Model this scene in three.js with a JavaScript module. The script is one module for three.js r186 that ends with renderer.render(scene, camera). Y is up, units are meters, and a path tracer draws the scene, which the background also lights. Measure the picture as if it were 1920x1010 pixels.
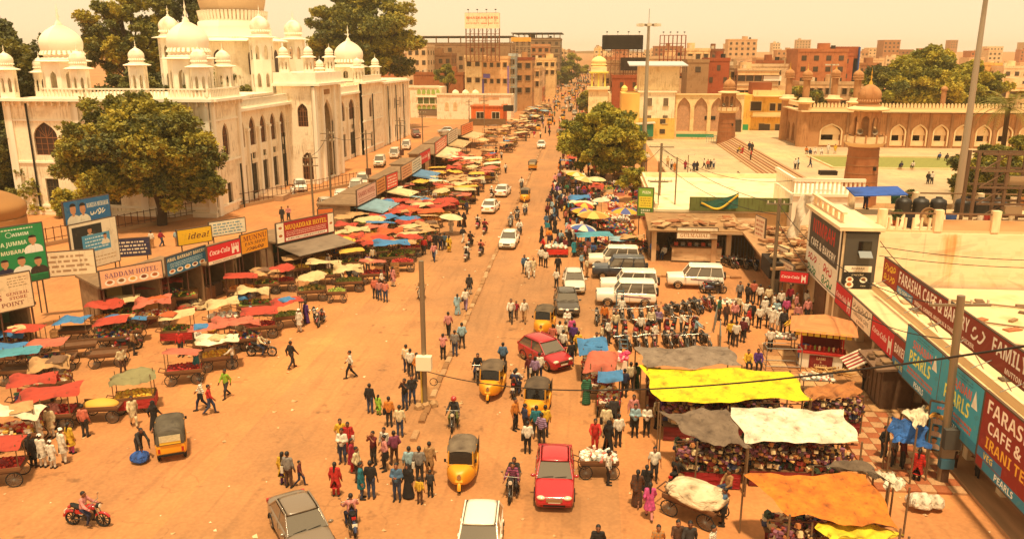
import * as THREE from 'three';
import { mergeGeometries, mergeVertices } from 'three/addons/utils/BufferGeometryUtils.js';

// ---------- camera, sky, sun, exposure ----------
const scene = new THREE.Scene();
const camera = new THREE.PerspectiveCamera(36.75678, 1024 / 538, 0.5, 6000);
camera.position.set(0, 18.00000, 0);
camera.rotation.order = 'YXZ';
camera.rotation.set(-0.25732, 0.09515, 0);
const renderer = new THREE.WebGLRenderer({ antialias: true });
renderer.toneMapping = THREE.LinearToneMapping;
renderer.toneMappingExposure = 1.04;
renderer.shadowMap.enabled = true;
// hazy summer sky: pale cream overhead, peach towards the horizon all round
{
  const W = 64, H = 128, d = new Float32Array(W * H * 4);
  for (let j = 0; j < H; j++) for (let i = 0; i < W; i++) {
    const el = ((j + .5) / H - .5) * Math.PI, s = Math.max(0, Math.sin(el)), k = Math.pow(s, .5), o = (j * W + i) * 4;
    const c = [1.18 - .28 * k, .865 - .14 * k, .5 - .03 * k];
    for (let q = 0; q < 3; q++) d[o + q] = c[q]; d[o + 3] = 1;
  }
  const t = new THREE.DataTexture(d, W, H, THREE.RGBAFormat, THREE.FloatType);
  t.mapping = THREE.EquirectangularReflectionMapping; t.magFilter = t.minFilter = THREE.LinearFilter; t.needsUpdate = true;
  scene.background = t; scene.environment = t;
}
const sun = new THREE.DirectionalLight(new THREE.Color(1, .76, .45), 5.0);
sun.position.set(8, 150, 48); sun.target.position.set(0, 0, -70);
sun.position.add(sun.target.position);
sun.castShadow = true; sun.shadow.radius = 8; sun.shadow.mapSize.set(4096, 4096);
Object.assign(sun.shadow.camera, { left: -160, right: 160, top: 160, bottom: -160, near: 1, far: 500 });
scene.add(sun, sun.target);
scene.fog = new THREE.FogExp2(new THREE.Color(1, .82, .55), .0003);

// ---------- helpers ----------
const V = (x, y, z) => new THREE.Vector3(x, y, z);
function rng(s) { return () => { s |= 0; s = s + 0x6D2B79F5 | 0; let t = Math.imul(s ^ s >>> 15, 1 | s); t = t + Math.imul(t ^ t >>> 7, 61 | t) ^ t; return ((t ^ t >>> 14) >>> 0) / 4294967296; }; }
const R = rng(20240), rr = (a, b) => a + (b - a) * R(), pick = a => a[Math.floor(R() * a.length)];
const names = {};
function numbered(n) { const k = names[n] = (names[n] ?? -1) + 1; return k ? n + '_' + String(k).padStart(3, '0') : n; }
function tag(o, label, category, group, kind) {
  o.userData = {}; if (label) o.userData.label = label; if (category) o.userData.category = category; if (group) o.userData.group = group; if (kind) o.userData.kind = kind; return o;
}
function thing(name, label, category, x = 0, y = 0, z = 0, turn = 0, group) {
  const o = new THREE.Group(); o.name = numbered(name); o.position.set(x, y, z); o.rotation.y = turn; tag(o, label, category, group); scene.add(o); return o;
}
function mesh(parent, name, geo, m, x = 0, y = 0, z = 0, rx = 0, ry = 0, rz = 0) {
  const o = new THREE.Mesh(geo, m); o.name = parent === scene ? numbered(name) : name; o.position.set(x, y, z); o.rotation.set(rx, ry, rz);
  o.castShadow = o.receiveShadow = true; parent.add(o); return o;
}
const structure = (name, geo, m, x, y, z) => tag(mesh(scene, name, geo, m, x, y, z), '', '', '', 'structure');
const UNIT = new THREE.BoxGeometry(1, 1, 1), CYL = new THREE.CylinderGeometry(1, 1, 1, 10), CYL6 = new THREE.CylinderGeometry(1, 1, 1, 6);
function bx(parent, name, m, x, y, z, w, h, d, ry = 0, rx = 0, rz = 0) { const o = mesh(parent, name, UNIT, m, x, y, z, rx, ry, rz); o.scale.set(w, h, d); return o; }
function cyl(parent, name, m, x, y, z, r, h, rx = 0, ry = 0, rz = 0) { const o = mesh(parent, name, r < .12 ? CYL6 : CYL, m, x, y, z, rx, ry, rz); o.scale.set(r, h, r); return o; }
// bar between two points
function bar(parent, name, m, a, b, r) {
  const o = mesh(parent, name, CYL6, m), d = b.clone().sub(a); o.position.copy(a).addScaledVector(d, .5);
  o.quaternion.setFromUnitVectors(V(0, 1, 0), d.clone().normalize()); o.scale.set(r, d.length(), r); return o;
}
// metric box-projected uv
function uvm(g, s = 1) {
  const p = g.attributes.position, n = g.attributes.normal, u = new Float32Array(p.count * 2);
  for (let i = 0; i < p.count; i++) {
    const ax = Math.abs(n.getX(i)), ay = Math.abs(n.getY(i)), az = Math.abs(n.getZ(i));
    const a = ay > ax && ay > az ? [p.getX(i), p.getZ(i)] : ax > az ? [p.getZ(i), p.getY(i)] : [p.getX(i), p.getY(i)];
    u[2 * i] = a[0] * s; u[2 * i + 1] = a[1] * s;
  }
  g.setAttribute('uv', new THREE.BufferAttribute(u, 2)); return g;
}
function boxG(w, h, d, x = 0, y = 0, z = 0) { const g = new THREE.BoxGeometry(w, h, d); g.translate(x, y, z); return uvm(g); }
function merge(list) { return mergeGeometries(list.map(g => { const q = g.index ? g.toNonIndexed() : g; for (const k of Object.keys(q.attributes)) if (!['position', 'normal', 'uv'].includes(k)) q.deleteAttribute(k); return q; })); }
function xf(g, x = 0, y = 0, z = 0, rx = 0, ry = 0, rz = 0, s = 1) { const m = new THREE.Matrix4().compose(V(x, y, z), new THREE.Quaternion().setFromEuler(new THREE.Euler(rx, ry, rz)), typeof s === 'number' ? V(s, s, s) : s); g.applyMatrix4(m); return g; }
function bentBar(a, b, r, seg = 6) { const d = b.clone().sub(a), g = new THREE.CylinderGeometry(r, r, d.length(), seg); g.applyQuaternion(new THREE.Quaternion().setFromUnitVectors(V(0, 1, 0), d.clone().normalize())); g.translate((a.x + b.x) / 2, (a.y + b.y) / 2, (a.z + b.z) / 2); return g; }
const tubeG = (pts, r, n = 24, seg = 6) => new THREE.TubeGeometry(new THREE.CatmullRomCurve3(pts), n, r, seg);
// ---------- procedural textures ----------
function vnoise(size, cells, rand) {
  const g = new Float32Array(cells * cells); for (let i = 0; i < g.length; i++) g[i] = rand();
  return (x, y) => { x = (x / size) * cells; y = (y / size) * cells; const xi = Math.floor(x), yi = Math.floor(y), fx = x - xi, fy = y - yi, sx = fx * fx * (3 - 2 * fx), sy = fy * fy * (3 - 2 * fy), A = (a, b) => g[((b % cells + cells) % cells) * cells + (a % cells + cells) % cells]; return (A(xi, yi) * (1 - sx) + A(xi + 1, yi) * sx) * (1 - sy) + (A(xi, yi + 1) * (1 - sx) + A(xi + 1, yi + 1) * sx) * sy; };
}
function tex(size, fn, rep = 1, srgb = true) {
  const d = new Uint8Array(size * size * 4);
  for (let y = 0; y < size; y++) for (let x = 0; x < size; x++) { const c = fn(x, y), o = (y * size + x) * 4; if (typeof c === 'number') d[o] = d[o + 1] = d[o + 2] = Math.max(0, Math.min(255, c * 255)); else for (let q = 0; q < 3; q++) d[o + q] = Math.max(0, Math.min(255, c[q] * 255)); d[o + 3] = 255; }
  const t = new THREE.DataTexture(d, size, size); t.wrapS = t.wrapT = THREE.RepeatWrapping; t.magFilter = THREE.LinearFilter; t.minFilter = THREE.LinearMipmapLinearFilter; t.generateMipmaps = true; t.repeat.set(rep, rep); if (srgb) t.colorSpace = THREE.SRGBColorSpace; t.needsUpdate = true; return t;
}
const fbm = (size, cells, s, oct = 4) => { const rd = rng(s), ns = []; for (let i = 0; i < oct; i++) ns.push(vnoise(size, cells << i, rd)); return (x, y) => { let v = 0, a = .5, t = 0; for (const n of ns) { v += a * n(x, y); t += a; a *= .55; } return v / t; }; };
const f256a = fbm(256, 4, 3, 5), f256b = fbm(256, 8, 9, 4), f256c = fbm(256, 32, 5, 3);
// weathered plaster: blotches and grain (8 m tile)
const plasterT = tex(256, (x, y) => { const v = f256a(x, y), w = f256b(x, y), k = Math.max(0, v - .56) * 1.2; return [.97 - k * .5 - (w - .5) * .08, .965 - k * .62 - (w - .5) * .09, .955 - k * .8 - (w - .5) * .1]; }, 1 / 8);
// rain-stained plaster: narrow vertical runs of dirt with grain
const streakN = vnoise(256, 64, rng(31)), streakM = fbm(256, 3, 77, 4);
const stainT = tex(256, (x, y) => { const s = Math.max(0, streakN(x, y * .12) - .55) * Math.max(0, streakM(x, y) - .35) * 1.7, v = Math.max(0, f256a(x, y) - .54) * 1.0, n = (f256c(x, y) - .5) * .08; return [.97 - s - v * .45 - n, .95 - s * 1.15 - v * .6 - n, .92 - s * 1.3 - v * .75 - n]; }, 1 / 7);
const grainT = tex(256, (x, y) => .86 + (f256c(x, y) - .5) * .22 + (f256b(x, y) - .5) * .18, 1 / 2.5);
const clothT = tex(256, (x, y) => { const d = Math.max(0, f256a(x, y) - .53) * 1.5, l = Math.max(0, streakN(x * .5, y * .3) - .72) * .6; return [.9 + (f256b(x, y) - .5) * .28 - d * .45 - l, .88 + (f256b(x, y) - .5) * .3 - d * .5 - l, .86 + (f256b(x, y) - .5) * .3 - d * .55 - l]; }, 1 / 3);
const foldT = tex(256, (x, y) => { const w = f256a(x, y) * 40; return .5 + .3 * Math.sin(x * .05 + w * .35) * f256b(x, y) + .25 * (f256b(x, y) - .5); }, 1 / 2.2, false);
const mats = {};
function mat(hex, o = {}) {
  const k = hex + Object.keys(o).map(q => q + ':' + (o[q] && o[q].isTexture ? o[q].uuid : o[q])).join(); if (mats[k]) return mats[k];
  const { r = .85, m = 0, b, bs = .01, phys, ...rest } = o;
  const q = new (phys ? THREE.MeshPhysicalMaterial : THREE.MeshStandardMaterial)({ color: hex, roughness: r, metalness: m, ...rest });
  if (b) { q.bumpMap = b; q.bumpScale = bs; } return mats[k] = q;
}
const wall = hex => mat(hex, { map: stainT, r: .9 }), plaster = hex => mat(hex, { map: plasterT, r: .9, b: plasterT, bs: .01 });
const cloth = hex => mat(hex, { map: clothT, r: .8, b: foldT, bs: .08, side: THREE.DoubleSide });
const metal = hex => mat(hex, { r: .45, m: .5 }), paint = hex => mat(hex, { r: .5 }), dull = hex => mat(hex, { r: .9, map: grainT });
const car = hex => mat(hex, { r: .4, phys: 1, clearcoat: .7, clearcoatRoughness: .1 });
const GLASS = mat('#1d1a17', { r: .08 }), BLACK = mat('#15120f', { r: .8 }), RUBBER = mat('#1a1714', { r: .9 }), CHROME = mat('#b8b2a6', { r: .25, m: 1 }), DARK = mat('#2a1d14', { r: .95 }), WOOD = dull('#7a5232'), RUST = dull('#6b4128'), STEEL = metal('#8a857c');
// ---------- foliage ----------
const leafG = (() => { const L = [], q = rng(77); for (let i = 0; i < 9; i++) { const g = new THREE.BufferGeometry(), l = .5 + q() * .4, w = .2 + q() * .12; g.setAttribute('position', new THREE.Float32BufferAttribute([0, 0, 0, w, .04, l * .45, 0, -.05, l, -w, .04, l * .45], 3)); g.setIndex([0, 1, 2, 0, 2, 3]); g.setAttribute('uv', new THREE.Float32BufferAttribute([0, 0, 1, 0, 1, 1, 0, 1], 2)); g.computeVertexNormals(); xf(g, 0, 0, 0, (q() - .5) * 2.4, q() * 6.28, (q() - .5) * 1.6); g.translate((q() - .5) * .5, (q() - .5) * .5, (q() - .5) * .5); L.push(g); } return mergeGeometries(L); })();
const leafM = new THREE.MeshPhysicalMaterial({ color: '#ffffff', roughness: .75, side: THREE.DoubleSide, transmission: .25, thickness: 0 });
const C3 = h => new THREE.Color(h);
// scatter leaf sprays over a set of ellipsoid clumps: [x, y, z, rx, ry, rz, count]
function foliage(parent, name, clumps, size, cols, seed) {
  const q = rng(seed), n = clumps.reduce((a, c) => a + c[6], 0), im = new THREE.InstancedMesh(leafG, leafM, n), m = new THREE.Matrix4(), qt = new THREE.Quaternion(), cc = cols.map(C3); let k = 0;
  for (const c of clumps) { const tone = cc[Math.floor(q() * cc.length)]; for (let i = 0; i < c[6]; i++) { const u = q() * 2 - 1, a = q() * 6.2832, s = Math.sqrt(1 - u * u), r = Math.pow(q(), .38) * (.82 + .3 * q()); m.compose(V(c[0] + Math.cos(a) * s * r * c[3], c[1] + u * r * c[4], c[2] + Math.sin(a) * s * r * c[5]), qt.setFromEuler(new THREE.Euler((q() - .5) * 2, q() * 6.28, (q() - .5) * 2)), V(1, 1, 1).multiplyScalar(size * (.6 + q() * .8))); im.setMatrixAt(k, m); im.setColorAt(k++, tone.clone().lerp(cc[Math.floor(q() * cc.length)], q() * .7)); } }
  im.name = name; im.userData = { kind: 'stuff' }; im.castShadow = im.receiveShadow = true; parent.add(im); return im;
}
const leafBall = (p, r, y, n, cols) => foliage(p, 'foliage', [[0, y, 0, r, r * .8, r, n]], .18, cols, 5);
// ---------- ground, road, median, plaza ----------
const GN = 1024, gA = fbm(GN, 6, 41, 6), gB = fbm(GN, 24, 42, 4), gC = vnoise(GN, 512, rng(43)), gS = vnoise(GN, 256, rng(44));
// dusty orange earth and asphalt, 48 m tile: patches of loose dust, tyre scuffs along the road, oil spots, grit
// hairline cracks and squared-off repair patches in the old surface
const crN = fbm(GN, 10, 91, 4), patches = Array.from({ length: 26 }, (_, i) => { const q = rng(i * 17 + 5); return [q() * GN, q() * GN, 14 + q() * 60, 18 + q() * 90, (q() - .5) * .1]; });
const crack = (x, y) => { let v = Math.abs(crN(x, y) - .5) < .002 && gA(x + 300, y) > .56 ? .1 : 0; for (const p of patches) if (x > p[0] && x < p[0] + p[2] && y > p[1] && y < p[1] + p[3]) v += p[4]; return v; };
const groundFn = (x, y) => {
  const p = gA(x, y), q = gB(x, y), g = gC(x, y), scuff = Math.max(0, gS(x, y * .06) - .62) * .35 * q, oil = Math.max(0, gB(x * 2.3 + 71, y * 2.3 + 19) - .74) * 1.6;
  const v = 1 + (p - .5) * .36 + (q - .5) * .16 + (g - .5) * .09 - scuff - oil - crack(x, y);
  return [.82 * v, .81 * v * (1 - (p - .5) * .1), .80 * v * (1 - (p - .5) * .25)];
};
const groundT = tex(GN, groundFn, 1 / 48), groundB = tex(256, (x, y) => f256c(x, y), 1 / 3, false);
const groundM = mat('#e29c60', { map: groundT, r: .95, b: groundB, bs: .012 });
const asphaltM = mat('#d2965f', { map: groundT, r: .93, b: groundB, bs: .008 });
const paveM = mat('#e8c9a0', { map: groundT, r: .93, b: groundB, bs: .006 });
function sheet(name, x0, x1, z0, z1, y, m, seg = 1) { const g = new THREE.PlaneGeometry(x1 - x0, z1 - z0, seg, seg); g.rotateX(-Math.PI / 2); g.translate((x0 + x1) / 2, y, (z0 + z1) / 2); return structure(name, uvm(g), m); }
sheet('ground', -1500, 1500, -330, 60, 0, groundM);
sheet('road', -16.5, 1.6, -330, 10, .004, asphaltM);
// the far street climbs a gentle slope towards the horizon
const rise = z => Math.max(0, -330 - z) * .02;
for (const [nm, x0, x1, m, e] of [['far_ground', -1500, 1500, groundM, 0], ['far_road', -16.5, 1.6, asphaltM, .05]]) { const g = new THREE.PlaneGeometry(x1 - x0, 1270, 1, 8); g.rotateX(-Math.PI / 2); g.translate((x0 + x1) / 2, e, -965); const p = g.attributes.position; for (let i = 0; i < p.count; i++) p.setY(i, e + rise(p.getZ(i))); g.computeVertexNormals(); structure(nm, uvm(g), m); }
// kerb stones of the median, laid end to end with gaps and a few missing
{
  const st = [dull('#c99a6a'), dull('#b98755'), dull('#d4a878'), dull('#a87748')];
  const ker = tag(new THREE.Group(), '', '', '', 'structure'); ker.name = 'median_kerb'; ker.position.set(-8.5, 0, -70); scene.add(ker);
  const g = new THREE.ExtrudeGeometry(new THREE.Shape([new THREE.Vector2(-.17, 0), new THREE.Vector2(.17, 0), new THREE.Vector2(.15, .17), new THREE.Vector2(.1, .2), new THREE.Vector2(-.12, .2), new THREE.Vector2(-.16, .16)]), { depth: 1, bevelEnabled: false }); g.translate(0, 0, -.5); uvm(g);
  const kr = rng(5);
  for (let z = -31.5; z > -168; z -= 1.02) {
    const d = -z, x = -8.12 - (d - 34) * .012; if ((d > 36.2 && d < 37.2) || (d > 39.6 && d < 40.6) || kr() < .05) continue;
    const o = mesh(ker, 'kerb_stone', g, st[Math.floor(kr() * 4)], x + 8.5 + (kr() - .5) * .08, -.02 - kr() * .05, z + 70, 0, .012 + (kr() - .5) * .06, (kr() - .5) * .08); o.scale.z = .9 + kr() * .08;
  }
  sheet('median_strip', -8.75, -8.35, -168, -40, .006, dull('#c88f58'));
}
// scraps of paper and rubble scattered on the ground
{
  const g = new THREE.PlaneGeometry(.22, .16, 2, 1); g.rotateX(-Math.PI / 2); g.attributes.position.setY(0, .05); g.attributes.position.setY(5, .04); g.computeVertexNormals();
  const im = new THREE.InstancedMesh(g, mat('#f3dcb4', { side: THREE.DoubleSide }), 320), lr = rng(12), m4 = new THREE.Matrix4(), q = new THREE.Quaternion();
  for (let i = 0; i < 320; i++) { const z = -26 - lr() * 60, x = -26 + lr() * 42, s = .35 + lr() * lr() * 1.1; m4.compose(V(x, .012, z), q.setFromEuler(new THREE.Euler(0, lr() * 6.3, 0)), V(s, s, s)); im.setMatrixAt(i, m4); im.setColorAt(i, new THREE.Color().setHSL(.08, .3, .35 + lr() * .5)); }
  im.name = 'litter'; im.receiveShadow = true; scene.add(tag(im, 'scraps of paper and litter scattered over the dusty road', 'litter', '', 'stuff'));
}
// ---------- white palace-like hospital building ----------
function arch(p, cx, y0, w, hs, ha) { // pointed arch outline, added to a Shape or Path
  p.moveTo(cx - w / 2, y0); p.lineTo(cx + w / 2, y0); p.lineTo(cx + w / 2, y0 + hs);
  p.bezierCurveTo(cx + w / 2, y0 + hs + ha * .55, cx + w * .22, y0 + hs + ha * .78, cx, y0 + hs + ha);
  p.bezierCurveTo(cx - w * .22, y0 + hs + ha * .78, cx - w / 2, y0 + hs + ha * .55, cx - w / 2, y0 + hs); p.lineTo(cx - w / 2, y0); return p;
}
const archG = (w, hs, ha, d) => { const g = new THREE.ExtrudeGeometry(arch(new THREE.Shape(), 0, 0, w, hs, ha), { depth: d, bevelEnabled: false, curveSegments: 6 }); return uvm(g); };
function panel(parent, name, m, x, y, z, ry, w, h, t, holes = []) {
  const s = new THREE.Shape([new THREE.Vector2(0, 0), new THREE.Vector2(w, 0), new THREE.Vector2(w, h), new THREE.Vector2(0, h)]);
  for (const o of holes) { const p = new THREE.Path(); if (o.ha) arch(p, o.x, o.y, o.w, o.h, o.ha); else { p.moveTo(o.x - o.w / 2, o.y); p.lineTo(o.x + o.w / 2, o.y); p.lineTo(o.x + o.w / 2, o.y + o.h); p.lineTo(o.x - o.w / 2, o.y + o.h); p.lineTo(o.x - o.w / 2, o.y); } s.holes.push(p); }
  const g = new THREE.ExtrudeGeometry(s, { depth: t, bevelEnabled: false, curveSegments: 6 }); g.translate(0, 0, -t); return mesh(parent, name, uvm(g), m, x, y, z, 0, ry, 0);
}
const gcache = {};
const cg = (k, f) => gcache[k] ??= f();
// window set into a panel hole: recessed pane, lattice bars and a sill
function archWin(parent, pane, barM, x, y, z, ry, o, t = .3) {
  const w = mesh(parent, 'window', cg('aw' + [o.w, o.h, o.ha], () => { const g = archG(o.w, o.h, o.ha || .01, .06); return g; }), pane, x, y, z, 0, ry, 0);
  w.translateX(o.x); w.translateY(o.y); w.translateZ(-t + .02);
  mesh(w, 'window_frame', cg('awf' + [o.w, o.h, o.ha], () => { const L = [], H = o.h + (o.ha || 0) * .6; L.push(boxG(.09, H, .05, 0, H / 2, .085), boxG(o.w, .1, .05, 0, o.h, .086), boxG(o.w, .08, .05, 0, .05, .085)); for (const k of [-.25, .25]) L.push(boxG(.05, H * .9, .04, k * o.w, H * .45, .08)); for (const k of [.33, .66]) L.push(boxG(o.w, .05, .04, 0, k * o.h, .081)); if (o.ha) for (let k = -2; k < 3; k++) { const b = boxG(.05, o.ha * .75, .04); b.rotateZ(-k * .4); b.translate(k * o.w * .12, o.h + o.ha * .36, .08); L.push(b); } return merge(L); }), barM);
  return w;
}
const PW = mat('#fff3da', { map: stainT, r: .9, b: plasterT, bs: .008 }), PT = plaster('#fff5e0'), PANE = mat('#3a1d12', { r: .5 }), BARS = mat('#8c5a36', { r: .7 }), GRILL = mat('#2b2418', { r: .6 }), GBAR = mat('#5a4a30', { r: .6 });
const lathe = (pts, n = 16) => { const g = new THREE.LatheGeometry(pts.map(p => new THREE.Vector2(p[0], p[1])), n); return g; };
const domePts = (r, h) => { const a = []; for (let i = 0; i <= 14; i++) { const t = i / 14; a.push([r * (t < .35 ? .9 + .1 * Math.sin(t / .35 * Math.PI / 2) : Math.pow(Math.max(0, Math.cos((t - .35) / .65 * Math.PI / 2)), .72) * (1 - .0 * t)), h * t]); } a[14][0] = .02; return a; };
function ribbed(r, h, ribs = 24, amp = .06) { // fluted onion dome
  const n = ribs * 2, g = lathe(domePts(r, h), n), p = g.attributes.position;
  for (let i = 0; i < p.count; i++) { const x = p.getX(i), z = p.getZ(i), a = Math.atan2(z, x), k = 1 - amp * (Math.round((a / (2 * Math.PI)) * n) & 1); p.setX(i, x * k); p.setZ(i, z * k); }
  g.computeVertexNormals(); return uvm(g);
}
const finialG = cg('fin', () => merge([lathe([[.01, 1], [.05, .8], [.14, .68], [.05, .58], [.2, .42], [.07, .3], [.3, .16], [.42, .05], [.5, 0]], 10)]));
function dome(parent, r, h, y, m, neck = .9, ribs = 0, finM = m, fh = 0) {
  // neck band with lotus leaves, dome shell, finial: sub-parts of a tower
  const b = mesh(parent, 'drum', cg('drum' + [r, neck], () => lathe([[r * 1.02, 0], [r * 1.05, neck * .25], [r * .86, neck * .4], [r * .86, neck * .6], [r * .98, neck], [r * .8, neck * 1.05]], 20)), m, 0, y, 0);
  const teeth = mesh(parent, 'leaf_band', cg('lb' + r, () => { const L = [], n = 28; for (let i = 0; i < n; i++) { const a = i / n * 6.283, q = boxG(r * .13, r * .2, r * .08); q.rotateX(-.5); q.translate(0, neck + r * .03, r * .98); q.rotateY(a); L.push(q); } return merge(L); }), m, 0, y, 0);
  mesh(parent, 'dome', cg('dm' + [r, h, ribs], () => ribs ? ribbed(r, h, ribs) : lathe(domePts(r, h), 32)), m, 0, y + neck, 0);
  const f = mesh(parent, 'finial', finialG, finM, 0, y + neck + h * .93, 0); f.scale.set(r * .42, fh || r * 1.1, r * .42);
}
function chhatri(parent, name, m, x, y, z, s, bh, storeys = 1, arches = true, ribs = 12) { // small domed kiosk on a square or octagonal shaft
  const g = new THREE.Group(); g.name = name; g.position.set(x, y, z); parent.add(g);
  // hollow eight-sided shaft: each side a wall with pointed openings
  mesh(g, 'shaft', cg('cs' + [s, bh, storeys], () => { const w = 2 * s * Math.sin(Math.PI / 8), L = []; for (let i = 0; i < 8; i++) { const a = i * Math.PI / 4, sh = new THREE.Shape([new THREE.Vector2(-w / 2, 0), new THREE.Vector2(w / 2, 0), new THREE.Vector2(w / 2, bh), new THREE.Vector2(-w / 2, bh)]); for (let k = 0; k < storeys; k++) { const h = bh / storeys; sh.holes.push(arch(new THREE.Path(), 0, k * h + h * .22, w * .42, h * .36, h * .16)); } const e = new THREE.ExtrudeGeometry(sh, { depth: .14, bevelEnabled: false, curveSegments: 4 }); e.translate(0, 0, s * .924 - .14); e.rotateY(a); L.push(uvm(e)); } return merge(L); }), m);
  mesh(g, 'eave', cg('ce' + s, () => { const e = s > 2 ? 1.24 : 1.46; return lathe([[0, 0], [s * 1.0, 0], [s * e, -.05], [s * (e + .02), .06], [s * 1.02, .2], [0, .22]], 8); }), m, 0, bh, 0, 0, Math.PI / 8, 0);
  dome(g, s * (s > 2 ? .95 : .85), s * (s > 2 ? 1.36 : 1.3), bh + .2, m, s * (s > 2 ? .28 : .42), ribs, m); return g;
}
const balG = (len, h = 1.1) => cg('bal' + len.toFixed(1), () => { const L = [boxG(len, .16, .3, len / 2, h - .08, 0), boxG(len, .14, .3, len / 2, .07, 0)]; const n = Math.max(2, Math.round(len / .42)); for (let i = 0; i < n; i++) L.push(xf(new THREE.CylinderGeometry(.1, .13, h - .28, 5), (i + .5) * len / n, h / 2, 0)); return merge(L); });
const palace = thing('palace_building', 'long white domed palace building with pointed arch windows and corner towers', 'building', -42.5, 0, -88.5);
{
  const P = palace, E = Math.PI / 2, CH = 13.1, L = 24.5;
  // local frame: +x towards the street, -z along the street away from the square
  const win = (hole, x, y, z, ry, pane = PANE, b = BARS) => archWin(P, pane, b, x, y, z, ry, hole, .32);
  const wallRun = (x, z, ry, w, h, holes, up) => { const q = panel(P, 'wall', PW, x, 0, z, ry, w, h, .4, holes); for (const o of holes) if (!o.open) win(o, x, 0, z, ry, o.dark ? GRILL : PANE, o.dark ? GBAR : BARS); return q; };
  const trim = (x, y, z, w, h, d) => mesh(P, 'string_course', boxG(w, h, d), PT, x, y, z);
  // front face
  wallRun(-L, 0, 0, L, CH, [{ x: 4.6, y: 6.9, w: 2.9, h: 2, ha: 1.8 }, { x: 19.5, y: 6.9, w: 2.2, h: 2, ha: 1.6 }, { x: 12, y: 6.9, w: 2.6, h: 2, ha: 1.7 }, { x: 4.6, y: 1.2, w: 1.6, h: 3, dark: 1 }, { x: 12, y: 1.2, w: 1.6, h: 3, dark: 1 }, { x: 19.5, y: 1.2, w: 1.6, h: 3, dark: 1 }]);
  // corner pavilion flank, z 0 .. -8
  wallRun(0, 0, E, 8, CH, [{ x: 3.6, y: 6.7, w: 1.7, h: 2.3, ha: 1.5 }, { x: 3.6, y: .9, w: 1.3, h: 2.6, dark: 1 }]);
  // arcade of five bays, set back .7 m
  const bays = (z0, len, n, xb) => { const hs = []; for (let i = 0; i < n; i++) { const c = (i + .5) * len / n; hs.push({ x: c, y: 6.9, w: len / n * .56, h: 2.1, ha: 1.6 }, { x: c, y: .6, w: len / n * .52, h: 4.0, dark: 1 }, { x: c, y: 5.15, w: 1.0, h: .8, dark: 1 }); } wallRun(xb, z0, E, len, 11.4, hs); for (let i = 0; i <= n; i++) { const z = z0 - i * len / n; bx(P, 'pilaster', PT, xb + .12, 4.6, z, .3, 9.2, .55); bx(P, 'capital', PT, xb + .14, 9.0, z, .4, .3, .8); } };
  bays(-8, 17.5, 5, -.8);
  mesh(P, 'cornice', boxG(1.1, .35, 17.5), PT, -.45, 11.6, -16.75);
  mesh(P, 'balustrade', balG(17.5), PT, -.5, 11.8, -8, 0, E, 0);
  // portal block, projecting
  const z1 = -25.5, z2 = -37, xp = 3.4;
  wallRun(-2, z1, 0, xp + 2, 14, [{ x: 3.6, y: 8.2, w: 1.5, h: 2.2, ha: 1.1 }, { x: 3.9, y: .6, w: 1.6, h: 2.8, ha: 1.2 }]);
  wallRun(xp, z1, E, -z2 + z1, 14, [{ x: 5.75, y: .3, w: 4.6, h: 8.2, ha: 3.4, open: 1 }]);
  panel(P, 'wall', PW, xp - 2.2, 0, z1 - .4, E, 10.7, 13.6, .3, [{ x: 5.35, y: .3, w: 2.2, h: 3.2, ha: 1.2 }]); archWin(P, PANE, BARS, xp - 2.2, 0, z1 - .4, E, { x: 5.35, y: .3, w: 2.2, h: 3.2, ha: 1.2 });
  archWin(P, PANE, BARS, xp - 2.0, 0, z1 - .4, E, { x: 5.35, y: 6.2, w: 1.8, h: 2, ha: 1.2 }, .1);
  panel(P, 'wall', PW, xp, 0, z2, Math.PI, xp + 2, 14, .4);
  mesh(P, 'cornice', boxG(7, .35, 12.8), PT, 1, 14.1, -31.25); mesh(P, 'parapet', boxG(6.2, 1.5, 12), PT, .8, 15, -31.25);
  for (const [x, z] of [[xp, z1], [xp, z2], [xp, z1 - 3], [xp, z2 + 3]]) bx(P, 'pilaster', PT, x + .06, 6.9, z, .5, 13.7, .9);
  bx(P, 'name_panel', dull('#b98c5c'), xp + .05, 12.9, -31.25, .12, .7, 2.4);
  for (const [x, z] of [[xp - .8, z1 - 1], [xp - .8, z2 + 1], [-1, z1 - 1]]) chhatri(P, 'pinnacle', PT, x, 15.7, z, .75, 2.1);
  // second arcade, four bays
  bays(z2, 24, 4, -.8); mesh(P, 'cornice', boxG(1.1, .35, 24), PT, -.45, 11.6, z2 - 12); mesh(P, 'balustrade', balG(24), PT, -.5, 11.8, z2, 0, E, 0);
  // far pavilion and plain rear wing with pilasters
  const z3 = -61; wallRun(.3, z3, E, 15, CH, [{ x: 6, y: 6.7, w: 2, h: 2.3, ha: 1.5 }, { x: 6, y: 1, w: 1.4, h: 2.8, dark: 1 }]); panel(P, 'wall', PW, -8, 0, z3, 0, 8.3, CH, .4);
  const hs = []; for (let i = 0; i < 5; i++) hs.push({ x: 3 + i * 4.6, y: 7, w: 1.3, h: 2.2 }, { x: 3 + i * 4.6, y: .8, w: 1.4, h: 2.8, dark: 1 }); wallRun(0, z3 - 15, E, 25, 12.6, hs);
  for (let i = 0; i <= 10; i++) bx(P, 'pilaster', PT, .12, 6.3, z3 - 15 - i * 2.5, .35, 12.5, .35);
  mesh(P, 'cornice', boxG(1.2, .4, 25), PT, .1, 12.7, z3 - 27.5);
  panel(P, 'wall', PW, -26, 0, z3 - 40, Math.PI / 2 * 0, 26, 11, .4);
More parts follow.
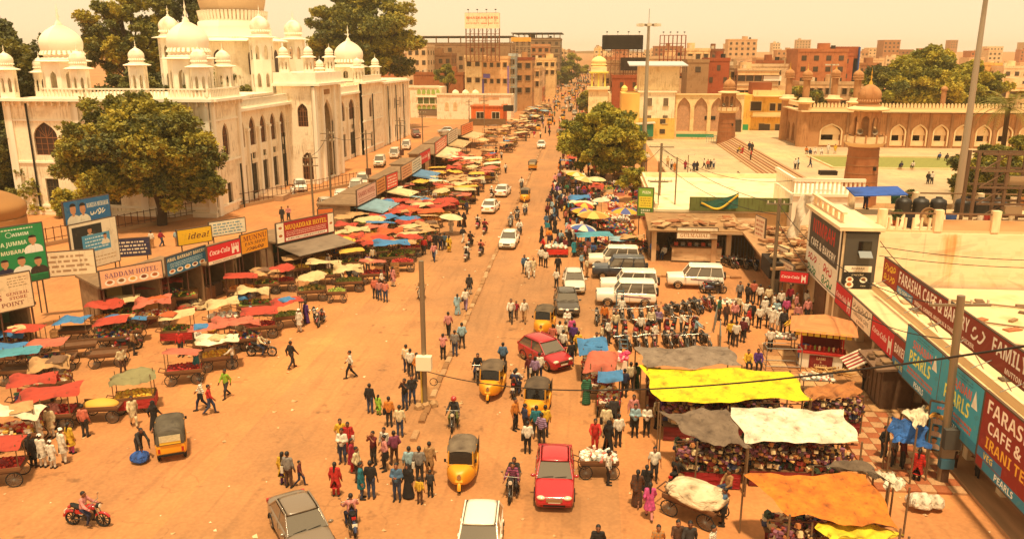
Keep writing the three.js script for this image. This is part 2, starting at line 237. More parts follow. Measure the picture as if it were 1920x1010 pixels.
  // roofs
  mesh(P, 'roof', boxG(23.9, .3, 20), PW, -12.3, CH + .05, -10.3); mesh(P, 'roof', boxG(22, .3, 66), PW, -11.9, 11.4, -52); mesh(P, 'roof', boxG(20, .3, 34), PW, -10, CH - .1, -84); mesh(P, 'wall', boxG(.4, 13, 100), PW, -24.2, 6.5, -50.5);
  // front cornice with brackets and parapet balustrades
  const eave = (x, z, w, d) => mesh(P, 'cornice', boxG(w, .32, d), PT, x, CH + .12, z);
  eave(-L / 2, .4, L + 1.6, 1.1); eave(.5, -4.3, 1.1, 9); eave(.7, z3 - 7.5, 1.1, 15.6);
  for (let i = 0; i < 26; i++) bx(P, 'bracket', PT, -L + .5 + i * .95, CH - .3, .22, .16, .5, .42);
  for (let i = 0; i < 9; i++) bx(P, 'bracket', PT, .22, CH - .3, -.5 - i * .95, .42, .5, .16);
  mesh(P, 'balustrade', balG(5.2), PT, -19.6, CH + .3, .15); mesh(P, 'balustrade', balG(9.4), PT, -14.2, CH + .3, .15); mesh(P, 'balustrade', balG(4.4), PT, -4.6, CH + .3, .15); mesh(P, 'balustrade', balG(8), PT, 0.1, CH + .3, -.2, 0, E, 0); mesh(P, 'balustrade', balG(14), PT, .3, CH + .3, z3 - .5, 0, E, 0);
  for (const [y, h] of [[1.0, .25], [6.1, .22], [10.9, .2]]) { trim(-L / 2, y, .06, L, h, .16); trim(.06, y, -4, .16, h, 8); trim(.36, y, z3 - 7.5, .16, h, 15); }
  for (const x of [-L + .5, -L + 8.6, -L + 15.8, -.5]) bx(P, 'pilaster', PT, x, 6.5, .1, .9, 12.9, .26);
  for (const z of [-.5, -7.5]) bx(P, 'pilaster', PT, .1, 6.5, z, .26, 12.9, .9);
  // towers
  const tower = (x, z, r, bh, nm) => { const t = chhatri(P, nm, PT, x, CH + .2, z, r, bh, 1, true, 0); return t; };
  tower(-18.6, -3.2, 2.42, 4.1, 'corner_tower'); tower(-3.4, -3.4, 2.42, 4.4, 'corner_tower'); tower(-4.4, z3 - 9, 2.9, 2.7, 'corner_tower');
  for (const [x, z, s, h] of [[-23.9, -.6, 1.0, 3.2], [-15.3, -.8, 1.05, 3.3], [-8.3, -.8, 1.0, 3.7], [-1.1, -.9, 1.05, 3.5], [-.9, -6.6, 1.0, 3.5], [-23.6, -6, .9, 2.8], [-.6, z3 - 1.2, .9, 2.6], [-.6, z3 - 14, .9, 2.6], [-8, z3 - 2, .85, 2.4]]) chhatri(P, 'kiosk', PT, x, CH + .2, z, s, h);
  // central hall and great dome
  const cx = -11, cz = -33.5;
  mesh(P, 'hall', uvm(new THREE.CylinderGeometry(6.6, 6.8, 9.4, 8).toNonIndexed()), PW, cx, 16, cz, 0, Math.PI / 8, 0).geometry.computeVertexNormals();
  for (let i = 0; i < 8; i++) { const a = i * Math.PI / 4; mesh(P, 'hall_window', cg('hw', () => archG(1.3, 2.6, .9, .1)), PANE, cx + Math.sin(a) * 6.12, 15.4, cz + Math.cos(a) * 6.12, 0, a, 0); }
  const gd = new THREE.Group(); gd.name = 'great_dome'; gd.position.set(cx, 20.1, cz); P.add(gd);
  mesh(gd, 'eave', lathe([[6, -.1], [7.7, -.1], [7.7, .12], [6, .5], [5.4, .55], [5.4, 1.9], [5.1, 2.1], [5.1, 2.7], [4.5, 3.2], [4.9, 4.2]], 24), PT);
  mesh(gd, 'leaf_band', cg('gdl', () => { const A = []; for (let i = 0; i < 56; i++) { const a = i / 56 * 6.283, q = boxG(.34, 1.5, .2); q.rotateX(.18); q.translate(0, 3.6, 4.85); q.rotateY(a); A.push(q); } return merge(A); }), PT);
  mesh(gd, 'dome', lathe(domePts(4.9, 7.6), 40), plaster('#e0c096'), 0, 4.2, 0);
  for (const [x, z] of [[-4.2, -26.6], [-4.4, -40.4], [-17.6, -26.6], [-17.6, -40.4]]) chhatri(P, 'hall_turret', PT, x, CH - .2, z, 1.65, 7.6, 2);
  // drainpipes
  for (const [x, z, y0, y1] of [[-21.6, .25, 0, 12.8], [.3, -6.4, 0, 5.4], [-.55, -11.6, 0, 6], [-.55, -22.4, 0, 7.6], [-.55, -23.4, 0, 7.6], [-.55, -40, 0, 8], [-.55, -46, 0, 8], [-.55, -58, 0, 9], [.5, -68, 0, 11], [.6, -80, 0, 12], [.6, -87, 0, 12], [.6, -94, 0, 12]]) cyl(P, 'drainpipe', BLACK, x, (y0 + y1) / 2, z, .11, y1 - y0);
  bx(P, 'step', dull('#c7a079'), 2.0, .35, -13.4, 3.2, .7, 5.2); bx(P, 'plinth', PW, -L / 2, .25, .25, L, .5, .5);
}
// ---------- city behind: buildings of the street and beyond ----------
const SHUT = mat('#4a3b2e', { r: .15 }), FRAME = dull('#d8bd93');
function building(p0, p1, z, depth, hex, cols, rows, label, o = {}) { // p0, p1: [x, top] of the front face's upper corners
  const x0 = p0[0], x1 = p1[0], h = p0[1], w = x1 - x0, cx = (x0 + x1) / 2, B = thing('city_building', label, 'building', cx, z < -335 && o.group ? rise(z) : 0, z, 0, o.group), M = o.m || wall(hex);
  mesh(B, 'wall', boxG(w, h, depth, 0, h / 2, -depth / 2), M);
  mesh(B, 'parapet', merge([boxG(w + .3, .9, .25, 0, h + .4, 0), boxG(.25, .9, depth, -w / 2, h + .4, -depth / 2), boxG(.25, .9, depth, w / 2, h + .4, -depth / 2)]), o.top ? wall(o.top) : M);
  const fh = o.fh || 3.3, r0 = o.r0 ?? Math.max(0, Math.floor(h / fh) - rows), ww = o.ww || Math.min(1.5, w / cols * .5), wh = o.wh || 1.5;
  for (let r = 0; r < rows; r++) {
    const y = h - 1.9 - r * fh; if (y < 1.5) break;
    for (let c = 0; c < cols; c++) { if (o.skip && (r * 7 + c * 3) % o.skip === 0) continue; const x = -w / 2 + (c + .5) * w / cols; const f = bx(B, 'window', SHUT, x, y, .03, ww, wh, .1); if (!o.plain) { bx(B, 'window_frame', FRAME, x, y, .02, ww + .24, wh + .24, .07); bx(B, 'sunshade', M, x, y + wh / 2 + .25, .35, ww + .6, .1, .8); } }
    if (o.band) bx(B, 'floor_band', FRAME, 0, y + fh / 2 + .1, .08, w + .1, .22, .3);
    const s = x0 > -9 ? -1 : 1, n = Math.min(5, Math.floor(depth / 4.5)); if (!o.noside) for (let c = 0; c < n; c++) bx(B, 'window', SHUT, s * w / 2 + s * .03, y, -(c + .6) * depth / n, .12, wh, ww);
  }
  const k = Math.abs(Math.round(x0 * 13 + z * 7)) % 5;
  if (!o.bare) { bx(B, 'stair_head', M, w * (k * .12 - .25), h + 1.3, -depth * .4, Math.min(3.2, w * .3), 2.6, 3); if (k % 2) cyl(B, 'water_tank', mat('#241f1b', { r: .6 }), w * .28, h + 1.2, -depth * .3, .7, 1.4); else cyl(B, 'water_tank', mat('#d9c6a4', { r: .6 }), -w * .3, h + 1.2, -depth * .25, .6, 1.3); }
  if (o.slab) { bx(B, 'roof_slab', mat(o.slab), 0, h + 3.2, -depth / 2, w + 2, .35, depth + 2); for (let i = 0; i <= 8; i++) bx(B, 'column', M, -w / 2 + i * w / 8, h + 1.6, -.4, .4, 3, .4); }
  return B;
}
function balcony(B, y, x0, x1, m, d = 1.2) { bx(B, 'balcony', m, (x0 + x1) / 2, y, d / 2, x1 - x0, .18, d); bx(B, 'balcony_wall', m, (x0 + x1) / 2, y + .55, d, x1 - x0, .95, .12); }

const bl = building;
bl([-71.65,22.32], [-32.34,22.27], -330, 26, '#a58562', 9, 3, 'long unfinished grey concrete block with a raised roof slab', { bare: 1, skip: 4, plain: 1, slab: '#57514a' });
bl([-63.77,21.02], [-56.68,21.02], -285, 14, '#e3c79c', 3, 4, 'pale narrow apartment block beside the palace tree', { bare: 1, plain: 1 });
const bBrick = bl([-61.32,18.19], [-50.74,18.19], -300, 12, '#9c7048', 4, 3, 'brown brick block with open balconies below the long concrete roof', { plain: 1 });
balcony(bBrick, 12, -5, 5, wall('#8a5c3a')); balcony(bBrick, 8.5, -5, 5, wall('#8a5c3a'));
bl([-58.82,12.01], [-42.21,12.05], -272, 14, '#a8683c', 6, 1, 'low brown brick house behind the bushy roof tree', { skip: 3, plain: 1 });
const bCr = bl([-40.06,17.51], [-34.63,17.51], -262, 14, '#f2d7a6', 2, 3, 'cream block with three window rows below the red lettered hoarding', { fh: 5, bare: 1, wh: 1.4 });
const bPu = bl([-34.7,17.19], [-26.23,17.19], -262.5, 14, '#edc08c', 4, 3, 'peach block with violet painted strips and small windows', { fh: 5, bare: 1, wh: 1.3, ww: 1 });
bx(bPu, 'painted_strip', mat('#6a5aa8'), -3.9, 5.5, .06, .7, 11, .1); bx(bPu, 'painted_strip', mat('#6a5aa8'), -2.7, 11.9, .06, 2.2, 1.3, .1); bx(bPu, 'painted_strip', mat('#8c6fa0'), 4.2, 9, .06, .6, 12, .1);
bl([-26.81,18], [-24.73,18], -270, 10, '#bccbd0', 2, 4, 'very narrow pale blue building with stacked balconies', { bare: 1, fh: 3, band: 1 });
bl([-25.46,16.8], [-19.76,16.8], -278, 14, '#c79564', 2, 3, 'tan building with a dark red top band beside the blue one', { top: '#9c4f30', fh: 4 });
bl([-21.19,13.9], [-17.86,13.9], -288, 16, '#e8c493', 2, 2, 'small peach shop house at the bend of the far market', {});
bl([-40.49,26.2], [-16.45,26.15], -430, 30, '#8f765c', 7, 5, 'tall grey concrete tower block with rows of bands', { band: 1, plain: 1, slab: '#4e5458', fh: 3.6 });
bl([-29.23,22.67], [-20.07,22.66], -400, 8, '#c98f62', 3, 4, 'peach annex standing before the grey tower block', { band: 1, bare: 1 });
bl([-26.04,16.44], [-15.48,16.45], -360, 14, '#f0cf98', 4, 2, 'cream flat roofed house before the grey tower', {});
// white mosque house with green arches
{
  const z = -245, q0 = [-54.24,8.87], q1 = [-45.48,8.9], w = q1[0] - q0[0], h = q0[1], B = thing('arched_house', 'white house with rows of green pointed arches and a window band', 'building', (q0[0] + q1[0]) / 2, 0, z), W = wall('#fff2d8'), GR = mat('#9cb55a');
  mesh(B, 'wall', boxG(w, h, 14, 0, h / 2, -7), W); mesh(B, 'parapet', boxG(w + .6, .7, .5, 0, h + .3, 0), W);
  const a = archG(1.1, .7, .8, .1); for (let i = 0; i < 5; i++) { mesh(B, 'green_arch', a, GR, -1.6 + i * 1.45, h - 1.9, .02); mesh(B, 'green_arch', a, GR, -1.6 + i * 1.45, h - 6.6, .02); }
  for (let i = 0; i < 4; i++) { const g = bx(B, 'window', mat('#5a6638', { r: .3 }), -1.2 + i * 1.8, h - 3.8, .05, 1.5, 1.8, .12); bx(B, 'mullion', W, -2.1 + i * 1.8, h - 3.8, .08, .18, 2, .16); } bx(B, 'lintel', W, 1.4, h - 2.75, .15, 7.6, .2, .5); bx(B, 'window_sill', W, 1.4, h - 4.9, .15, 7.6, .2, .5); bx(B, 'shop_shutter', metal('#8a7a66'), 1.4, 1.6, .05, 6.5, 2, .14);
  const Q = thing('whitewashed_building', 'long whitewashed house front with pale niches and small roof domes', 'building', ...[-34.18,6.99].slice(0, 1), 0, -240);
  const h2 = 7; mesh(Q, 'wall', boxG(22, h2, 10, 0, h2 / 2, -5), W); mesh(Q, 'parapet', boxG(22.4, .5, .5, 0, h2 + .2, 0), W); for (const x of [-8, -5.5, 3]) { mesh(Q, 'niche', archG(1.2, 1.6, .8, .08), plaster('#e9cfa0'), x, 2.6, .02); } for (const x of [-6, -3, 0]) mesh(Q, 'roof_dome', lathe(domePts(1, 1.4), 14), W, x, h2, -4); mesh(Q, 'frieze', boxG(6, 1.1, .12, 4.5, 6, .05), plaster('#e2b58a'));
}
// orange kiosk building
{
  const q0 = [-31.8,4.94], q1 = [-22.94,4.99], w = q1[0] - q0[0], h = q0[1], B = thing('orange_building', 'small bright orange flat roofed building with two grey windows', 'building', (q0[0] + q1[0]) / 2, 0, -218), O = wall('#e2702c');
  mesh(B, 'wall', boxG(w, h, 8, 0, h / 2, -4), O); mesh(B, 'parapet', boxG(w + .4, .4, 8.3, 0, h + .1, -4), wall('#c86a34')); for (const x of [-2, 2.2]) { bx(B, 'window_frame', mat('#d8c8a8'), x, h - 2.2, .03, 2.2, 1.9, .1); bx(B, 'window', GLASS, x - .5, h - 2.2, .06, .9, 1.6, .12); bx(B, 'window', GLASS, x + .5, h - 2.2, .06, .9, 1.6, .12); } bx(B, 'base_wall', dull('#8c6a44'), 0, .9, .3, w + 1, 1.8, .4); bx(B, 'roof_board', mat('#ead9b8'), 2, h + 1, -.5, 3.4, 1.5, .2); bx(B, 'awning', DARK, w / 2 + 1.2, h - .3, .2, 2.6, 1.5, 1.6);
}
// hoarding frames: steel lattice with a board
function hoarding(name, label, x, y, z, w, h, boardH, boardM, o = {}) {
  const g = thing(name, label, 'hoarding', x, y, z), n = o.n || 6, st = dull(o.steel || '#9a5f3c'), ys = Math.max(3, Math.round(h / 2.2));
  for (const d of [0, -1.6]) for (let i = 0; i <= n; i++) bx(g, 'upright', st, -w / 2 + i * w / n, h / 2, d, .16, h, .16);
  for (let j = 0; j <= ys; j++) { bx(g, 'cross_bar', st, 0, j * h / ys, .1, w, .14, .12); bx(g, 'cross_bar', st, 0, j * h / ys, -1.7, w, .14, .12); }
  for (let i = 0; i < n; i++) for (let j = 0; j < ys - 1; j++) if ((i + j) % 2) bar(g, 'brace', st, V(-w / 2 + i * w / n, j * h / ys, 0), V(-w / 2 + (i + 1) * w / n, (j + 1) * h / ys, 0), .05);
  if (boardM) { bx(g, 'board', boardM, 0, h - boardH / 2, .25, w + .4, boardH, .12); }
  for (let i = 0; i < 4; i++) { bar(g, 'lamp_arm', st, V(-w * .4 + i * w * .27, h, .2), V(-w * .4 + i * w * .27, h + .9, 1.2), .04); bx(g, 'floodlight', DARK, -w * .4 + i * w * .27, h + .9, 1.2, .5, .3, .4); }
  return g;
}
// canvas print on flat boards
function print(w, h, draw) { const c = document.createElement('canvas'); c.width = w; c.height = h; const k = c.getContext('2d'); draw(k, w, h); const q = rng(w * 3 + h); for (let i = 0; i < 90; i++) { k.fillStyle = q() < .6 ? `rgba(214,168,112,${.04 + q() * .1})` : `rgba(70,40,20,${.03 + q() * .08})`; k.beginPath(); k.ellipse(q() * w, q() * h, 2 + q() * w * .06, 1 + q() * h * .05, q() * 3, 0, 7); k.fill(); } for (let i = 0; i < 14; i++) { k.fillStyle = `rgba(80,46,24,${.06 + q() * .1})`; k.fillRect(q() * w, q() * h * .4, 1 + q() * 2, h * (.2 + q() * .5)); } const t = new THREE.CanvasTexture(c); t.colorSpace = THREE.SRGBColorSpace; t.magFilter = THREE.LinearFilter; t.anisotropy = 8; return new THREE.MeshStandardMaterial({ map: t, roughness: .7 }); }
function tx(k, s, x, y, px, col, font = 'bold', fam = 'sans-serif', maxW, align = 'center') { k.font = font + ' ' + px + 'px ' + fam; k.fillStyle = col; k.textAlign = align; k.textBaseline = 'middle'; maxW ? k.fillText(s, x, y, maxW) : k.fillText(s, x, y); }
const fill = (k, c, x, y, w, h) => { k.fillStyle = c; k.fillRect(x, y, w, h); };
const sixM = (m, side = DARK) => [side, side, side, side, m, side];
const bask = print(256, 160, (k, w, h) => { fill(k, '#f7e3bd', 0, 0, w, h); tx(k, 'BHASKAR ARTS', w / 2, 50, 34, '#d4532c', 'bold', 'sans-serif', 236); tx(k, '23731977, 9866 007 123', w / 2, 108, 22, '#d4532c', 'bold', 'sans-serif', 240); k.strokeStyle = '#7a4a30'; k.lineWidth = 3; k.beginPath(); k.moveTo(172, 20); k.lineTo(174, 130); k.stroke(); });
hoarding('rooftop_hoarding', 'cream rooftop hoarding with red lettering on tall rusty scaffolding', ...(([x, y]) => [x, y - 14.4])([-33.81,30.79]), -258, 10.4, 14.4, 4.6, sixM(bask, mat('#f0dcb4')), { n: 8 });
hoarding('rooftop_hoarding', 'yellow rooftop board on thin scaffolding before the grey tower', ...(([x, y]) => [x, y - 9])([-25.38,24.45]), -300, 6.8, 9, 1.5, mat('#eeb04a'), { n: 5, steel: '#c9a47c' });
hoarding('rooftop_hoarding', 'torn black rooftop hoarding on dense rusty scaffolding', ...(([x, y]) => [x, y - 15])([8.76,23.82]), -246, 11.4, 15, 4, dull('#241813'), { n: 9 });
hoarding('rooftop_hoarding', 'empty red steel lattice hoarding frame above flat roofs', ...(([x, y]) => [x, y - 12])([24.73,24.16]), -262, 7.8, 12, 0, null, { n: 6, steel: '#b0583a' });
hoarding('rooftop_hoarding', 'low dark slatted hoarding frame beside the yellow minaret', ...(([x, y]) => [x, y - 9])([11.91,17.56]), -243, 7, 9, 3.6, dull('#3a251a'), { n: 10 });

// right of the street
bl([3.84,16.01], [15.13,16.02], -250, 16, '#d9b083', 6, 3, 'cream terrace building under the torn black hoarding', { skip: 3, plain: 1, bare: 1 });
bl([5.73,12.15], [12.74,12.17], -232, 10, '#a3542e', 4, 1, 'red brick house with a cream strip beside the yellow minaret', { bare: 1, skip: 2, plain: 1 });
bl([14.49,17.18], [31.79,17.19], -268, 14, '#e6c59a', 7, 2, 'cream apartment block behind the empty steel lattice', { skip: 3, plain: 1 });
bl([31.55,19.72], [39.26,19.72], -285, 14, '#eed0a2', 3, 2, 'cream house with a grey water tower behind the plaza wall', {});
bl([26.59,16.28], [32.41,16.28], -236, 14, '#a58560', 1, 1, 'blank grey cement wall house behind the plaza', { bare: 1, plain: 1 });
bl([32.51,16.7], [38.36,16.71], -238, 14, '#a8532e', 3, 2, 'unplastered red brick house with a dark slit', { skip: 2, plain: 1 });
bl([41.52,19.63], [46.11,19.63], -300, 8, '#8f5a3c', 2, 2, 'brown roof hut with a dark opening on the skyline', { plain: 1 });
bl([40.91,14.49], [44.31,14.5], -252, 12, '#b79a78', 2, 3, 'narrow grey house beside the red brick one', {});
const bB = bl([42.11,13.68], [53.82,13.7], -246, 14, '#ecca9c', 5, 2, 'pale office block with a small white name board', { band: 1, fh: 4.2, ww: 2 }); bx(bB, 'name_board', mat('#fff4dc'), 4, 11.8, .3, 5, 1.4, .15);
bl([54.93,15.85], [61.27,15.85], -275, 12, '#a8623a', 3, 1, 'brown roofed house behind the office block', { plain: 1 });
bl([62.76,16.65], [68.89,16.65], -282, 12, '#b0824f', 1, 1, 'tan house with a round arched attic opening', { plain: 1 });
bl([70.92,15.74], [78.24,15.75], -290, 12, '#f1d9ae', 2, 1, 'white house with a stepped roof on the skyline', { plain: 1 });
const bRed = bl([76.21,18.18], [90.37,18.18], -300, 16, '#b4623a', 3, 3, 'tall red brick building with a blue sheet on its flank', { fh: 5, bare: 1, plain: 1 }); bx(bRed, 'upper_wall', wall('#a8562f'), 5, [90.37,18.18][1] + 1, -6, 8, 4, 10); bx(bRed, 'blue_sheet', mat('#2f62b0'), 8.8, 12, -4, .3, 18, 9);
bl([94.28,14.86], [102.2,14.87], -310, 12, '#b07a50', 5, 1, 'brown house with tall narrow windows beside the big trees', { plain: 1 });
bl([58.34,10.32], [78.56,10.39], -240, 10, '#d9b58a', 9, 2, 'long low market house behind the mosque minarets', { skip: 4 });
bl([146.34,14.7], [154.74,14.71], -330, 16, '#e9b868', 1, 1, 'plain yellow apartment block above the far trees', { bare: 1, plain: 1 });
bl([149.85,13.68], [159.24,13.69], -320, 16, '#f2dcb4', 3, 2, 'white apartment block beside the plain yellow one', { plain: 1 });
bl([110.32,8.96], [112.95,8.97], -250, 10, '#8fc4c0', 1, 1, 'small turquoise house behind the mosque arcade', { bare: 1 });
bl([113.81,9.2], [126.24,9.25], -252, 12, '#efd2a4', 4, 2, 'cream house with wide windows behind the palm', { ww: 2 });
// tall white block at the plaza's end: white upper storeys, yellow base
{
  const z = -186, q0 = [10.8,10.33], q1 = [18.63,10.36], w = q1[0] - q0[0], h = q0[1], B = thing('plaza_block', 'white three storey block with barred windows and a yellow base', 'building', (q0[0] + q1[0]) / 2, 0, z), W = wall('#fff0d0'), Y = wall('#f2c66a');
  mesh(B, 'wall', boxG(w, h - 4.6, 18, 0, (h - 4.6) / 2 + 4.6, -9), W); mesh(B, 'base_wall', boxG(w + .3, 4.6, 18.3, 0, 2.3, -9), Y); mesh(B, 'cornice', boxG(w + .7, .3, 18.6, 0, h, -9), W); mesh(B, 'upper_wall', boxG(w + 1, 5.4, 10, .4, h + 2.9, -7), wall('#f0d9b0')); bx(B, 'tin_roof', metal('#d6dde0'), 0, h + 6, -6, w + 5, .25, 12, 0, .06);
  for (const y of [h - 2.2, h - 6]) for (const x of [-1.7, 1.9]) { bx(B, 'window', SHUT, x, y, .04, 1.05, 1.7, .12); for (const k of [-.25, 0, .25]) bx(B, 'window_bar', FRAME, x + k, y, .12, .06, 1.7, .05); bx(B, 'window_sill', FRAME, x, y - .95, .12, 1.4, .16, .3); } for (const y of [1.7, 3.9]) bx(B, 'window', SHUT, 1.4, y, .18, 1.2, 1, .12);
  bx(B, 'side_wall', Y, -w / 2 - 2, 5, -5, 4, 10, 12); bx(B, 'green_shed', mat('#2f7a58'), -2.6, 2.2, 3, 3.4, 2.6, 3); bx(B, 'shed_roof', metal('#d9d2c2'), -2.6, 3.7, 3, 4.2, .15, 3.8, 0, 0, .08);
}
// cream wall with tall blind pointed arches
{
  const q0 = [18.88,9.62], q1 = [33.86,9.68], w = q1[0] - q0[0], h = q0[1], B = thing('arcaded_wall', 'cream wall with tall blind pointed arches filled in pink brick', 'wall', q0[0], 0, -187), C = wall('#f7dca6'), hs = []; const n = 4;
  for (let i = 0; i < n; i++) hs.push({ x: (i + .5) * w / n, y: 1.6, w: w / n * .78, h: h * .52, ha: h * .26 });
  panel(B, 'wall', C, 0, 0, 0, 0, w, h, .7, hs); for (const o of hs) { const a = mesh(B, 'arch_infill', archG(o.w, o.h, o.ha, .15), dull('#dba77e'), o.x, o.y, -.6); a.castShadow = false; } bx(B, 'coping', C, w / 2, h + .15, -.3, w + .4, .3, 1.2); bx(B, 'plaque', BLACK, w * .52, h * .48, -.38, 2.4, .8, .1); bx(B, 'green_rail', mat('#2f8a5c'), w * .3, .8, 1, w * .55, .7, .1); bx(B, 'gate', SHUT, w * .9, 2.5, .05, 2.4, 3.6, .12);
}
// yellow house
{
  const z = -192, q0 = [34.76,9.46], q1 = [43.6,9.5], w = q1[0] - q0[0], h = q0[1], B = thing('yellow_house', 'two storey yellow house with a long balcony beside the mosque', 'building', (q0[0] + q1[0]) / 2, 0, z), Y = wall('#f6c65c'), Y2 = wall('#f4d79a');
  mesh(B, 'wall', boxG(w, h, 12, 0, h / 2, -6), Y); mesh(B, 'parapet', boxG(w * .8, 1.2, .3, w * .1, h + .5, 0), Y2); balcony(B, h * .5, -w * .3, w * .5, Y2, 1.6); bx(B, 'sunshade', Y2, w * .1, h * .98, .7, w * .8, .2, 1.6); for (const [x, y, a, b] of [[-.2, .74, 2.4, 2], [.22, .72, 1.2, 1.6], [.42, .72, 1.2, 1.6], [.1, .24, 1.6, 1.4], [-.02, .2, 1.2, 2.4], [.38, .24, 1, 1.4]]) { bx(B, 'window', SHUT, x * w, y * h, .04, a, b, .12); bx(B, 'window_frame', Y2, x * w, y * h, .02, a + .3, b + .3, .08); } bx(B, 'green_door', mat('#2f9a5c'), -.44 * w, 1.6, .1, 1.4, 2.6, .2); bx(B, 'brick_room', wall('#9c5630'), -.02 * w, h + 1.4, -5, 4.5, 2.6, 4);
}
// low houses lining the far street, then the far town
{
  const hr = rng(88), cols = ['#e6c79a', '#c99a6c', '#f0d8ae', '#b98358', '#d9b488', '#a8744c', '#e9cfa6', '#cfb08c', '#c27a4c'], adj = ['cream', 'tan', 'pale', 'brown', 'beige', 'dark brown', 'light', 'grey', 'rust'];
  for (const s of [-1, 1]) { let z = s < 0 ? -300 : -255; while (z > -1000) { const w = 7 + hr() * 8, d = 9 + hr() * 10, h = 5 + hr() * 7 + (hr() < .2 ? 5 : 0), x = s < 0 ? -19 - hr() * 3 - w / 2 : 1.5 + hr() * 2 + w / 2, c = Math.floor(hr() * 9); bl([x - w / 2, h], [x + w / 2, h], z, d, cols[c], Math.max(2, Math.round(w / 3.2)), Math.min(3, Math.floor(h / 3.2)), adj[c] + ' shop house lining the ' + (s < 0 ? 'palace' : 'mosque') + ' side of the far street', { group: adj[c] + ' far street houses ' + (s < 0 ? 'palace side' : 'mosque side'), plain: 1, bare: hr() < .5 }); z -= d + .6 + hr() * 5; } }
  const blocked = (x, z) => x > -34 && x < 24;
  let n = 0; while (n < 185) { const z = -262 - Math.pow(hr(), 1.5) * 950, x = (hr() - .36) * -z * 1.15, w = 8 + hr() * 14, h = 6 + hr() * 9 + (hr() < .12 ? 9 : 0), c = Math.floor(hr() * 9); if (blocked(x, z) || (x < -30 && x > -130 && z > -440) || (z > -330 && x > 84)) continue; n++; bl([x - w / 2, h], [x + w / 2, h], z, 10 + hr() * 8, cols[c], Math.max(2, Math.round(w / 3.5)), Math.min(3, Math.floor(h / 3.3)), adj[c] + ' flat roofed house in the hazy far town', { group: adj[c] + ' houses of the far town', plain: 1, noside: 1, bare: hr() < .4 }); }
  // hazy ridge on the horizon
  const pts = [new THREE.Vector2(-900, 0)]; for (let i = 0; i <= 40; i++) pts.push(new THREE.Vector2(-900 + i * 45, 4 + 12 * Math.exp(-Math.pow((i - 20) / 5, 2)) + hr() * 5)); pts.push(new THREE.Vector2(900, 0)); const g = new THREE.ExtrudeGeometry(new THREE.Shape(pts), { depth: 150, bevelEnabled: false }); structure('hills', g, dull('#b89468'), 60, 8, -1590);
}
// ---------- plaza, steps, mosque ----------
const STONE = mat('#bd8a5c', { map: stainT, r: .9, b: plasterT, bs: .01 }), STONE2 = dull('#b58458'), LIGHT = plaster('#efcf9f'), PAVE = mat('#eccb9c', { map: groundT, r: .92 });
sheet('plaza_paving', 12, 70, -186.5, -78, .02, PAVE);
{ // raised mosque platform with a flight of broad steps on the street side
  const pl = structure('mosque_platform', boxG(120, 1.6, 100, 90.2, .8, -146), PAVE);
  const st = tag(new THREE.Group(), '', '', '', 'structure'); st.name = 'plaza_steps'; st.position.set(26.6, 0, -144); scene.add(st);
  const sm = [dull('#d9aa78'), dull('#c9966a'), dull('#dcb083')];
  for (let i = 0; i < 8; i++) bx(st, 'step', sm[i % 3], i * .46 + .23, .1 + i * .1, 0, .46, .2 + i * .2, 62);
  bx(st, 'step_wall', plaster('#e9c799'), 2.6, 1.4, -33.5, 3.6, 1.0, .5);
  for (let i = 0; i < 9; i++) bx(st, 'rail_post', mat('#7d9a94'), -2 + i * .5, 1.0 + .04 * i, -32, .1, 1.3, .1); bx(st, 'hand_rail', mat('#7d9a94'), 0, 1.75, -32, 4.4, .12, .14, 0, 0, .08);
  structure('lawn', uvm(new THREE.PlaneGeometry(24, 15).rotateX(-Math.PI / 2)), dull('#9c9a48'), 49, 1.612, -134);
  for (const [x, z, w, d] of [[49, -126.3, 24.6, .3], [49, -141.7, 24.6, .3], [36.7, -134, .3, 15], [61.3, -134, .3, 15]]) structure('lawn_kerb', boxG(w, .25, d), LIGHT, x, 1.72, z);
}
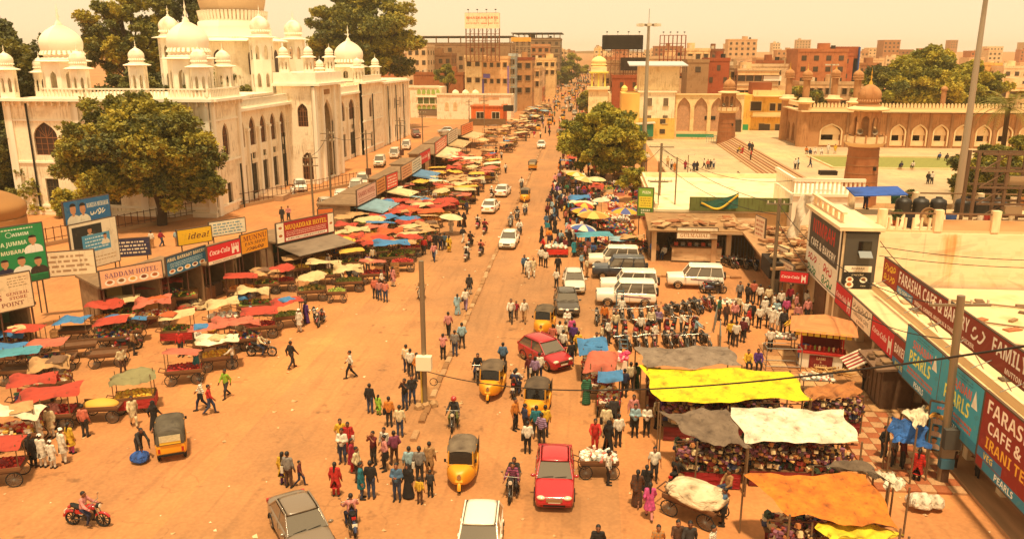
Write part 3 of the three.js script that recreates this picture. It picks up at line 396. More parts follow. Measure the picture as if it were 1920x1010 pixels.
function bigMinaret(x, y, z, label) {
  const g = thing('stone_minaret', label, 'minaret', x, y, z);
  mesh(g, 'shaft', cg('mshaft', () => uvm(new THREE.CylinderGeometry(1.65, 1.95, 6.7, 12, 1))), mat('#a4693f', { map: stainT, b: plasterT, bs: .03 }), 0, 3.35, 0);
  for (let j = 0; j < 7; j++) mesh(g, 'stone_course', cg('mco', () => new THREE.CylinderGeometry(1, 1, .07, 12)), STONE2, 0, .9 + j * .9, 0).scale.set(1.93 - j * .034, 1, 1.93 - j * .034);
  mesh(g, 'balcony', cg('mbal', () => lathe([[1.6, 0], [2.0, .25], [2.25, .5], [2.3, .62], [0, .64]], 12)), LIGHT, 0, 6.5, 0);
  for (let i = 0; i < 12; i++) { const a = i * Math.PI / 6; const p = bx(g, 'balcony_panel', LIGHT, Math.sin(a) * 2.12, 7.45, Math.cos(a) * 2.12, 1.12, .62, .12, a); bx(g, 'balcony_post', STONE, Math.sin(a + .2618) * 2.2, 7.5, Math.cos(a + .2618) * 2.2, .16, .85, .16, a); }
  mesh(g, 'lantern_core', CYL, STONE2, 0, 8.6, 0).scale.set(.75, 3, .75);
  for (let i = 0; i < 8; i++) { const a = i * Math.PI / 4; cyl(g, 'column', STONE, Math.sin(a) * 1.35, 8.4, Math.cos(a) * 1.35, .17, 2.6); mesh(g, 'arch', cg('march', () => { const s = new THREE.Shape([new THREE.Vector2(-.56, 0), new THREE.Vector2(.56, 0), new THREE.Vector2(.56, 1.1), new THREE.Vector2(-.56, 1.1)]); s.holes.push(arch(new THREE.Path(), 0, 0.001, .8, .2, .5)); return uvm(new THREE.ExtrudeGeometry(s, { depth: .2, bevelEnabled: false })); }), STONE, Math.sin(a + Math.PI / 8) * 1.22, 9.3, Math.cos(a + Math.PI / 8) * 1.22, 0, a + Math.PI / 8, 0); }
  mesh(g, 'eave', cg('meave', () => lathe([[1.3, -.25], [1.55, 0], [2.25, .05], [2.25, .22], [1.5, .45], [0, .5]], 12)), LIGHT, 0, 10.55, 0);
  dome(g, 1.25, 1.85, 11.0, STONE, .6, 20, mat('#d9a640', { r: .4, m: .5 }), 1.9);
  for (const a of [-.6, .2]) { const h = mesh(g, 'loudspeaker', cg('horn', () => lathe([[.05, 0], [.12, .2], [.34, .5]], 12)), mat('#8d7a62', { side: THREE.DoubleSide }), Math.sin(a) * 1.5, 8.3, Math.cos(a) * 1.5, 1.4, 0, 0); h.rotation.set(1.5, 0, -a); }
  bx(g, 'slit_window', BLACK, .9, 4.2, 1.62, .3, .4, .2, .5);
  return g;
}
bigMinaret(30.9, 1.6, -95.5, 'large stone minaret with horn loudspeakers rising behind the white balustrade roof');
bigMinaret(28.6, 0, -176, 'distant stone minaret at the head of the plaza steps');
{ // mosque: domeless prayer hall front with arcade wing, four slender minarets
  const x0 = 39.4, z = -157, y0 = 1.6, h = 6.5, w = 62, M = thing('stone_mosque', 'long stone mosque arcade with screened pointed arches and slender minarets', 'mosque', x0, y0, z), SCR = mat('#f3d3a2', { r: .9 });
  const hs = []; for (let i = 0; i < 14; i++) hs.push({ x: i < 2 ? 5.2 + i * 6.4 : 17.2 + (i - 2) * 3.75, y: .35, w: i < 2 ? 3.6 : 2.3, h: 2.4, ha: 1.3 });
  panel(M, 'wall', STONE, 0, 0, 0, 0, w, h, .9, hs); bx(M, 'inner_wall', dull('#b58458'), w / 2, h / 2, -5, w, h, .3); bx(M, 'roof', STONE2, w / 2, h - .1, -6, w, .3, 12);
  for (const o of hs) { const a = o.w / 2.3; mesh(M, 'arch_screen', cg('ascr' + o.w, () => { const s = arch(new THREE.Shape(), 0, 0, o.w, .01, o.ha + .5); return uvm(new THREE.ExtrudeGeometry(s, { depth: .12, bevelEnabled: false })); }), SCR, o.x, 2.25, -.55); bx(M, 'low_screen', SCR, o.x, .8, -.5, o.w, .9, .12); bx(M, 'side_screen', SCR, o.x + o.w * .3, 1.7, -.62, o.w * .3, 1.4, .1); mesh(M, 'arch_rim', cg('rim' + o.w, () => { const s = arch(new THREE.Shape(), 0, 0, o.w + .5, o.h, o.ha + .3); s.holes.push(arch(new THREE.Path(), 0, .001, o.w, o.h, o.ha)); return uvm(new THREE.ExtrudeGeometry(s, { depth: .12, bevelEnabled: false })); }), LIGHT, o.x, .35, .003); }
  for (let i = 0; i <= 14; i++) bx(M, 'pilaster', STONE2, i < 2 ? .4 + i * 7.6 : 15.2 + (i - 2) * 3.75, h / 2, .1, .4, h, .3);
  panel(M, 'wall', STONE, 0, 0, -14, Math.PI / 2 * 3 - Math.PI / 2 * 0, 14, h, .6, [{ x: 3, y: .4, w: 2.2, h: 2.4, ha: 1.3 }, { x: 7, y: .4, w: 2.2, h: 2.4, ha: 1.3 }, { x: 11, y: .4, w: 2.2, h: 2.4, ha: 1.3 }]);
  bx(M, 'cornice', LIGHT, w / 2, h + .1, .5, w + 1.4, .25, 1.4); bx(M, 'cornice', LIGHT, -.4, h + .1, -7, 1.2, .25, 14);
  const mer = new THREE.ExtrudeGeometry(arch(new THREE.Shape(), 0, 0, .42, .5, .4), { depth: .25, bevelEnabled: false, curveSegments: 3 }); uvm(mer);
  for (let i = 0; i < 96; i++) mesh(M, 'merlon', mer, LIGHT, .4 + i * .64, h + .7, .1); bx(M, 'parapet', LIGHT, w / 2, h + .48, .2, w, .55, .35); for (let i = 0; i < 20; i++) mesh(M, 'merlon', mer, LIGHT, -.1, h + .7, -.6 - i * .66, 0, Math.PI / 2, 0);
  const slim = (x, zz, s, hh) => { const g = new THREE.Group(); g.name = 'minaret'; g.position.set(x, 0, zz); M.add(g); mesh(g, 'base', cg('sb', () => uvm(new THREE.CylinderGeometry(1.15, 1.2, h + 1.6, 8))), STONE, 0, (h + 1.6) / 2, 0).scale.set(s, 1, s); mesh(g, 'gallery', cg('sg', () => lathe([[1.1, 0], [1.75, .3], [1.75, .5], [1.2, .62], [1.15, 1.1], [.9, 1.2]], 8)), LIGHT, 0, h + 1.3, 0).scale.set(s, 1, s); mesh(g, 'spire_shaft', CYL, STONE, 0, h + 2.4 + hh / 2, 0).scale.set(.62 * s, hh, .62 * s); const d = new THREE.Group(); dome(g, .95 * s, 1.25 * s, h + 2.3 + hh, STONE, .5, 12, mat('#d9a640', { r: .4, m: .5 }), 1.5); };
  slim(0, -13.5, 1, 3.4); slim(.2, -.6, 1, 3.4); slim(8.6, -12.5, 1, 3.4); slim(9.2, -.4, 1, 3.4);
  for (const x of [26.8, 32]) { cyl(M, 'turret', STONE, x, h + 2, -6, .45, 3.4); mesh(M, 'turret_dome', lathe(domePts(.6, .9), 12), STONE, x, h + 3.6, -6); mesh(M, 'turret_finial', finialG, STONE, x, h + 4.4, -6).scale.set(.2, .8, .2); }
}
{ // low white mosque tower with yellow kiosk at the street bend
  const g = thing('kiosk_minaret', 'yellow and white domed kiosk tower of a small mosque at the street bend', 'minaret', 1.7, 0, -232), W = wall('#fdeec0'), Yk = mat('#e3cf5c', { r: .8 });
  mesh(g, 'wall', boxG(15, 8, 12, 6, 4, -6.5), W); mesh(g, 'tower_base', boxG(5.4, 9, 5, .3, 4.5, -1.5), W); bx(g, 'parapet', W, .3, 9.4, -1.4, 6.2, .8, 6);
  for (const [x, zz] of [[-1.5, .4], [2.1, .4], [-1.5, -3.2], [2.1, -3.2], [.3, .5]]) bx(g, 'kiosk_post', Yk, x, 11.6, zz, .45, 3.8, .45); bx(g, 'kiosk_core', W, .3, 11.4, -1.4, 2.2, 3.6, 2.2); bx(g, 'eave', Yk, .3, 13.6, -1.4, 5.4, .4, 5.4); bx(g, 'attic', W, .3, 14.4, -1.4, 4.4, 1.2, 4.4);
  const t = new THREE.Group(); t.name = 'onion_dome'; t.position.set(.3, 15, -1.4); g.add(t); dome(t, 2.1, 2.4, 0, mat('#f4dc96'), .7, 14, mat('#d9a640'), 2.6);
  for (const x of [7.5, 11]) { const k = new THREE.Group(); k.name = 'roof_dome'; k.position.set(x, 8, 0); g.add(k); dome(k, .9, 1.3, 0, mat('#f7dc7a'), .9, 10, mat('#d9a640'), 1.2); }
}
{ // low hall roof beside the shops with green parapet, plaza edge wall, shelter
  const H = thing('flat_roof_hall', 'low hall with a broad cream flat roof and a green painted parapet', 'building', 8, 0, -78), C = plaster('#f6dfb4'), Gn = wall('#6f7a40');
  mesh(H, 'wall', boxG(17, 3.4, 22, 7, 1.7, -11.5), wall('#e9c791')); mesh(H, 'roof', boxG(17.4, .25, 22.4, 7, 3.55, -11.5), C); mesh(H, 'parapet', boxG(11, 1.3, .3, 7.2, 4.3, -.2), Gn); mesh(H, 'parapet', boxG(.25, .5, 22, -1.4, 3.95, -11.5), C); mesh(H, 'parapet', boxG(17, .5, .25, 7, 3.95, -22.5), C);
  const bn = mesh(H, 'draped_flag', cg('flag', () => { const g = new THREE.PlaneGeometry(5, 1.6, 12, 5), p = g.attributes.position; for (let i = 0; i < p.count; i++) { const u = p.getX(i) / 5 + .5; p.setY(i, p.getY(i) * (.35 + .8 * u) + .5 * u - 1.1 * u * (1 - u)); p.setZ(i, .15 * Math.sin(u * 9)); } g.computeVertexNormals(); return g; }), cloth('#2d6a5c'), 4.4, 4.4, .3).scale.set(.7, .8, 1); mesh(H, 'flag_border', tubeG([V(2.7, 4.5, .4), V(4.3, 3.95, .45), V(6.1, 5.3, .4)], .11), cloth('#e8c23c'));
  const E = thing('plaza_side_wall', 'tan corrugated wall running along the plaza edge beside the shelter', 'wall', 10.8, 0, -116), cm = dull('#d6ad7c'); for (let i = 0; i < 20; i++) bx(E, 'panel', cm, (i % 2) * .08, 1.1, -12 + i * 1.15, .16, 2.2, 1.12);
  const sh = thing('roadside_shelter', 'open shelter with a slanting tin roof under the round tree', 'shelter', 5.6, 0, -122), tn = metal('#cdbb9c'); bx(sh, 'roof', tn, .5, 3.5, 0, 5.6, .14, 4.2, 0, 0, .08); for (const x of [-1.8, 1, 2.8]) for (const z of [-1.6, 1.6]) cyl(sh, 'post', dull('#8a6846'), x, 1.7, z, .09, 3.4); bx(sh, 'counter', dull('#6a452c'), .4, .5, -1.4, 3.4, 1, .6);
  const W2 = thing('white_balustrade_roof', 'white rooftop balustrade with rows of little arches behind the rubble roofs', 'building', 19.2, 0, -77), ww = plaster('#fff1d6'); mesh(W2, 'wall', boxG(6.4, 5.4, 8, 3, 2.7, -4), ww); bx(W2, 'parapet', ww, 3, 6.9, 0, 6.4, .3, .3); bx(W2, 'parapet', ww, 3, 5.5, 0, 6.4, .25, .35); for (let i = 0; i < 16; i++) bx(W2, 'baluster', ww, .1 + i * .4, 6.2, 0, .16, 1.2, .2); bx(W2, 'parapet', ww, -.1, 6.9, -4, .3, .3, 8); for (let i = 0; i < 10; i++) bx(W2, 'baluster', ww, -.1, 6.2, -.6 - i * .75, .2, 1.2, .16); bx(W2, 'stair_block', ww, -2.6, 1.6, -9, 4.6, 3.2, 3); bx(W2, 'roof_vent', DARK, 3.6, 7.2, -3, 1.6, .4, .8);
}
// ---------- signs ----------
function squig(k, x, y, w, h, col, n = 6, s = 1) { const q = rng(Math.round(x * 3 + y * 7 + w + s)); k.strokeStyle = col; k.lineWidth = Math.max(2, h * .16); k.lineCap = 'round'; for (let i = 0; i < n; i++) { const cx = x + (i + .5) * w / n, r = Math.min(w / n, h) * .42; k.beginPath(); k.arc(cx, y + h * (.4 + .2 * q()), r * (.6 + .4 * q()), q() * 6.3, q() * 6.3 + 3.6); k.stroke(); k.beginPath(); k.moveTo(cx - r, y + h * (.75 + .15 * q())); k.quadraticCurveTo(cx, y + h * (.5 + .6 * q()), cx + r, y + h * (.2 + .5 * q())); k.stroke(); } }
function lines(k, x, y, w, n, dy, col, px = 10) { const q = rng(Math.round(x + y + w)); k.fillStyle = col; for (let i = 0; i < n; i++) { let a = x + q() * 6; while (a < x + w - 8) { const l = 6 + q() * 20; k.fillRect(a, y + i * dy, Math.min(l, x + w - a), px); a += l + 6; } } }
function dishes(k, x, y, r, n, dx) { for (let i = 0; i < n; i++) { k.fillStyle = '#f6ead2'; k.beginPath(); k.ellipse(x + i * dx, y, r, r * .7, 0, 0, 7); k.fill(); k.fillStyle = ['#b8642c', '#8a5a2a', '#d9a03c', '#7a3a20'][i % 4]; k.beginPath(); k.ellipse(x + i * dx, y - r * .1, r * .6, r * .4, 0, 0, 7); k.fill(); } }
function head(k, x, y, r, coat, cap) { k.fillStyle = coat; k.beginPath(); k.ellipse(x, y + r * 2.3, r * 1.9, r * 1.3, 0, Math.PI, 0); k.fill(); k.fillRect(x - r * 1.9, y + r * 2.25, r * 3.8, r * .8); k.fillStyle = '#c98d62'; k.beginPath(); k.ellipse(x, y, r * .8, r, 0, 0, 7); k.fill(); k.fillRect(x - r * .3, y + r * .7, r * .6, r * .6); k.fillStyle = cap || '#1d1510'; k.beginPath(); k.ellipse(x, y - r * .55, r * .85, r * .6, 0, Math.PI, 0); k.fill(); }
const cola = print(256, 128, (k, w, h) => { fill(k, '#d3202a', 0, 0, w, h); tx(k, 'Coca-Cola', 92, 62, 44, '#fff2e0', 'italic bold', 'serif', 168); fill(k, '#f7e6d0', 196, 50, 40, 66); fill(k, '#f7e6d0', 196, 30, 8, 40); fill(k, '#f7e6d0', 228, 30, 8, 40); k.fillStyle = '#d3202a'; k.beginPath(); k.arc(216, 96, 10, 0, 7); k.fill(); k.fillRect(206, 96, 20, 22); });
const SG = (m, edge = mat('#4a3a2c')) => sixM(m, edge);
// flat sign board with a frame; faces local +z
function sign(parent, name, m, x, y, z, w, h, ry, t = .08) { const o = mesh(parent, name, UNIT, sixM(m, mat('#4a3a2c')), x, y, z, 0, ry, 0); o.scale.set(w, h, t); return o; }
function board(name, label, m, x, y, z, w, h, ry, o = {}) { const g = thing(name, label, o.cat || 'sign', x, y, z, ry, o.group); sign(g, 'panel', m, 0, 0, 0, w, h, 0); const fm = mat(o.frame || '#5a4636'); bx(g, 'frame_bar', fm, 0, h / 2 + .03, -.02, w + .12, .07, .12); bx(g, 'frame_bar', fm, 0, -h / 2 - .03, -.02, w + .12, .07, .12); for (const s of [-1, 1]) bx(g, 'frame_post', fm, s * (w / 2 + .04), 0, -.03, .08, h, .12); if (o.legs) for (const s of [-1, 1]) cyl(g, 'leg', fm, s * w * .4, -h / 2 - o.legs / 2, -.08, .05, o.legs); return g; }
const SD = -Math.PI / 2; // sign planes on the mosque side face the street
// ---------- corner cafe and bakery building ----------
const nim = print(512, 300, (k, w, h) => { fill(k, '#f6ead2', 0, 0, w, h); fill(k, '#4a4038', 30, 8, w - 50, 168); tx(k, 'NIMRAH', 255, 60, 88, '#c22a20', 'bold', 'sans-serif', 390); tx(k, 'CAFE & BAKERY', 262, 140, 54, '#f4ead6', 'bold', 'sans-serif', 420); squig(k, 40, 190, 150, 44, '#c0281e', 4); squig(k, 300, 190, 130, 44, '#c0281e', 3, 2); tx(k, '-', 235, 212, 30, '#3a3a6a'); squig(k, 50, 244, 140, 44, '#2c7a46', 4, 3); squig(k, 290, 244, 160, 44, '#2c7a46', 4, 5); });
const nimPost = print(256, 192, (k, w, h) => { fill(k, '#1a1410', 0, 0, w, h); fill(k, '#efe0c4', 0, 0, w, 52); tx(k, 'NIMRAH', w / 2, 22, 30, '#6a4a34'); tx(k, 'CAFE & BAKERY', w / 2, 44, 13, '#6a4a34'); tx(k, 'Irani Chai', w / 2, 76, 22, '#f3e2bd', 'italic bold', 'serif'); dishes(k, 60, 118, 36, 2, 130); dishes(k, 60, 162, 40, 1, 0); tx(k, 'Cakes', 190, 168, 18, '#f3e2bd', 'italic', 'serif'); });
const TW = wall('#f7dfb8'), TWs = print(1024, 256, (k, w, h) => { fill(k, '#f3d9b2', 0, 0, w, h); const q = rng(4); for (let i = 0; i < 420; i++) { k.fillStyle = `rgba(${150 + q() * 60 | 0},${95 + q() * 50 | 0},${50 + q() * 40 | 0},${.03 + q() * .06})`; k.fillRect(q() * w, q() * h, 4 + q() * 60, 2 + q() * 26); } for (const [x, ww] of [[152, 15], [166, 7], [158, 24], [520, 6], [740, 14], [905, 8]]) for (let i = 0; i < 90; i++) { k.fillStyle = `rgba(196,${100 + q() * 40 | 0},48,${.02 + q() * .05})`; k.fillRect(x + (q() + q() - 1) * ww, q() * q() * h * .3, 1 + q() * 4, 20 + q() * q() * h); } });
{
  const N = thing('corner_cafe_building', 'white corner building with a projecting sign box and a laundry filled roof terrace', 'building', 16.3, 0, -52.5);
  mesh(N, 'sign_box', boxG(2.2, 4.7, 8, 1.15, 4.9, -4.05), TW); sign(N, 'sign_panel', nim, -.02, 4.9, -4.05, 7.9, 4.6, SD); bx(N, 'roof_cap', TW, 1.1, 7.36, -4.05, 2.8, .22, 8.6);
  bx(N, 'front_panel', mat('#4b453d', { r: .5 }), 1.2, 5.1, .02, 2.0, 4.0, .12); sign(N, 'menu_poster', nimPost, 1.1, 4.2, .12, 1.7, 1.5, 0, .06); bx(N, 'window', GLASS, 1.4, 6.1, .1, .8, .9, .08); bx(N, 'window_shutter', mat('#8a8f90'), 1.4, 5.75, .35, .8, .06, .6, 0, .6); bx(N, 'sign_trim', mat('#2c2620'), 1.2, 7.12, .05, 2.1, .1, .2);
  mesh(N, 'wall', boxG(30, 7, 8, 17.4, 3.5, -5.1), TW); const tw = bx(N, 'wall_face', [TW, TW, TW, TW, TWs, TW], 17.4, 5.1, -1.05, 30, 3.7, .12); bx(N, 'wall', TW, 1.15, 1.25, -5, 2.0, 2.5, 6);
  bx(N, 'roof_terrace', plaster('#e9c79a'), 17.4, 7.06, -5.1, 30, .1, 8); bx(N, 'door', WOOD, .1, 1.3, -4, .12, 2.4, 2.6);
  // terrace parapets: posts with rails
  for (let i = 0; i < 9; i++) { bx(N, 'terrace_post', TW, 2.7 + i * 3.5, 7.75, -1.2, .5, 1.4, .4); if (i < 8) { bx(N, 'terrace_rail', dull('#8a6446'), 4.45 + i * 3.5, 8.2, -1.2, 3, .1, .1); if (i % 3) bx(N, 'terrace_wall', plaster('#d9ad80'), 4.45 + i * 3.5, 7.45, -1.25, 3, .7, .16); else for (let j = 0; j < 6; j++) bx(N, 'terrace_baluster', TW, 3.2 + i * 3.5 + j * .5, 7.5, -1.25, .14, .8, .14); } }
  for (let i = 0; i < 7; i++) { bx(N, 'terrace_post', TW, 3 + i * 4.5, 7.75, -8.6, .4, 1.3, .4); bx(N, 'terrace_rail', dull('#9a7450'), 5.2 + i * 4.5, 8.35, -8.6, 4.2, .1, .1); }
  for (let i = 0; i < 6; i++) bx(N, 'terrace_baluster', TW, .3, 7.6, -1.6 - i * 1.3, .2, 1.1, .2); bx(N, 'terrace_rail', TW, .3, 8.15, -4.8, .3, .12, 7.6);
  // ground storey under the sign box: shop bays
  for (let i = 0; i < 4; i++) bx(N, 'pillar', TW, .3, 1.25, -1 - i * 2.3, .35, 2.5, .35);
  const cl = rng(6), lc = ['#b83a2c', '#f3e4c8', '#3a5a9a', '#2d2a30', '#c88a4a', '#7a3a54', '#dfc9a0', '#3f6f5a'];
  for (let i = 0; i < 26; i++) { const x = 4 + cl() * 26, zz = cl() < .55 ? -1.6 : -8.8, w = .35 + cl() * .5, h = .6 + cl() * .5, c = lc[i % 8]; const o = mesh(scene, 'laundry', cg('laun' + (i % 3), () => { const g = new THREE.BoxGeometry(1, 1, .04, 6, 5, 1), p = g.attributes.position; for (let k = 0; k < p.count; k++) { p.setZ(k, p.getZ(k) + .09 * Math.sin(p.getX(k) * 9 + i) * (.5 - p.getY(k))); p.setX(k, p.getX(k) * (1 - .12 * (p.getY(k) + .5) * ((i % 3) - 1))); } g.computeVertexNormals(); return g; }), cloth(c), 16.3 + x, 8.15 - h / 2, -52.5 + zz); o.scale.set(w, h, 1); tag(o, ['red', 'white', 'blue', 'black', 'tan', 'plum', 'cream', 'green'][i % 8] + ' garment hung to dry on the roof terrace rail', 'laundry', ['red', 'white', 'blue', 'black', 'tan', 'plum', 'cream', 'green'][i % 8] + ' laundry on the terrace'); }
  const tank = (x, z, i) => { const t = thing('water_tank', 'black ribbed plastic water tank lined up on the roof terrace', 'water tank', x, 7.1, z, 0, 'black tanks on the terrace'); mesh(t, 'drum', cg('tank', () => lathe([[.55, 0], [.58, .1], [.54, .2], [.58, .35], [.54, .5], [.58, .65], [.54, .8], [.5, .95], [.2, 1.1]], 14)), mat('#26211d', { r: .5 })); mesh(t, 'lid', CYL, mat('#3a332c'), 0, 1.12, 0).scale.set(.22, .1, .22); };
  for (let i = 0; i < 6; i++) tank(22.6 + i * 1.2 + (i > 2 ? .5 : 0), -60, i);
  const pot = (x, z, s) => { const p = thing('potted_plant', 'leafy potted plant on the roof terrace', 'plant', x, 7.1, z, 0, 'terrace pot plants'); mesh(p, 'pot', cg('pot', () => lathe([[.01, 0], [.2, 0], [.28, .4], [.3, .42], [.26, .4], [.01, .36]], 12)), dull('#a8562f')); leafBall(p, .4 * s, .75, 90, ['#5d6a28', '#7c8434', '#414e1c']); }; nim.pot = pot;
  bx(thing('blue_roof_sheet', 'blue plastic sheet stretched over a terrace shed', 'tarpaulin', 20.4, 8.7, -59.4), 'sheet', cloth('#2a5cc0'), 0, 0, 0, 3.6, .07, 2.2, 0, .12, .04);
  const dish = thing('round_basket', 'large round cane basket leaning on the roof terrace', 'basket', 22.4, 7.15, -55, .2); mesh(dish, 'rim', new THREE.TorusGeometry(.55, .08, 8, 20), dull('#8a6038'), 0, .6, 0, -.2); mesh(dish, 'weave', new THREE.CircleGeometry(.52, 20), mat('#caa06a', { side: THREE.DoubleSide, map: grainT }), 0, .6, -.02, -.2);
}
{ // row of shops with fascia signs
  const S = thing('shop_row_building', 'low flat roofed shop row below a long run of painted fascia signs', 'building', 16.3, 0, -40), Rf = plaster('#efd0a0');
  mesh(S, 'roof', boxG(30, .3, 28, 15.2, 3.25, .9), Rf); mesh(S, 'back_wall', boxG(.3, 3.1, 27, 4.2, 1.55, 1), dull('#b98c60')); bx(S, 'upper_wall', TW, 2.2, 3.6, .5, .2, .5, 26);
  for (let i = 0; i < 9; i++) { bx(S, 'pillar', i > 6 ? mat('#aab4e0', { r: .7 }) : TW, 1.4, 1.55, -11.6 + i * 3.2, .45, 3.1, .45); }
  for (let i = 0; i < 8; i++) { bx(S, 'counter', mat(['#7a5a3a', '#c9b28a', '#8a3a2a', '#5a6a7a'][i % 4]), 2.4, .55, -10 + i * 3.2, .7, 1.1, 2.2); bx(S, 'shelf_unit', mat(['#c7a071', '#8a6a4a', '#d8c49c'][i % 3]), 3.8, 1.5, -10 + i * 3.2, .4, 2.6, 2.5); for (let j = 0; j < 4; j++) bx(S, 'shelf_stock', mat(['#c23a2a', '#e8c050', '#3a6a9a', '#e9dcc0', '#4a7a4a'][(i + j) % 5]), 3.55, .6 + j * .62, -10 + i * 3.2, .15, .42, 2.2); }
  { const q = rng(23); for (let i = 0; i < 46; i++) bx(S, 'roof_scrap', dull(['#b08a60', '#8a6a4c', '#d9b588', '#6f5a48', '#c27a4c'][i % 5]), 3 + q() * 9, 3.44, -12 + q() * 22, .2 + q() * .9, .06 + q() * .12, .15 + q() * .5, q() * 3); for (let i = 0; i < 5; i++) bar(S, 'roof_pipe', dull('#9a7a5c'), V(3 + q() * 2, 3.5, -11 + i * 4), V(9 + q() * 4, 3.5, -10 + i * 4 + q() * 3), .05); }
  bx(S, 'threshold', dull('#c99a6c'), 1.8, .08, 1, 3.4, .16, 27);
}
const farText = print(2048, 128, (k, w, h) => { fill(k, '#8e2b1c', 0, 0, w, h); fill(k, '#a8391f', 0, 0, 200, h); squig(k, 16, 12, 160, 46, '#f0c030', 4); squig(k, 16, 66, 160, 46, '#f0c030', 4, 4); tx(k, 'FARASHA CAFE & BAKERY', 620, 46, 84, '#fdeedb', 'bold', 'sans-serif', 800); fill(k, '#3f86b0', 216, 92, 210, 34); tx(k, 'VEG NON-VEG', 320, 110, 28, '#fff2dc', 'bold', 'sans-serif', 190); tx(k, 'INDIAN, CHINESE, MUGHLAI & TANDOORI, CHICKEN,', 770, 112, 26, '#fdeedb', 'bold', 'sans-serif', 640); squig(k, 1045, 14, 120, 70, '#fdeedb', 2, 9); tx(k, 'FAMILY RESTAURANT', 1600, 46, 84, '#fdeedb', 'bold', 'sans-serif', 760); tx(k, 'MUTTON DUM BIRYANI & IRANI TEA', 1600, 110, 30, '#fdeedb', 'bold', 'sans-serif', 720); });
{ const b = board('roof_sign', 'long dark red cafe sign with white lettering standing on the shop roof', farText, 18.2, 5.35, -38.4, 23.4, 1.45, SD); for (let i = 0; i < 9; i++) { bar(b, 'strut', STEEL, V(-11 + i * 2.7, -.6, -.1), V(-11 + i * 2.7, -1.95, -1), .03); bar(b, 'bracket_arm', STEEL, V(-11 + i * 2.7, -.5, .05), V(-11 + i * 2.7, -.9, .9), .025); } }
const fPale = print(256, 112, (k, w, h) => { fill(k, '#f3e2c2', 0, 0, w, h); squig(k, 14, 10, 226, 40, '#8a7a64', 7); tx(k, 'FARASHA CAFE', w / 2, 70, 28, '#6a5a48', 'bold'); tx(k, '& BAKERY', w / 2, 98, 22, '#6a5a48', 'bold'); });
const fMar = print(256, 160, (k, w, h) => { fill(k, '#8e2b1c', 0, 0, w, h); tx(k, 'BAKERY', w / 2, 60, 66, '#fdeedb', 'bold', 'sans-serif', 240); fill(k, '#3a78a0', 0, 108, w, 52); tx(k, 'NON VEG', w / 2, 134, 36, '#f0d050', 'bold', 'sans-serif', 200); });
const pearl = print(512, 288, (k, w, h) => { fill(k, '#3aa0bc', 0, 0, w, h); lines(k, 150, 14, 250, 2, 14, '#2c6f86', 6); tx(k, 'SHAADAN', 250, 70, 62, '#e2624a', 'bold', 'sans-serif', 330); tx(k, 'PEARLS', 230, 142, 92, '#f2ea6a', 'bold', 'sans-serif', 400); k.fillStyle = '#f6f0de'; k.beginPath(); k.moveTo(430, 30); k.lineTo(470, 110); k.lineTo(400, 110); k.fill(); lines(k, 60, 200, 380, 2, 22, '#c8604a', 14); fill(k, '#2c7f9c', 0, 244, w, 44); tx(k, 'PEARLS', 256, 267, 42, '#f4efe0', 'bold', 'sans-serif', 260); });
const fIran = print(512, 400, (k, w, h) => { fill(k, '#8e2014', 0, 0, w, h); tx(k, 'FARASHA', 250, 62, 104, '#fdeedb', 'bold', 'sans-serif', 450); tx(k, 'CAFE &', 200, 160, 86, '#fdeedb', 'bold', 'sans-serif', 340); tx(k, 'IRANI TEA', 250, 246, 80, '#f3b63a', 'bold', 'sans-serif', 420); fill(k, '#3a78a0', 0, 296, 220, 50); tx(k, 'VEG', 100, 322, 46, '#f0d050'); fill(k, '#2c7f9c', 60, 350, 452, 50); tx(k, 'PEARLS', 250, 376, 48, '#f4efe0', 'bold', 'sans-serif', 300); });
board('fascia_sign', 'red soft drink fascia board beside the sign box corner', cola, 16.2, 3.2, -50.7, 3.3, 1.35, SD); board('fascia_sign', 'pale cafe name board between two red soft drink boards', fPale, 16.2, 3.2, -47.2, 3.5, 1.35, SD); board('fascia_sign', 'red soft drink fascia board next to the dark red bakery board', cola, 16.2, 3.2, -43.6, 3.4, 1.35, SD); board('fascia_sign', 'dark red bakery fascia board with a blue lower strip', fMar, 16.18, 3.1, -40.8, 2.0, 1.7, SD);
board('pearl_shop_sign', 'turquoise pearl shop board beside the dark red bakery board', pearl, 16.0, 3.75, -37.8, 4.1, 2.7, SD); board('pearl_shop_sign', 'turquoise pearl shop board beside the big cafe and tea board', pearl, 15.98, 3.7, -33.7, 4.0, 2.8, SD); board('cafe_sign', 'tall dark red cafe and tea board at the end of the fascia', fIran, 15.95, 3.6, -29.2, 4.6, 3.1, SD);
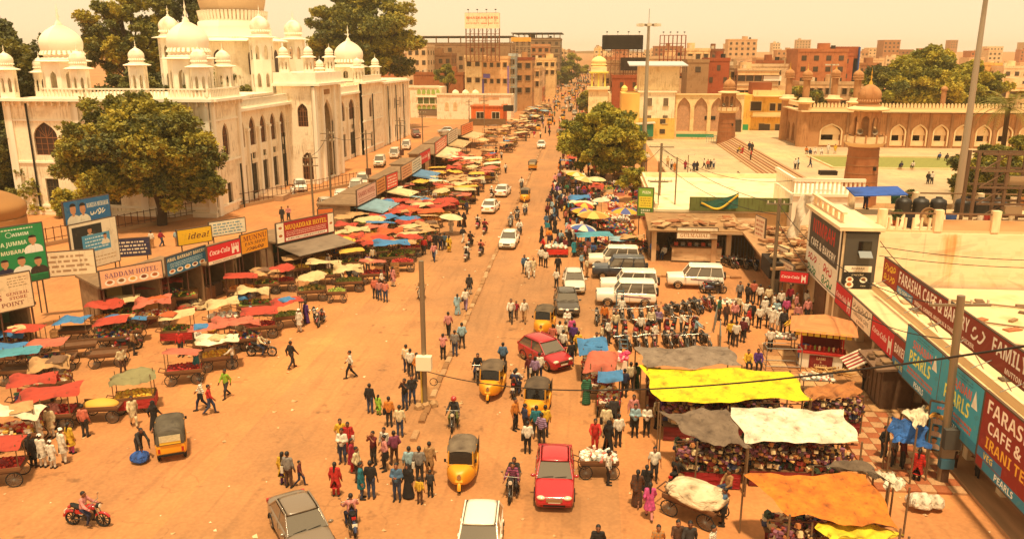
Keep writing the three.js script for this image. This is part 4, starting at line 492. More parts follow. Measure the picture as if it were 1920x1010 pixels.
{ // rubble roofed sheds between cafe corner and the small hotel
  const S = thing('ruined_shed', 'tumbledown brick shed with a rubble covered sagging roof', 'building', 16, 0, -66), br = dull('#b88458'), q = rng(19);
  mesh(S, 'wall', boxG(5, 2.9, 12, 1.4, 1.45, 0), wall('#9c6c44')); bx(S, 'roof', dull('#c79868'), .9, 3.15, 0, 6.6, .18, 12.6, 0, .02, .1); bx(S, 'shutter', mat('#4a4a44', { r: .5 }), -1.14, 1.2, 2.6, .1, 2.2, 2.6); bx(S, 'canopy', DARK, -1.6, 2.5, 4.4, 1.6, 1.2, 3.2);
  for (let i = 0; i < 90; i++) bx(S, 'rubble', [br, dull('#d9ae7c'), dull('#a8683c'), dull('#e2c190')][i % 4], -2 + q() * 6, 3.3 + q() * .25, -6 + q() * 12, .3 + q() * .7, .08 + q() * .14, .25 + q() * .6, q() * 3, 0, (q() - .5) * .5);
  for (let i = 0; i < 14; i++) bar(S, 'roof_pole', dull('#9c754c'), V(-2 + q() * 3, 3.4, -6 + q() * 11), V(1 + q() * 3, 3.6, -6 + q() * 11), .05);
  const cb = thing('draped_white_sheet', 'long white cloth sheet hanging from the upper wall over the rubble roof', 'cloth', 17.6, 6.4, -66.5, -.6); mesh(cb, 'sheet', (() => { const g = new THREE.PlaneGeometry(1.5, 4, 6, 12), p = g.attributes.position; for (let i = 0; i < p.count; i++) { const v = (p.getY(i) + 2) / 4; p.setX(i, p.getX(i) * (.5 + .5 * Math.abs(v - .4)) - (1 - v) * 1.2); p.setZ(i, .25 * Math.sin(p.getX(i) * 5 + v * 7)); } g.computeVertexNormals(); return g; })(), cloth('#f7ecd4'), 0, -1.2, 0);
  const T = thing('small_hotel', 'small roadside hotel with a white name board and canvas screened counter', 'building', 9.6, 0, -73.5), canvas = cloth('#e8c79a');
  for (const [w_, x_, z_, d_] of [[7.4, -.2, -4.1, .2], [.2, -3.8, -2.2, 4], [.2, 3.4, -2.2, 4]]) mesh(T, 'wall', boxG(w_, 3, d_, x_, 1.5, z_), dull('#b08a62')); bx(T, 'roof', dull('#b08658'), 0, 3.2, -1, 8.4, .14, 6, 0, .08); bx(T, 'counter_screen', canvas, .2, .75, 1.4, 4.4, 1.2, .08); bx(T, 'table_top', WOOD, .2, 1.4, 1, 4.6, .1, 1); for (const x of [-3.6, 3]) bx(T, 'pillar', plaster('#d9b88c'), x, 1.6, 1.2, .4, 3.2, .4); for (let i = 0; i < 7; i++) bx(T, 'cooking_pot', i % 2 ? STEEL : mat('#b8452c'), -1.6 + i * .6, 1.6, .9, .34, .3, .34);
  for (let i = 0; i < 40; i++) bx(T, 'roof_scrap', [br, dull('#d9ae7c'), dull('#a8683c')][i % 3], -3.8 + q() * 7.6, 3.32 + q() * .1, -3.6 + q() * 5, .4 + q() * .9, .06 + q() * .06, .3 + q() * .5, q() * 3, 0, (q() - .5) * .3);
  const taj = print(256, 64, (k, w, h) => { fill(k, '#f1dfbd', 0, 0, w, h); tx(k, 'TAJ', 110, 18, 26, '#a86a44', 'bold', 'serif'); tx(k, 'GULMAHAL', 110, 46, 30, '#a86a44', 'bold', 'serif', 190); dishes(k, 226, 34, 18, 1, 0); }); board('hotel_sign', 'cream name board above the canvas screened hotel counter', taj, 9.7, 2.8, -71.6, 3.5, .95, 0);
  const D = thing('barred_shop', 'dark shop front with iron bars beside the small hotel', 'building', 13.4, 0, -72.5); for (const [w_, x_, z_, d_] of [[4, 0, -4, .2], [.2, -1.9, -2.1, 3.6], [.2, 1.9, -2.1, 3.6]]) mesh(D, 'wall', boxG(w_, 2.9, d_, x_, 1.45, z_), dull('#a8825c')); bx(D, 'roof', dull('#c19a70'), 0, 3, -1.6, 5.2, .14, 5.6, 0, .06); for (let i = 0; i < 12; i++) bx(D, 'iron_bar', STEEL, -1.6 + i * .28, 1.2, -.02, .04, 2.2, .04); bx(D, 'pillar', plaster('#d8b084'), -2.1, 1.5, .3, .45, 3, .45);
  for (let i = 0; i < 24; i++) bx(D, 'roof_scrap', [br, dull('#e0bb8c')][i % 2], -2.2 + q() * 4.4, 3.15, -3.6 + q() * 4, .4 + q(), .07, .3 + q() * .6, q() * 3);
  const pinkB = print(128, 96, (k, w, h) => { fill(k, '#f0d3b0', 0, 0, w, h); lines(k, 12, 14, 100, 4, 20, '#c27a5c', 9); }); board('shop_banner', 'pale pink board hung on the rubble roofed shed', pinkB, 14.9, 2.9, -62.6, 2.2, 1.7, SD + .3); board('shop_banner', 'pale pink board on tall posts above the barred shop', pinkB, 14.6, 3.9, -69.2, 1.8, 1.8, SD + .25, { legs: 2 }); board('shop_banner', 'peach lettered board facing the motorcycles below the shed', pinkB, 14.7, 2.6, -59.6, 2.4, 1.4, SD + .2);
  board('drink_sign', 'small red soft drink board beside the dark canopy', cola, 14.9, 2.6, -58, 1.9, .8, -.3, { legs: 1.8 });
}
// green advertising board on two posts
const adv = print(160, 256, (k, w, h) => { fill(k, '#5f8a2c', 0, 0, w, h); fill(k, '#7fa83a', 10, 8, w - 20, 64); tx(k, 'PIZZA', 88, 40, 34, '#f4f2d0', 'bold', 'sans-serif', 100); fill(k, '#e6cf3a', 10, 78, w - 20, 104); lines(k, 24, 92, 110, 4, 22, '#a88a20', 9); fill(k, '#46682a', 10, 188, w - 20, 58); lines(k, 30, 198, 100, 2, 24, '#e8e4c0', 14); });
board('advert_board', 'tall green and yellow advertisement board on posts by the parked jeeps', adv, 5.5, 4.4, -78.2, 1.45, 2.7, -.15, { legs: 3 });
// ---------- shop row on the palace side ----------
function alongAB(p, q) { const dx = q[0] - p[0], dz = q[1] - p[1]; return { x: (p[0] + q[0]) / 2, z: (p[1] + q[1]) / 2, w: Math.hypot(dx, dz), ry: Math.atan2(-dz, dx) }; }
function shopAB(label, signLabel, m, p, q, h, o = {}) {
  const a = alongAB(p, q), S = thing('market_shop', label, 'shop', a.x, 0, a.z, a.ry), b = o.b || 2.9, dm = dull(o.wall || '#a8845e');
  bx(S, 'back_wall', dm, 0, b / 2, -3.9, a.w, b, .2); for (const s of [-1, 1]) bx(S, 'side_wall', dm, s * (a.w / 2 - .1), b / 2, -2.2, .16, b, 3.4); bx(S, 'roof', dull(o.roof || '#9a7a58'), 0, b + .08, -2, a.w + .3, .16, 4.4);
  for (let i = 0; i < 3; i++) bx(S, 'counter', dull(['#8a5a34', '#6a4a34', '#a8763c'][i]), (i - 1) * a.w * .3, .5, -.7 - .3 * (i % 2), a.w * .24, 1, .7); for (let i = 0; i < 3; i++) bx(S, 'shelf_stock', mat(['#b8452c', '#d9b060', '#5a7a5a', '#3a5a8a'][(i + (o.k || 0)) % 4]), (i - 1) * a.w * .3, 1.7, -3.6, a.w * .26, 1.2, .3);
  for (const s of [-.5, 0, .5]) cyl(S, 'post', RUST, s * (a.w - .3), b / 2, .2, .06, b);
  if (o.awn) { bx(S, 'awning', cloth(o.awn), 0, b - .45, 1.5, a.w * .98, .06, 3.2, 0, .16); for (const s of [-.45, 0, .45]) cyl(S, 'awning_pole', RUST, s * a.w, 1.1, 2.9, .04, 2.2); }
  board('shop_sign', signLabel, m, a.x + Math.sin(a.ry) * .3, b + h / 2, a.z + Math.cos(a.ry) * .3, a.w * .98, h, a.ry); return a;
}
const sad = print(512, 160, (k, w, h) => { fill(k, '#eeb489', 0, 0, w, h); tx(k, 'SADDAM HOTEL', 256, 54, 62, '#7a4a6a', 'bold', 'serif', 440); dishes(k, 70, 118, 40, 5, 94); });
const bark = print(512, 224, (k, w, h) => { fill(k, '#2c6f92', 0, 0, w, h); fill(k, '#28506a', 0, 0, w, 74); tx(k, 'ABUL BARKAAT BAKERY', 256, 40, 58, '#f3dfae', 'bold', 'sans-serif', 490); lines(k, 40, 88, 430, 3, 20, '#bcd4d8', 8); dishes(k, 60, 182, 40, 5, 98); });
const col2 = print(512, 256, (k, w, h) => { fill(k, '#d3202a', 0, 0, w, 210); tx(k, 'Coca-Cola', 180, 100, 92, '#fff2e0', 'italic bold', 'serif', 320); for (const x of [372, 404, 440, 472]) fill(k, '#f7e6d0', x, 40, 14, 120); fill(k, '#f7e6d0', 372, 90, 114, 90); k.fillStyle = '#d3202a'; k.beginPath(); k.arc(430, 150, 20, 0, 7); k.fill(); k.fillRect(410, 150, 40, 40); fill(k, '#f1e0c0', 0, 210, w, 46); tx(k, 'ROSHAN SWEET HOUSE', 250, 234, 34, '#7a5a4a', 'bold', 'sans-serif', 460); });
const mun = print(384, 256, (k, w, h) => { fill(k, '#e99a1c', 0, 0, w, h); tx(k, 'MUNNU', 200, 62, 92, '#7a2a1c', 'bold', 'serif', 340); tx(k, 'PAN SHOP', 200, 138, 58, '#5a2418', 'bold', 'serif', 320); squig(k, 60, 176, 260, 56, '#5a2418', 6); });
const muq = print(768, 224, (k, w, h) => { fill(k, '#a82420', 0, 0, w, h); fill(k, '#f3e4c4', 0, 0, 90, h); dishes(k, 46, 60, 38, 1, 0); dishes(k, 46, 150, 40, 1, 0); fill(k, '#f3e4c4', 690, 0, 78, h); dishes(k, 730, 120, 36, 1, 0); tx(k, 'MUQADDAR HOTEL', 390, 62, 74, '#f0c42c', 'bold', 'serif', 570); lines(k, 120, 112, 540, 3, 20, '#eeb9a0', 9); fill(k, '#f6ead0', 110, 180, 560, 34); lines(k, 130, 190, 520, 1, 10, '#7a2a1c', 14); });
const pinkS = print(512, 160, (k, w, h) => { fill(k, '#e9b49a', 0, 0, w, h); tx(k, 'SHAMS HOTEL', 256, 60, 70, '#a8362c', 'bold', 'sans-serif', 450); lines(k, 40, 110, 430, 2, 22, '#b8604a', 10); });
const needs = print(384, 256, (k, w, h) => { fill(k, '#ecd0a4', 0, 0, w, h); fill(k, '#b8281e', 30, 20, 120, 96); for (const x of [48, 78, 108, 132]) fill(k, '#ecd0a4', x, 30, 8, 60); lines(k, 250, 24, 110, 4, 20, '#a88a64', 7); tx(k, 'NEEDS', 110, 156, 62, '#8e2418', 'bold', 'serif', 200); tx(k, 'GENERAL', 300, 140, 30, '#8e2418', 'bold', 'serif', 130); tx(k, 'STORE', 300, 172, 30, '#8e2418', 'bold', 'serif'); tx(k, '& COOL POINT', 180, 214, 40, '#7a2c20', 'bold', 'serif', 300); });
const plain = (c, d) => print(192, 128, (k, w, h) => { fill(k, c, 0, 0, w, h); lines(k, 16, 20, 160, 4, 26, d, 12); });
shopAB('old shop with a patched front under the general store board', 'cream general store board with dark red lettering below the green banner', needs, [-36.83,-42.5], [-34.72,-45.71], 2.2, { wall: '#b58f66' });
shopAB('open hotel with a sagging cane awning beside the poster frame', 'salmon hotel board with purple letters and food pictures', sad, [-32.67,-49.56], [-30.03,-52.83], 1.2);
shopAB('bakery shop under a blue board', 'blue bakery board with a row of painted dishes', bark, [-29.88,-52.85], [-28.9,-56.95], 1.35, { k: 1 });
shopAB('sweet shop under a red soft drink board', 'red soft drink board with a white monument drawing between blue and yellow boards', col2, [-28.41,-56.19], [-27.22,-59.33], 1.4, { k: 2 });
shopAB('betel shop under a yellow board', 'yellow betel shop board with brown lettering', mun, [-27.4,-59.84], [-26.31,-62.55], 1.5, { k: 3 });
shopAB('open hotel with a wide grey awning over its tables', 'dark red hotel board with yellow lettering above a grey awning', muq, [-26.02,-63.76], [-22.82,-69.22], 1.65, { awn: '#8a7a68', k: 1 });
shopAB('eatery with a pale blue canopy under a pink board', 'faded pink hotel board with red lettering above a pale blue canopy', pinkS, [-24.61,-82.5], [-24.17,-88.63], 1.65, { b: 2.7, awn: '#7fa8bc' });
shopAB('narrow stall under an orange board', 'orange lettered board beside the faded pink hotel board', plain('#e0974a', '#8a2c1c'), [-24.3,-89.34], [-24.21,-93.16], 1.7, { b: 2.7, k: 2 });
shopAB('narrow stall with a cream awning under a red board', 'red and white board beside the orange lettered one', plain('#d8483a', '#f3dcc0'), [-24.09,-93.18], [-23.63,-96.92], 1.7, { b: 2.7, awn: '#e9d2a0', k: 3 });
shopAB('stall row under peach boards behind fruit carts', 'peach board with brown text beyond the no parking disc', plain('#e9b080', '#9a4a30'), [-24.09,-100.86], [-23.99,-106.7], 1.7, { b: 2.7 });
shopAB('stall with a blue canopy under white boards', 'white board with grey text between peach and red boards', plain('#f0dfc0', '#8a7a64'), [-23.99,-106.7], [-24.03,-113.18], 1.7, { b: 2.7, awn: '#5a8ab8' });
shopAB('drinks stall under a bright red board', 'bright red board with a white swirl beyond the white boards', cola, [-24.74,-115.45], [-24.67,-123.03], 1.65, { b: 2.7 });
shopAB('cloth stall under a pale red board', 'pale red board far along the palace side row', plain('#d9705a', '#f6e2c8'), [-25.15,-129.44], [-25.81,-144.02], 1.9, { b: 2.6, awn: '#e9d0a4' });
shopAB('grain stall under grey boards far down the row', 'grey white board far along the palace side row', plain('#d9cdb8', '#8a6a54'), [-25.94,-145.83], [-26.04,-157.78], 1.9, { b: 2.6, awn: '#caa878' });
shopAB('tea stall under an orange and red board', 'orange and red board at the far end of the palace side row', plain('#e88a4a', '#b8382c'), [-26,-162.19], [-25.39,-174.39], 1.9, { b: 2.6, awn: '#d9b98c' });
const redV = print(96, 192, (k, w, h) => { fill(k, '#e0702c', 0, 0, w, h); tx(k, 'NAZIAN', 48, 40, 24, '#6a1c14', 'bold', 'serif', 80); tx(k, 'BIRIANI', 48, 70, 24, '#6a1c14', 'bold', 'serif', 80); fill(k, '#c8302a', 0, 92, w, 100); squig(k, 10, 100, 76, 40, '#f08a5a', 3); squig(k, 10, 146, 76, 36, '#f08a5a', 3, 2); });
board('upright_banner', 'narrow upright orange and red banner at the end of the dark red hotel board', redV, ...((a) => [a[0], 3.6, a[1]])([-23.32,-69.21]), 1.3, 2.5, .5, { legs: 2.3 });
// green greeting banner and poster frame (portraits are plain figures)
const green = print(512, 512, (k, w, h) => { fill(k, '#1f8a4c', 0, 0, w, h); lines(k, 60, 20, 380, 1, 10, '#d9e0c0', 12); tx(k, 'AIMIM', 110, 74, 40, '#e9ecd8', 'bold'); tx(k, 'AIMIM', 340, 74, 40, '#e9ecd8', 'bold'); k.strokeStyle = '#e9ecd8'; k.lineWidth = 4; k.beginPath(); k.arc(250, 70, 22, 0, 7); k.stroke(); tx(k, 'ALVIDA JUMMA', 215, 150, 52, '#e6ecc8', 'bold', 'sans-serif', 330); tx(k, 'EID MUBARAK', 235, 226, 48, '#f0e6c4', 'bold', 'sans-serif', 300); head(k, 425, 140, 38, '#f0ead8'); head(k, 70, 350, 34, '#d8cdb4'); head(k, 190, 320, 36, '#2a2a44'); head(k, 318, 316, 38, '#f0ead8'); head(k, 444, 340, 36, '#3a2a24', '#2a1a14'); fill(k, '#156a38', 0, 460, w, 52); tx(k, 'SAIFULLAH', 250, 486, 34, '#f0ead0', 'bold', 'sans-serif', 220); });
{ const g = alongAB([-38.74,-46.49], [-36.56,-49.91]); board('greeting_banner', 'big green festival greeting banner with portraits above the general store', green, g.x + .3, 5.4, g.z + .2, g.w, 3.8, g.ry, { legs: 2.4 }); }
const ram = print(384, 128, (k, w, h) => { fill(k, '#2a6a9c', 0, 0, w, h); head(k, 70, 48, 30, '#e9dcc0'); head(k, 150, 52, 30, '#f0e4c8'); tx(k, 'RAMZAN MUBARAK', 280, 40, 34, '#f3e6c8', 'bold', 'serif', 190); squig(k, 210, 62, 130, 40, '#f3e6c8', 4); });
const post = print(384, 320, (k, w, h) => { fill(k, '#f1dfbd', 0, 0, w, h); fill(k, '#2a2a26', 20, 20, 240, 190); head(k, 160, 60, 22, '#e8d8b8'); fill(k, '#4f9ac0', 90, 90, 230, 120); lines(k, 110, 110, 190, 4, 24, '#d8e8e8', 9); head(k, 280, 120, 18, '#e9dcc0'); lines(k, 30, 250, 320, 2, 24, '#c9a878', 8); });
{ const g = alongAB([-37.97,-54.9], [-36.69,-58.79]); board('poster_frame', 'tall pale poster frame with a sagging blue banner above the railings', post, g.x, 4.2, g.z, g.w, 3.5, g.ry, { legs: 2.5 }); board('slanted_poster', 'blue festival poster with two portraits on top of the pale frame', ram, g.x - .3, 6.8, g.z - .1, g.w * .96, 1.7, g.ry); }
board('dark_notice', 'dark blue notice board hung on the railings beside the poster frame', plain('#2a2a4a', '#d8cdb4'), ...((a) => [a[0], 2.2, a[1]])([-38.81,-64.13]), 2.8, 1.5, .45, { legs: 1.4 });
board('yellow_banner', 'yellow cloth banner slung above the soft drink board', print(256, 128, (k, w, h) => { fill(k, '#efb820', 0, 0, w, h); tx(k, 'idea!', 150, 64, 70, '#7a4a1c', 'italic bold'); }), ...((a) => [a[0] - 1, 3.9, a[1] - 1])([-30.79,-60.61]), 2.8, 1.2, .9, { legs: 1.6 }); board('white_banner', 'white banner with blue script above the yellow betel board', plain('#f0e0c0', '#7a9aa8'), ...((a) => [a[0] - 1, 4.0, a[1] - 1])([-29.38,-63.64]), 3.2, 1.2, .9, { legs: 1.6 });
board('long_white_banner', 'long pale banner stretched below the poster frame', plain('#eed6b0', '#b08a64'), ...((a) => [a[0], 3.9, a[1]])([-36.78,-51.9]), 4.2, 1.7, .45, { legs: 2.6 });
{ // iron railing and forecourt wall before the palace
  const F = thing('iron_railing', 'long iron railing on a low wall in front of the palace', 'fence', -37, 0, -84); const A = V(-16, 0, 12), Bq = V(3.6, 0, -30), n = 60; for (let i = 0; i <= n; i++) { const p = A.clone().lerp(Bq, i / n); bx(F, 'railing_bar', RUST, p.x, 1.1, p.z, .06, 1.5, .06); } for (const y of [.7, 1.7]) bar(F, 'rail', RUST, A.clone().setY(y), Bq.clone().setY(y), .04); const w = bx(F, 'low_wall', dull('#c49a6c'), (A.x + Bq.x) / 2, .2, (A.z + Bq.z) / 2, .3, .4, 46.3); w.rotation.y = Math.atan2(Bq.x - A.x, Bq.z - A.z);
  for (const [x, z] of [[-33.5, -94], [-32.5, -100]]) 0;
  const D = thing('brown_dome', 'brown plastered dome peeping above the green banner', 'building', ...((a) => [a[0] - 1, 0, a[1]])([-52.55,-66.53])); mesh(D, 'drum', CYL, wall('#b98a58'), 0, 2, 0).scale.set(3.2, 4, 3.2); mesh(D, 'dome', lathe(domePts(3.2, 2.8), 24), wall('#b08450'), 0, 3.9, 0);
}
// ---------- trees ----------
function tree(name, label, x, z, tr, y0, yc, rx, ry, rz, clumps, leaf, per, cols, seed, o = {}) {
  const T = thing(name, label, 'tree', x, o.y || 0, z, 0, o.group), q = rng(seed), bark = dull('#4a3420'), L = [], K = [], cx = o.cx || 0;
  L.push(tubeG([V(0, -.2, 0), V(tr * .4, y0 * .5, 0), V(cx * .15, y0, tr * .3)], tr, 8, 8));
  for (let i = 0; i < clumps; i++) { const u = q() * 2 - 1 + .15, a = i * 2.4 + q(), s = Math.sqrt(Math.max(0, 1 - u * u)), r = .45 + .62 * Math.pow(q(), .7), p = V(cx + Math.cos(a) * s * rx * r, yc + Math.max(-1, Math.min(1, u)) * ry * r, Math.sin(a) * s * rz * r), c = (.15 + q() * q() * .26) * (o.cs || 1); K.push([p.x, p.y, p.z, rx * c, ry * c * .8, rz * c, Math.round(per * Math.min(2.2, Math.pow(c / .24, 2)))]); if (i % 2 === 0) { const m = V(cx * .15, y0, 0).lerp(p, .5); m.y += q() * .6; L.push(tubeG([V(cx * .15, y0 * .85, 0), m, p], tr * .28, 6, 5)); } }
  mesh(T, 'trunk', merge(L), bark); foliage(T, 'crown', K, leaf, cols, seed + 1); return T;
}
const GA = ['#8a821a', '#5f6217', '#a89a24', '#4b5015', '#bda82a', '#6f6e19'], GD = ['#565818', '#414614', '#6e6b1c', '#4b4e16', '#827a22'], GB = ['#a39a1e', '#c2b02a', '#7f7e19', '#cfb934', '#666a16'];
{
  const z = -84; tree('shade_tree', 'large spreading dark green tree before the palace front', ...((a) => [a[0], a[1]])([-46.72,-83.49]), .55, 4.2, 7.8, 8.6, 6.0, 5.6, 121, .5, 160, GA, 11, { cx: -1.2 });
  tree('shade_tree', 'dark tree mass filling the court behind the palace front', -56, -118, .5, 5, 11, 8, 5.5, 6, 60, .6, 130, GD, 41); tree('shade_tree', 'second dark tree mass behind the palace front', -68, -122, .5, 5, 11, 7, 5.5, 6, 60, .6, 130, GD, 42); tree('shade_tree', 'tall dark tree massed beside the palace end wall', -73.5, -98, .6, 6, 11.5, 8.5, 9.5, 8, 116, .6, 150, GD, 12); tree('shade_tree', 'dense dark tree pressed against the palace end wall', -72, -94, .5, 3, 8.5, 4.6, 8, 4.6, 90, .5, 120, GD, 44); tree('shade_tree', 'low dark tree under the palace end wall', -70.5, -90, .4, 2.5, 5, 4.5, 5, 4, 72, .45, 120, GD, 13);
  tree('shade_tree', 'tall open crowned tree rising between the two palace towers', ...((a) => [a[0], -140])([-80.52,22.04]), .5, 15, 21, 8, 7, 7, 87, .6, 130, GA, 14, { cs: .85 }); tree('shade_tree', 'tree top behind the great palace dome', ...((a) => [a[0], -150])([-72.93,26.06]), .5, 17, 25, 8, 7, 7, 72, .6, 120, GD, 15, { cs: .85 });
  tree('shade_tree', 'tall spreading tree behind the palace rear wing', ...((a) => [a[0], -205])([-56.84,22.49]), .7, 15, 22, 13.5, 10.5, 11, 130, .8, 170, GA, 16, { cs: .82 });
  tree('round_tree', 'dense round tree beside the crowded street', ...((a) => a)([1.88,-121.55]), .45, 2.6, 6.1, 5.7, 4.4, 5.4, 116, .46, 140, GB, 17);
  tree('shade_tree', 'huge domed tree behind the mosque arcade', ...((a) => [a[0], -200])([77.8,12.65]), .8, 5, 11.6, 8.6, 7.2, 8, 130, .75, 140, GB, 18); tree('shade_tree', 'broad tree next to the huge domed tree behind the mosque', ...((a) => [a[0], -198])([68.28,10.3]), .6, 5, 9.6, 6.4, 5.6, 6.4, 87, .7, 130, GD.concat(GB), 19); tree('shade_tree', 'smaller tree at the end of the mosque arcade roof', ...((a) => [a[0], -200])([87.51,10.29]), .5, 5, 10, 7, 6, 7, 72, .75, 140, GB, 20);
  tree('small_tree', 'small leafy tree growing at the plaza wall', ...((a) => a)([5.61,-103.42]), .12, 1.4, 2.6, 2, 1.7, 1.8, 37, .3, 70, GB, 21);
  tree('shade_tree', 'bushy tree beside the steel hoarding frame', ...((a) => [a[0], -92])([43.37,7.74]), .35, 2.5, 5.0, 3.6, 3.2, 3.6, 72, .42, 120, GA, 22); tree('shade_tree', 'second bushy tree under the palm', ...((a) => [a[0], -98])([48.91,8.31]), .35, 2.5, 5.4, 4, 3.4, 4, 72, .42, 120, GB, 23);
  tree('roof_tree', 'bushy tree on the brick roofs behind the white arched house', ...((a) => [a[0], -262])([-45.78,13.08]), .3, 8, 12.2, 3.4, 2.9, 3.2, 37, .6, 80, GA, 24);
  for (const [x, z, s, n] of [[-21.74,11.82, -400, 8, 'pale tree above the far market roofs'], [-11.49,15.93, -480, 11, 'big hazy tree at the far street bend'], [-17.56,11.61, -450, 8, 'round hazy tree beside the grey tower'], [55.99,9.66, -230, 6, 'pale tree behind the slender minarets'], [61.47,8.9, -232, 5, 'small tree behind the second slender minaret'], [-1.03,5.81, -262, 4, 'narrow tree beside the yellow kiosk tower'], [75.87,10.22, -236, 6, 'tree beside the brown house and big trees']].map(a => [a[0], a[2], a[3], a[4]])) tree('shade_tree', n, x, z, .4, s * .5, s * .95, s * .85, s * .65, s * .8, 34, .9, 90, GB.concat(GA), Math.round(s * 31 + x));
  for (const [p, s, n] of [[[-67.91,-90.1], 3.2, 'rounded bush under the palace end wall'], [[-66.72,-93.83], 2.6, 'yellow green bush beside the big tree'], [[-58.84,-87.58], 2.2, 'low bush beside the poster frame'], [[-89.31,-117.33], 4, 'tall clipped bush against the palace wall']]) { const b = thing('bush', n, 'bush', p[0], 0, p[1]); const q = rng(s * 100), K = []; for (let i = 0; i < 16; i++) K.push([(q() - .5) * s * 2, .5 + q() * s * .9, (q() - .5) * s * 1.4, s * .45, s * .36, s * .45, 90]); foliage(b, 'foliage', K, .36, GB, s * 77); mesh(b, 'stem', tubeG([V(0, 0, 0), V(.1, s * .5, 0)], .1, 4, 5), dull('#4a3420')); }
  // palm
  const pm = thing('palm_tree', 'date palm with drooping fronds above the bushy trees', 'tree', ...((a) => [a[0], 0, -100])([47.93,12.36])); mesh(pm, 'trunk', tubeG([V(0, 0, 0), V(.1, 6, 0), V(0, 12.2, 0)], .28, 10, 8), dull('#6a4a2a'));
  const fr = cg('frond', () => { const L = []; for (let i = 0; i < 22; i++) { const t = i / 22, x = t * 3.2, y = .9 * Math.sin(t * 2.2) - 1.6 * t * t; for (const s of [-1, 1]) { const g = new THREE.BufferGeometry(), l = .75 * Math.sin(.4 + t * 2.5); g.setAttribute('position', new THREE.Float32BufferAttribute([x, y, 0, x + .1, y, 0, x + .45, y - .25 * l, s * l], 3)); g.setAttribute('uv', new THREE.Float32BufferAttribute([0, 0, 1, 0, 1, 1], 2)); g.computeVertexNormals(); L.push(g); } } return merge(L); }); const fm = mat('#7d7428', { side: THREE.DoubleSide, r: .7 }); for (let i = 0; i < 26; i++) { const f = mesh(pm, 'frond', fr, fm, 0, 12.2, 0, 0, i * 2.4, 0); f.rotation.set(0, i * 2.4, .75 - (i / 26) * 1.35, 'YXZ'); f.scale.setScalar(1.05 + (i % 3) * .14); }
  for (const [x, z] of [[22.5, -55.3], [27, -55.6], [24.5, -64], [20.4, -55]]) nim.pot(x, z, 1);
}
// ---------- poles, masts, wires ----------
const POLE = metal('#8b7a62'), WIRE = mat('#241c16', { r: .7 });
function mast(x, z, h, r, label) { const g = thing('lamp_mast', label, 'lamp mast', x, 0, z); mesh(g, 'pole', cg('mast' + r + h, () => { const q = new THREE.CylinderGeometry(r * .45, r, h, 12); q.translate(0, h / 2, 0); return q; }), metal('#a89a84')); mesh(g, 'carriage_ring', new THREE.TorusGeometry(.8, .08, 6, 20), POLE, 0, h - .3, 0, Math.PI / 2); for (let i = 0; i < 8; i++) { const a = i * .785; bar(g, 'lamp_arm', POLE, V(0, h - .2, 0), V(Math.sin(a) * 1.5, h - .1, Math.cos(a) * 1.5), .06); bx(g, 'floodlight', mat('#d9cdb4'), Math.sin(a) * 1.5, h - .25, Math.cos(a) * 1.5, .6, .35, .5, a); } cyl(g, 'lightning_rod', POLE, 0, h + 1, 0, .04, 2); bx(g, 'base_box', POLE, 0, .5, 0, r * 3, 1, r * 3); return g; }
mast(8.1, -123.8, 22.6, .42, 'tall tapered lamp mast with a ring of floodlights beside the round tree'); mast(37.2, -85, 27, .42, 'tall thick lamp mast rising past the mosque arcade'); mast(...((a) => [a[0], -230])([63.87,14.56]), 16, .3, 'distant lamp mast behind the slender minarets');
function pole(x, z, h, label, o = {}) { const g = thing('utility_pole', label, 'pole', x, 0, z, o.ry || 0), m = o.wood ? dull('#6a4a30') : POLE; cyl(g, 'shaft', m, 0, h / 2, 0, o.r || .13, h); (o.arms || [h - .4, h - 1.1]).forEach(y => { bx(g, 'cross_arm', m, 0, y, 0, o.aw || 1.8, .1, .1); for (const s of [-1, -.4, .4, 1]) cyl(g, 'insulator', mat('#d8c8a8'), s * (o.aw || 1.8) * .45, y + .14, 0, .05, .18); }); if (o.box) { bx(g, 'junction_box', mat(o.box), .2, 2.2, .2, .7, .9, .35); } if (o.lean) g.rotation.z = o.lean; return g; }
{ const g = thing('street_pole', 'tall plain steel pole with a white meter box on the median', 'pole', -8.35, 0, -39.1); cyl(g, 'shaft', POLE, 0, 4, 0, .13, 8); bx(g, 'meter_box', mat('#ecdcbc'), .05, 2.6, .25, .8, .75, .4); cyl(g, 'conduit', mat('#c8a23c'), -.16, 1.2, .08, .05, 2.4); mesh(g, 'cable_loop', new THREE.TorusGeometry(.2, .02, 5, 16), WIRE, .5, 1.5, .1); for (let i = 0; i < 3; i++) mesh(g, 'base_stone', new THREE.DodecahedronGeometry(.28), dull('#c29868'), -.3 + i * .35, .1, .25 - i * .2); }
const px1 = pole(15.6, -33.5, 8.5, 'leaning service pole with tangled cables before the pearl shop boards', { lean: .03, arms: [8.1], aw: 2.4, box: '#4a4640', r: .16 }), px2 = pole(13.85, -59.8, 8, 'cable wrapped pole beside the small red drink board', { arms: [7.6] }), px3 = pole(7.5, -86.4, 9.2, 'double armed electric pole at the corner of the flat roof hall', { arms: [8.8, 5.2], aw: 2.6 });
pole(8.6, -81, 8.4, 'thin pole beside the green advertisement', { r: .08, arms: [] }); pole(6.9, -80.5, 7, 'short pole in front of the flat roof hall', { r: .07, arms: [6] });
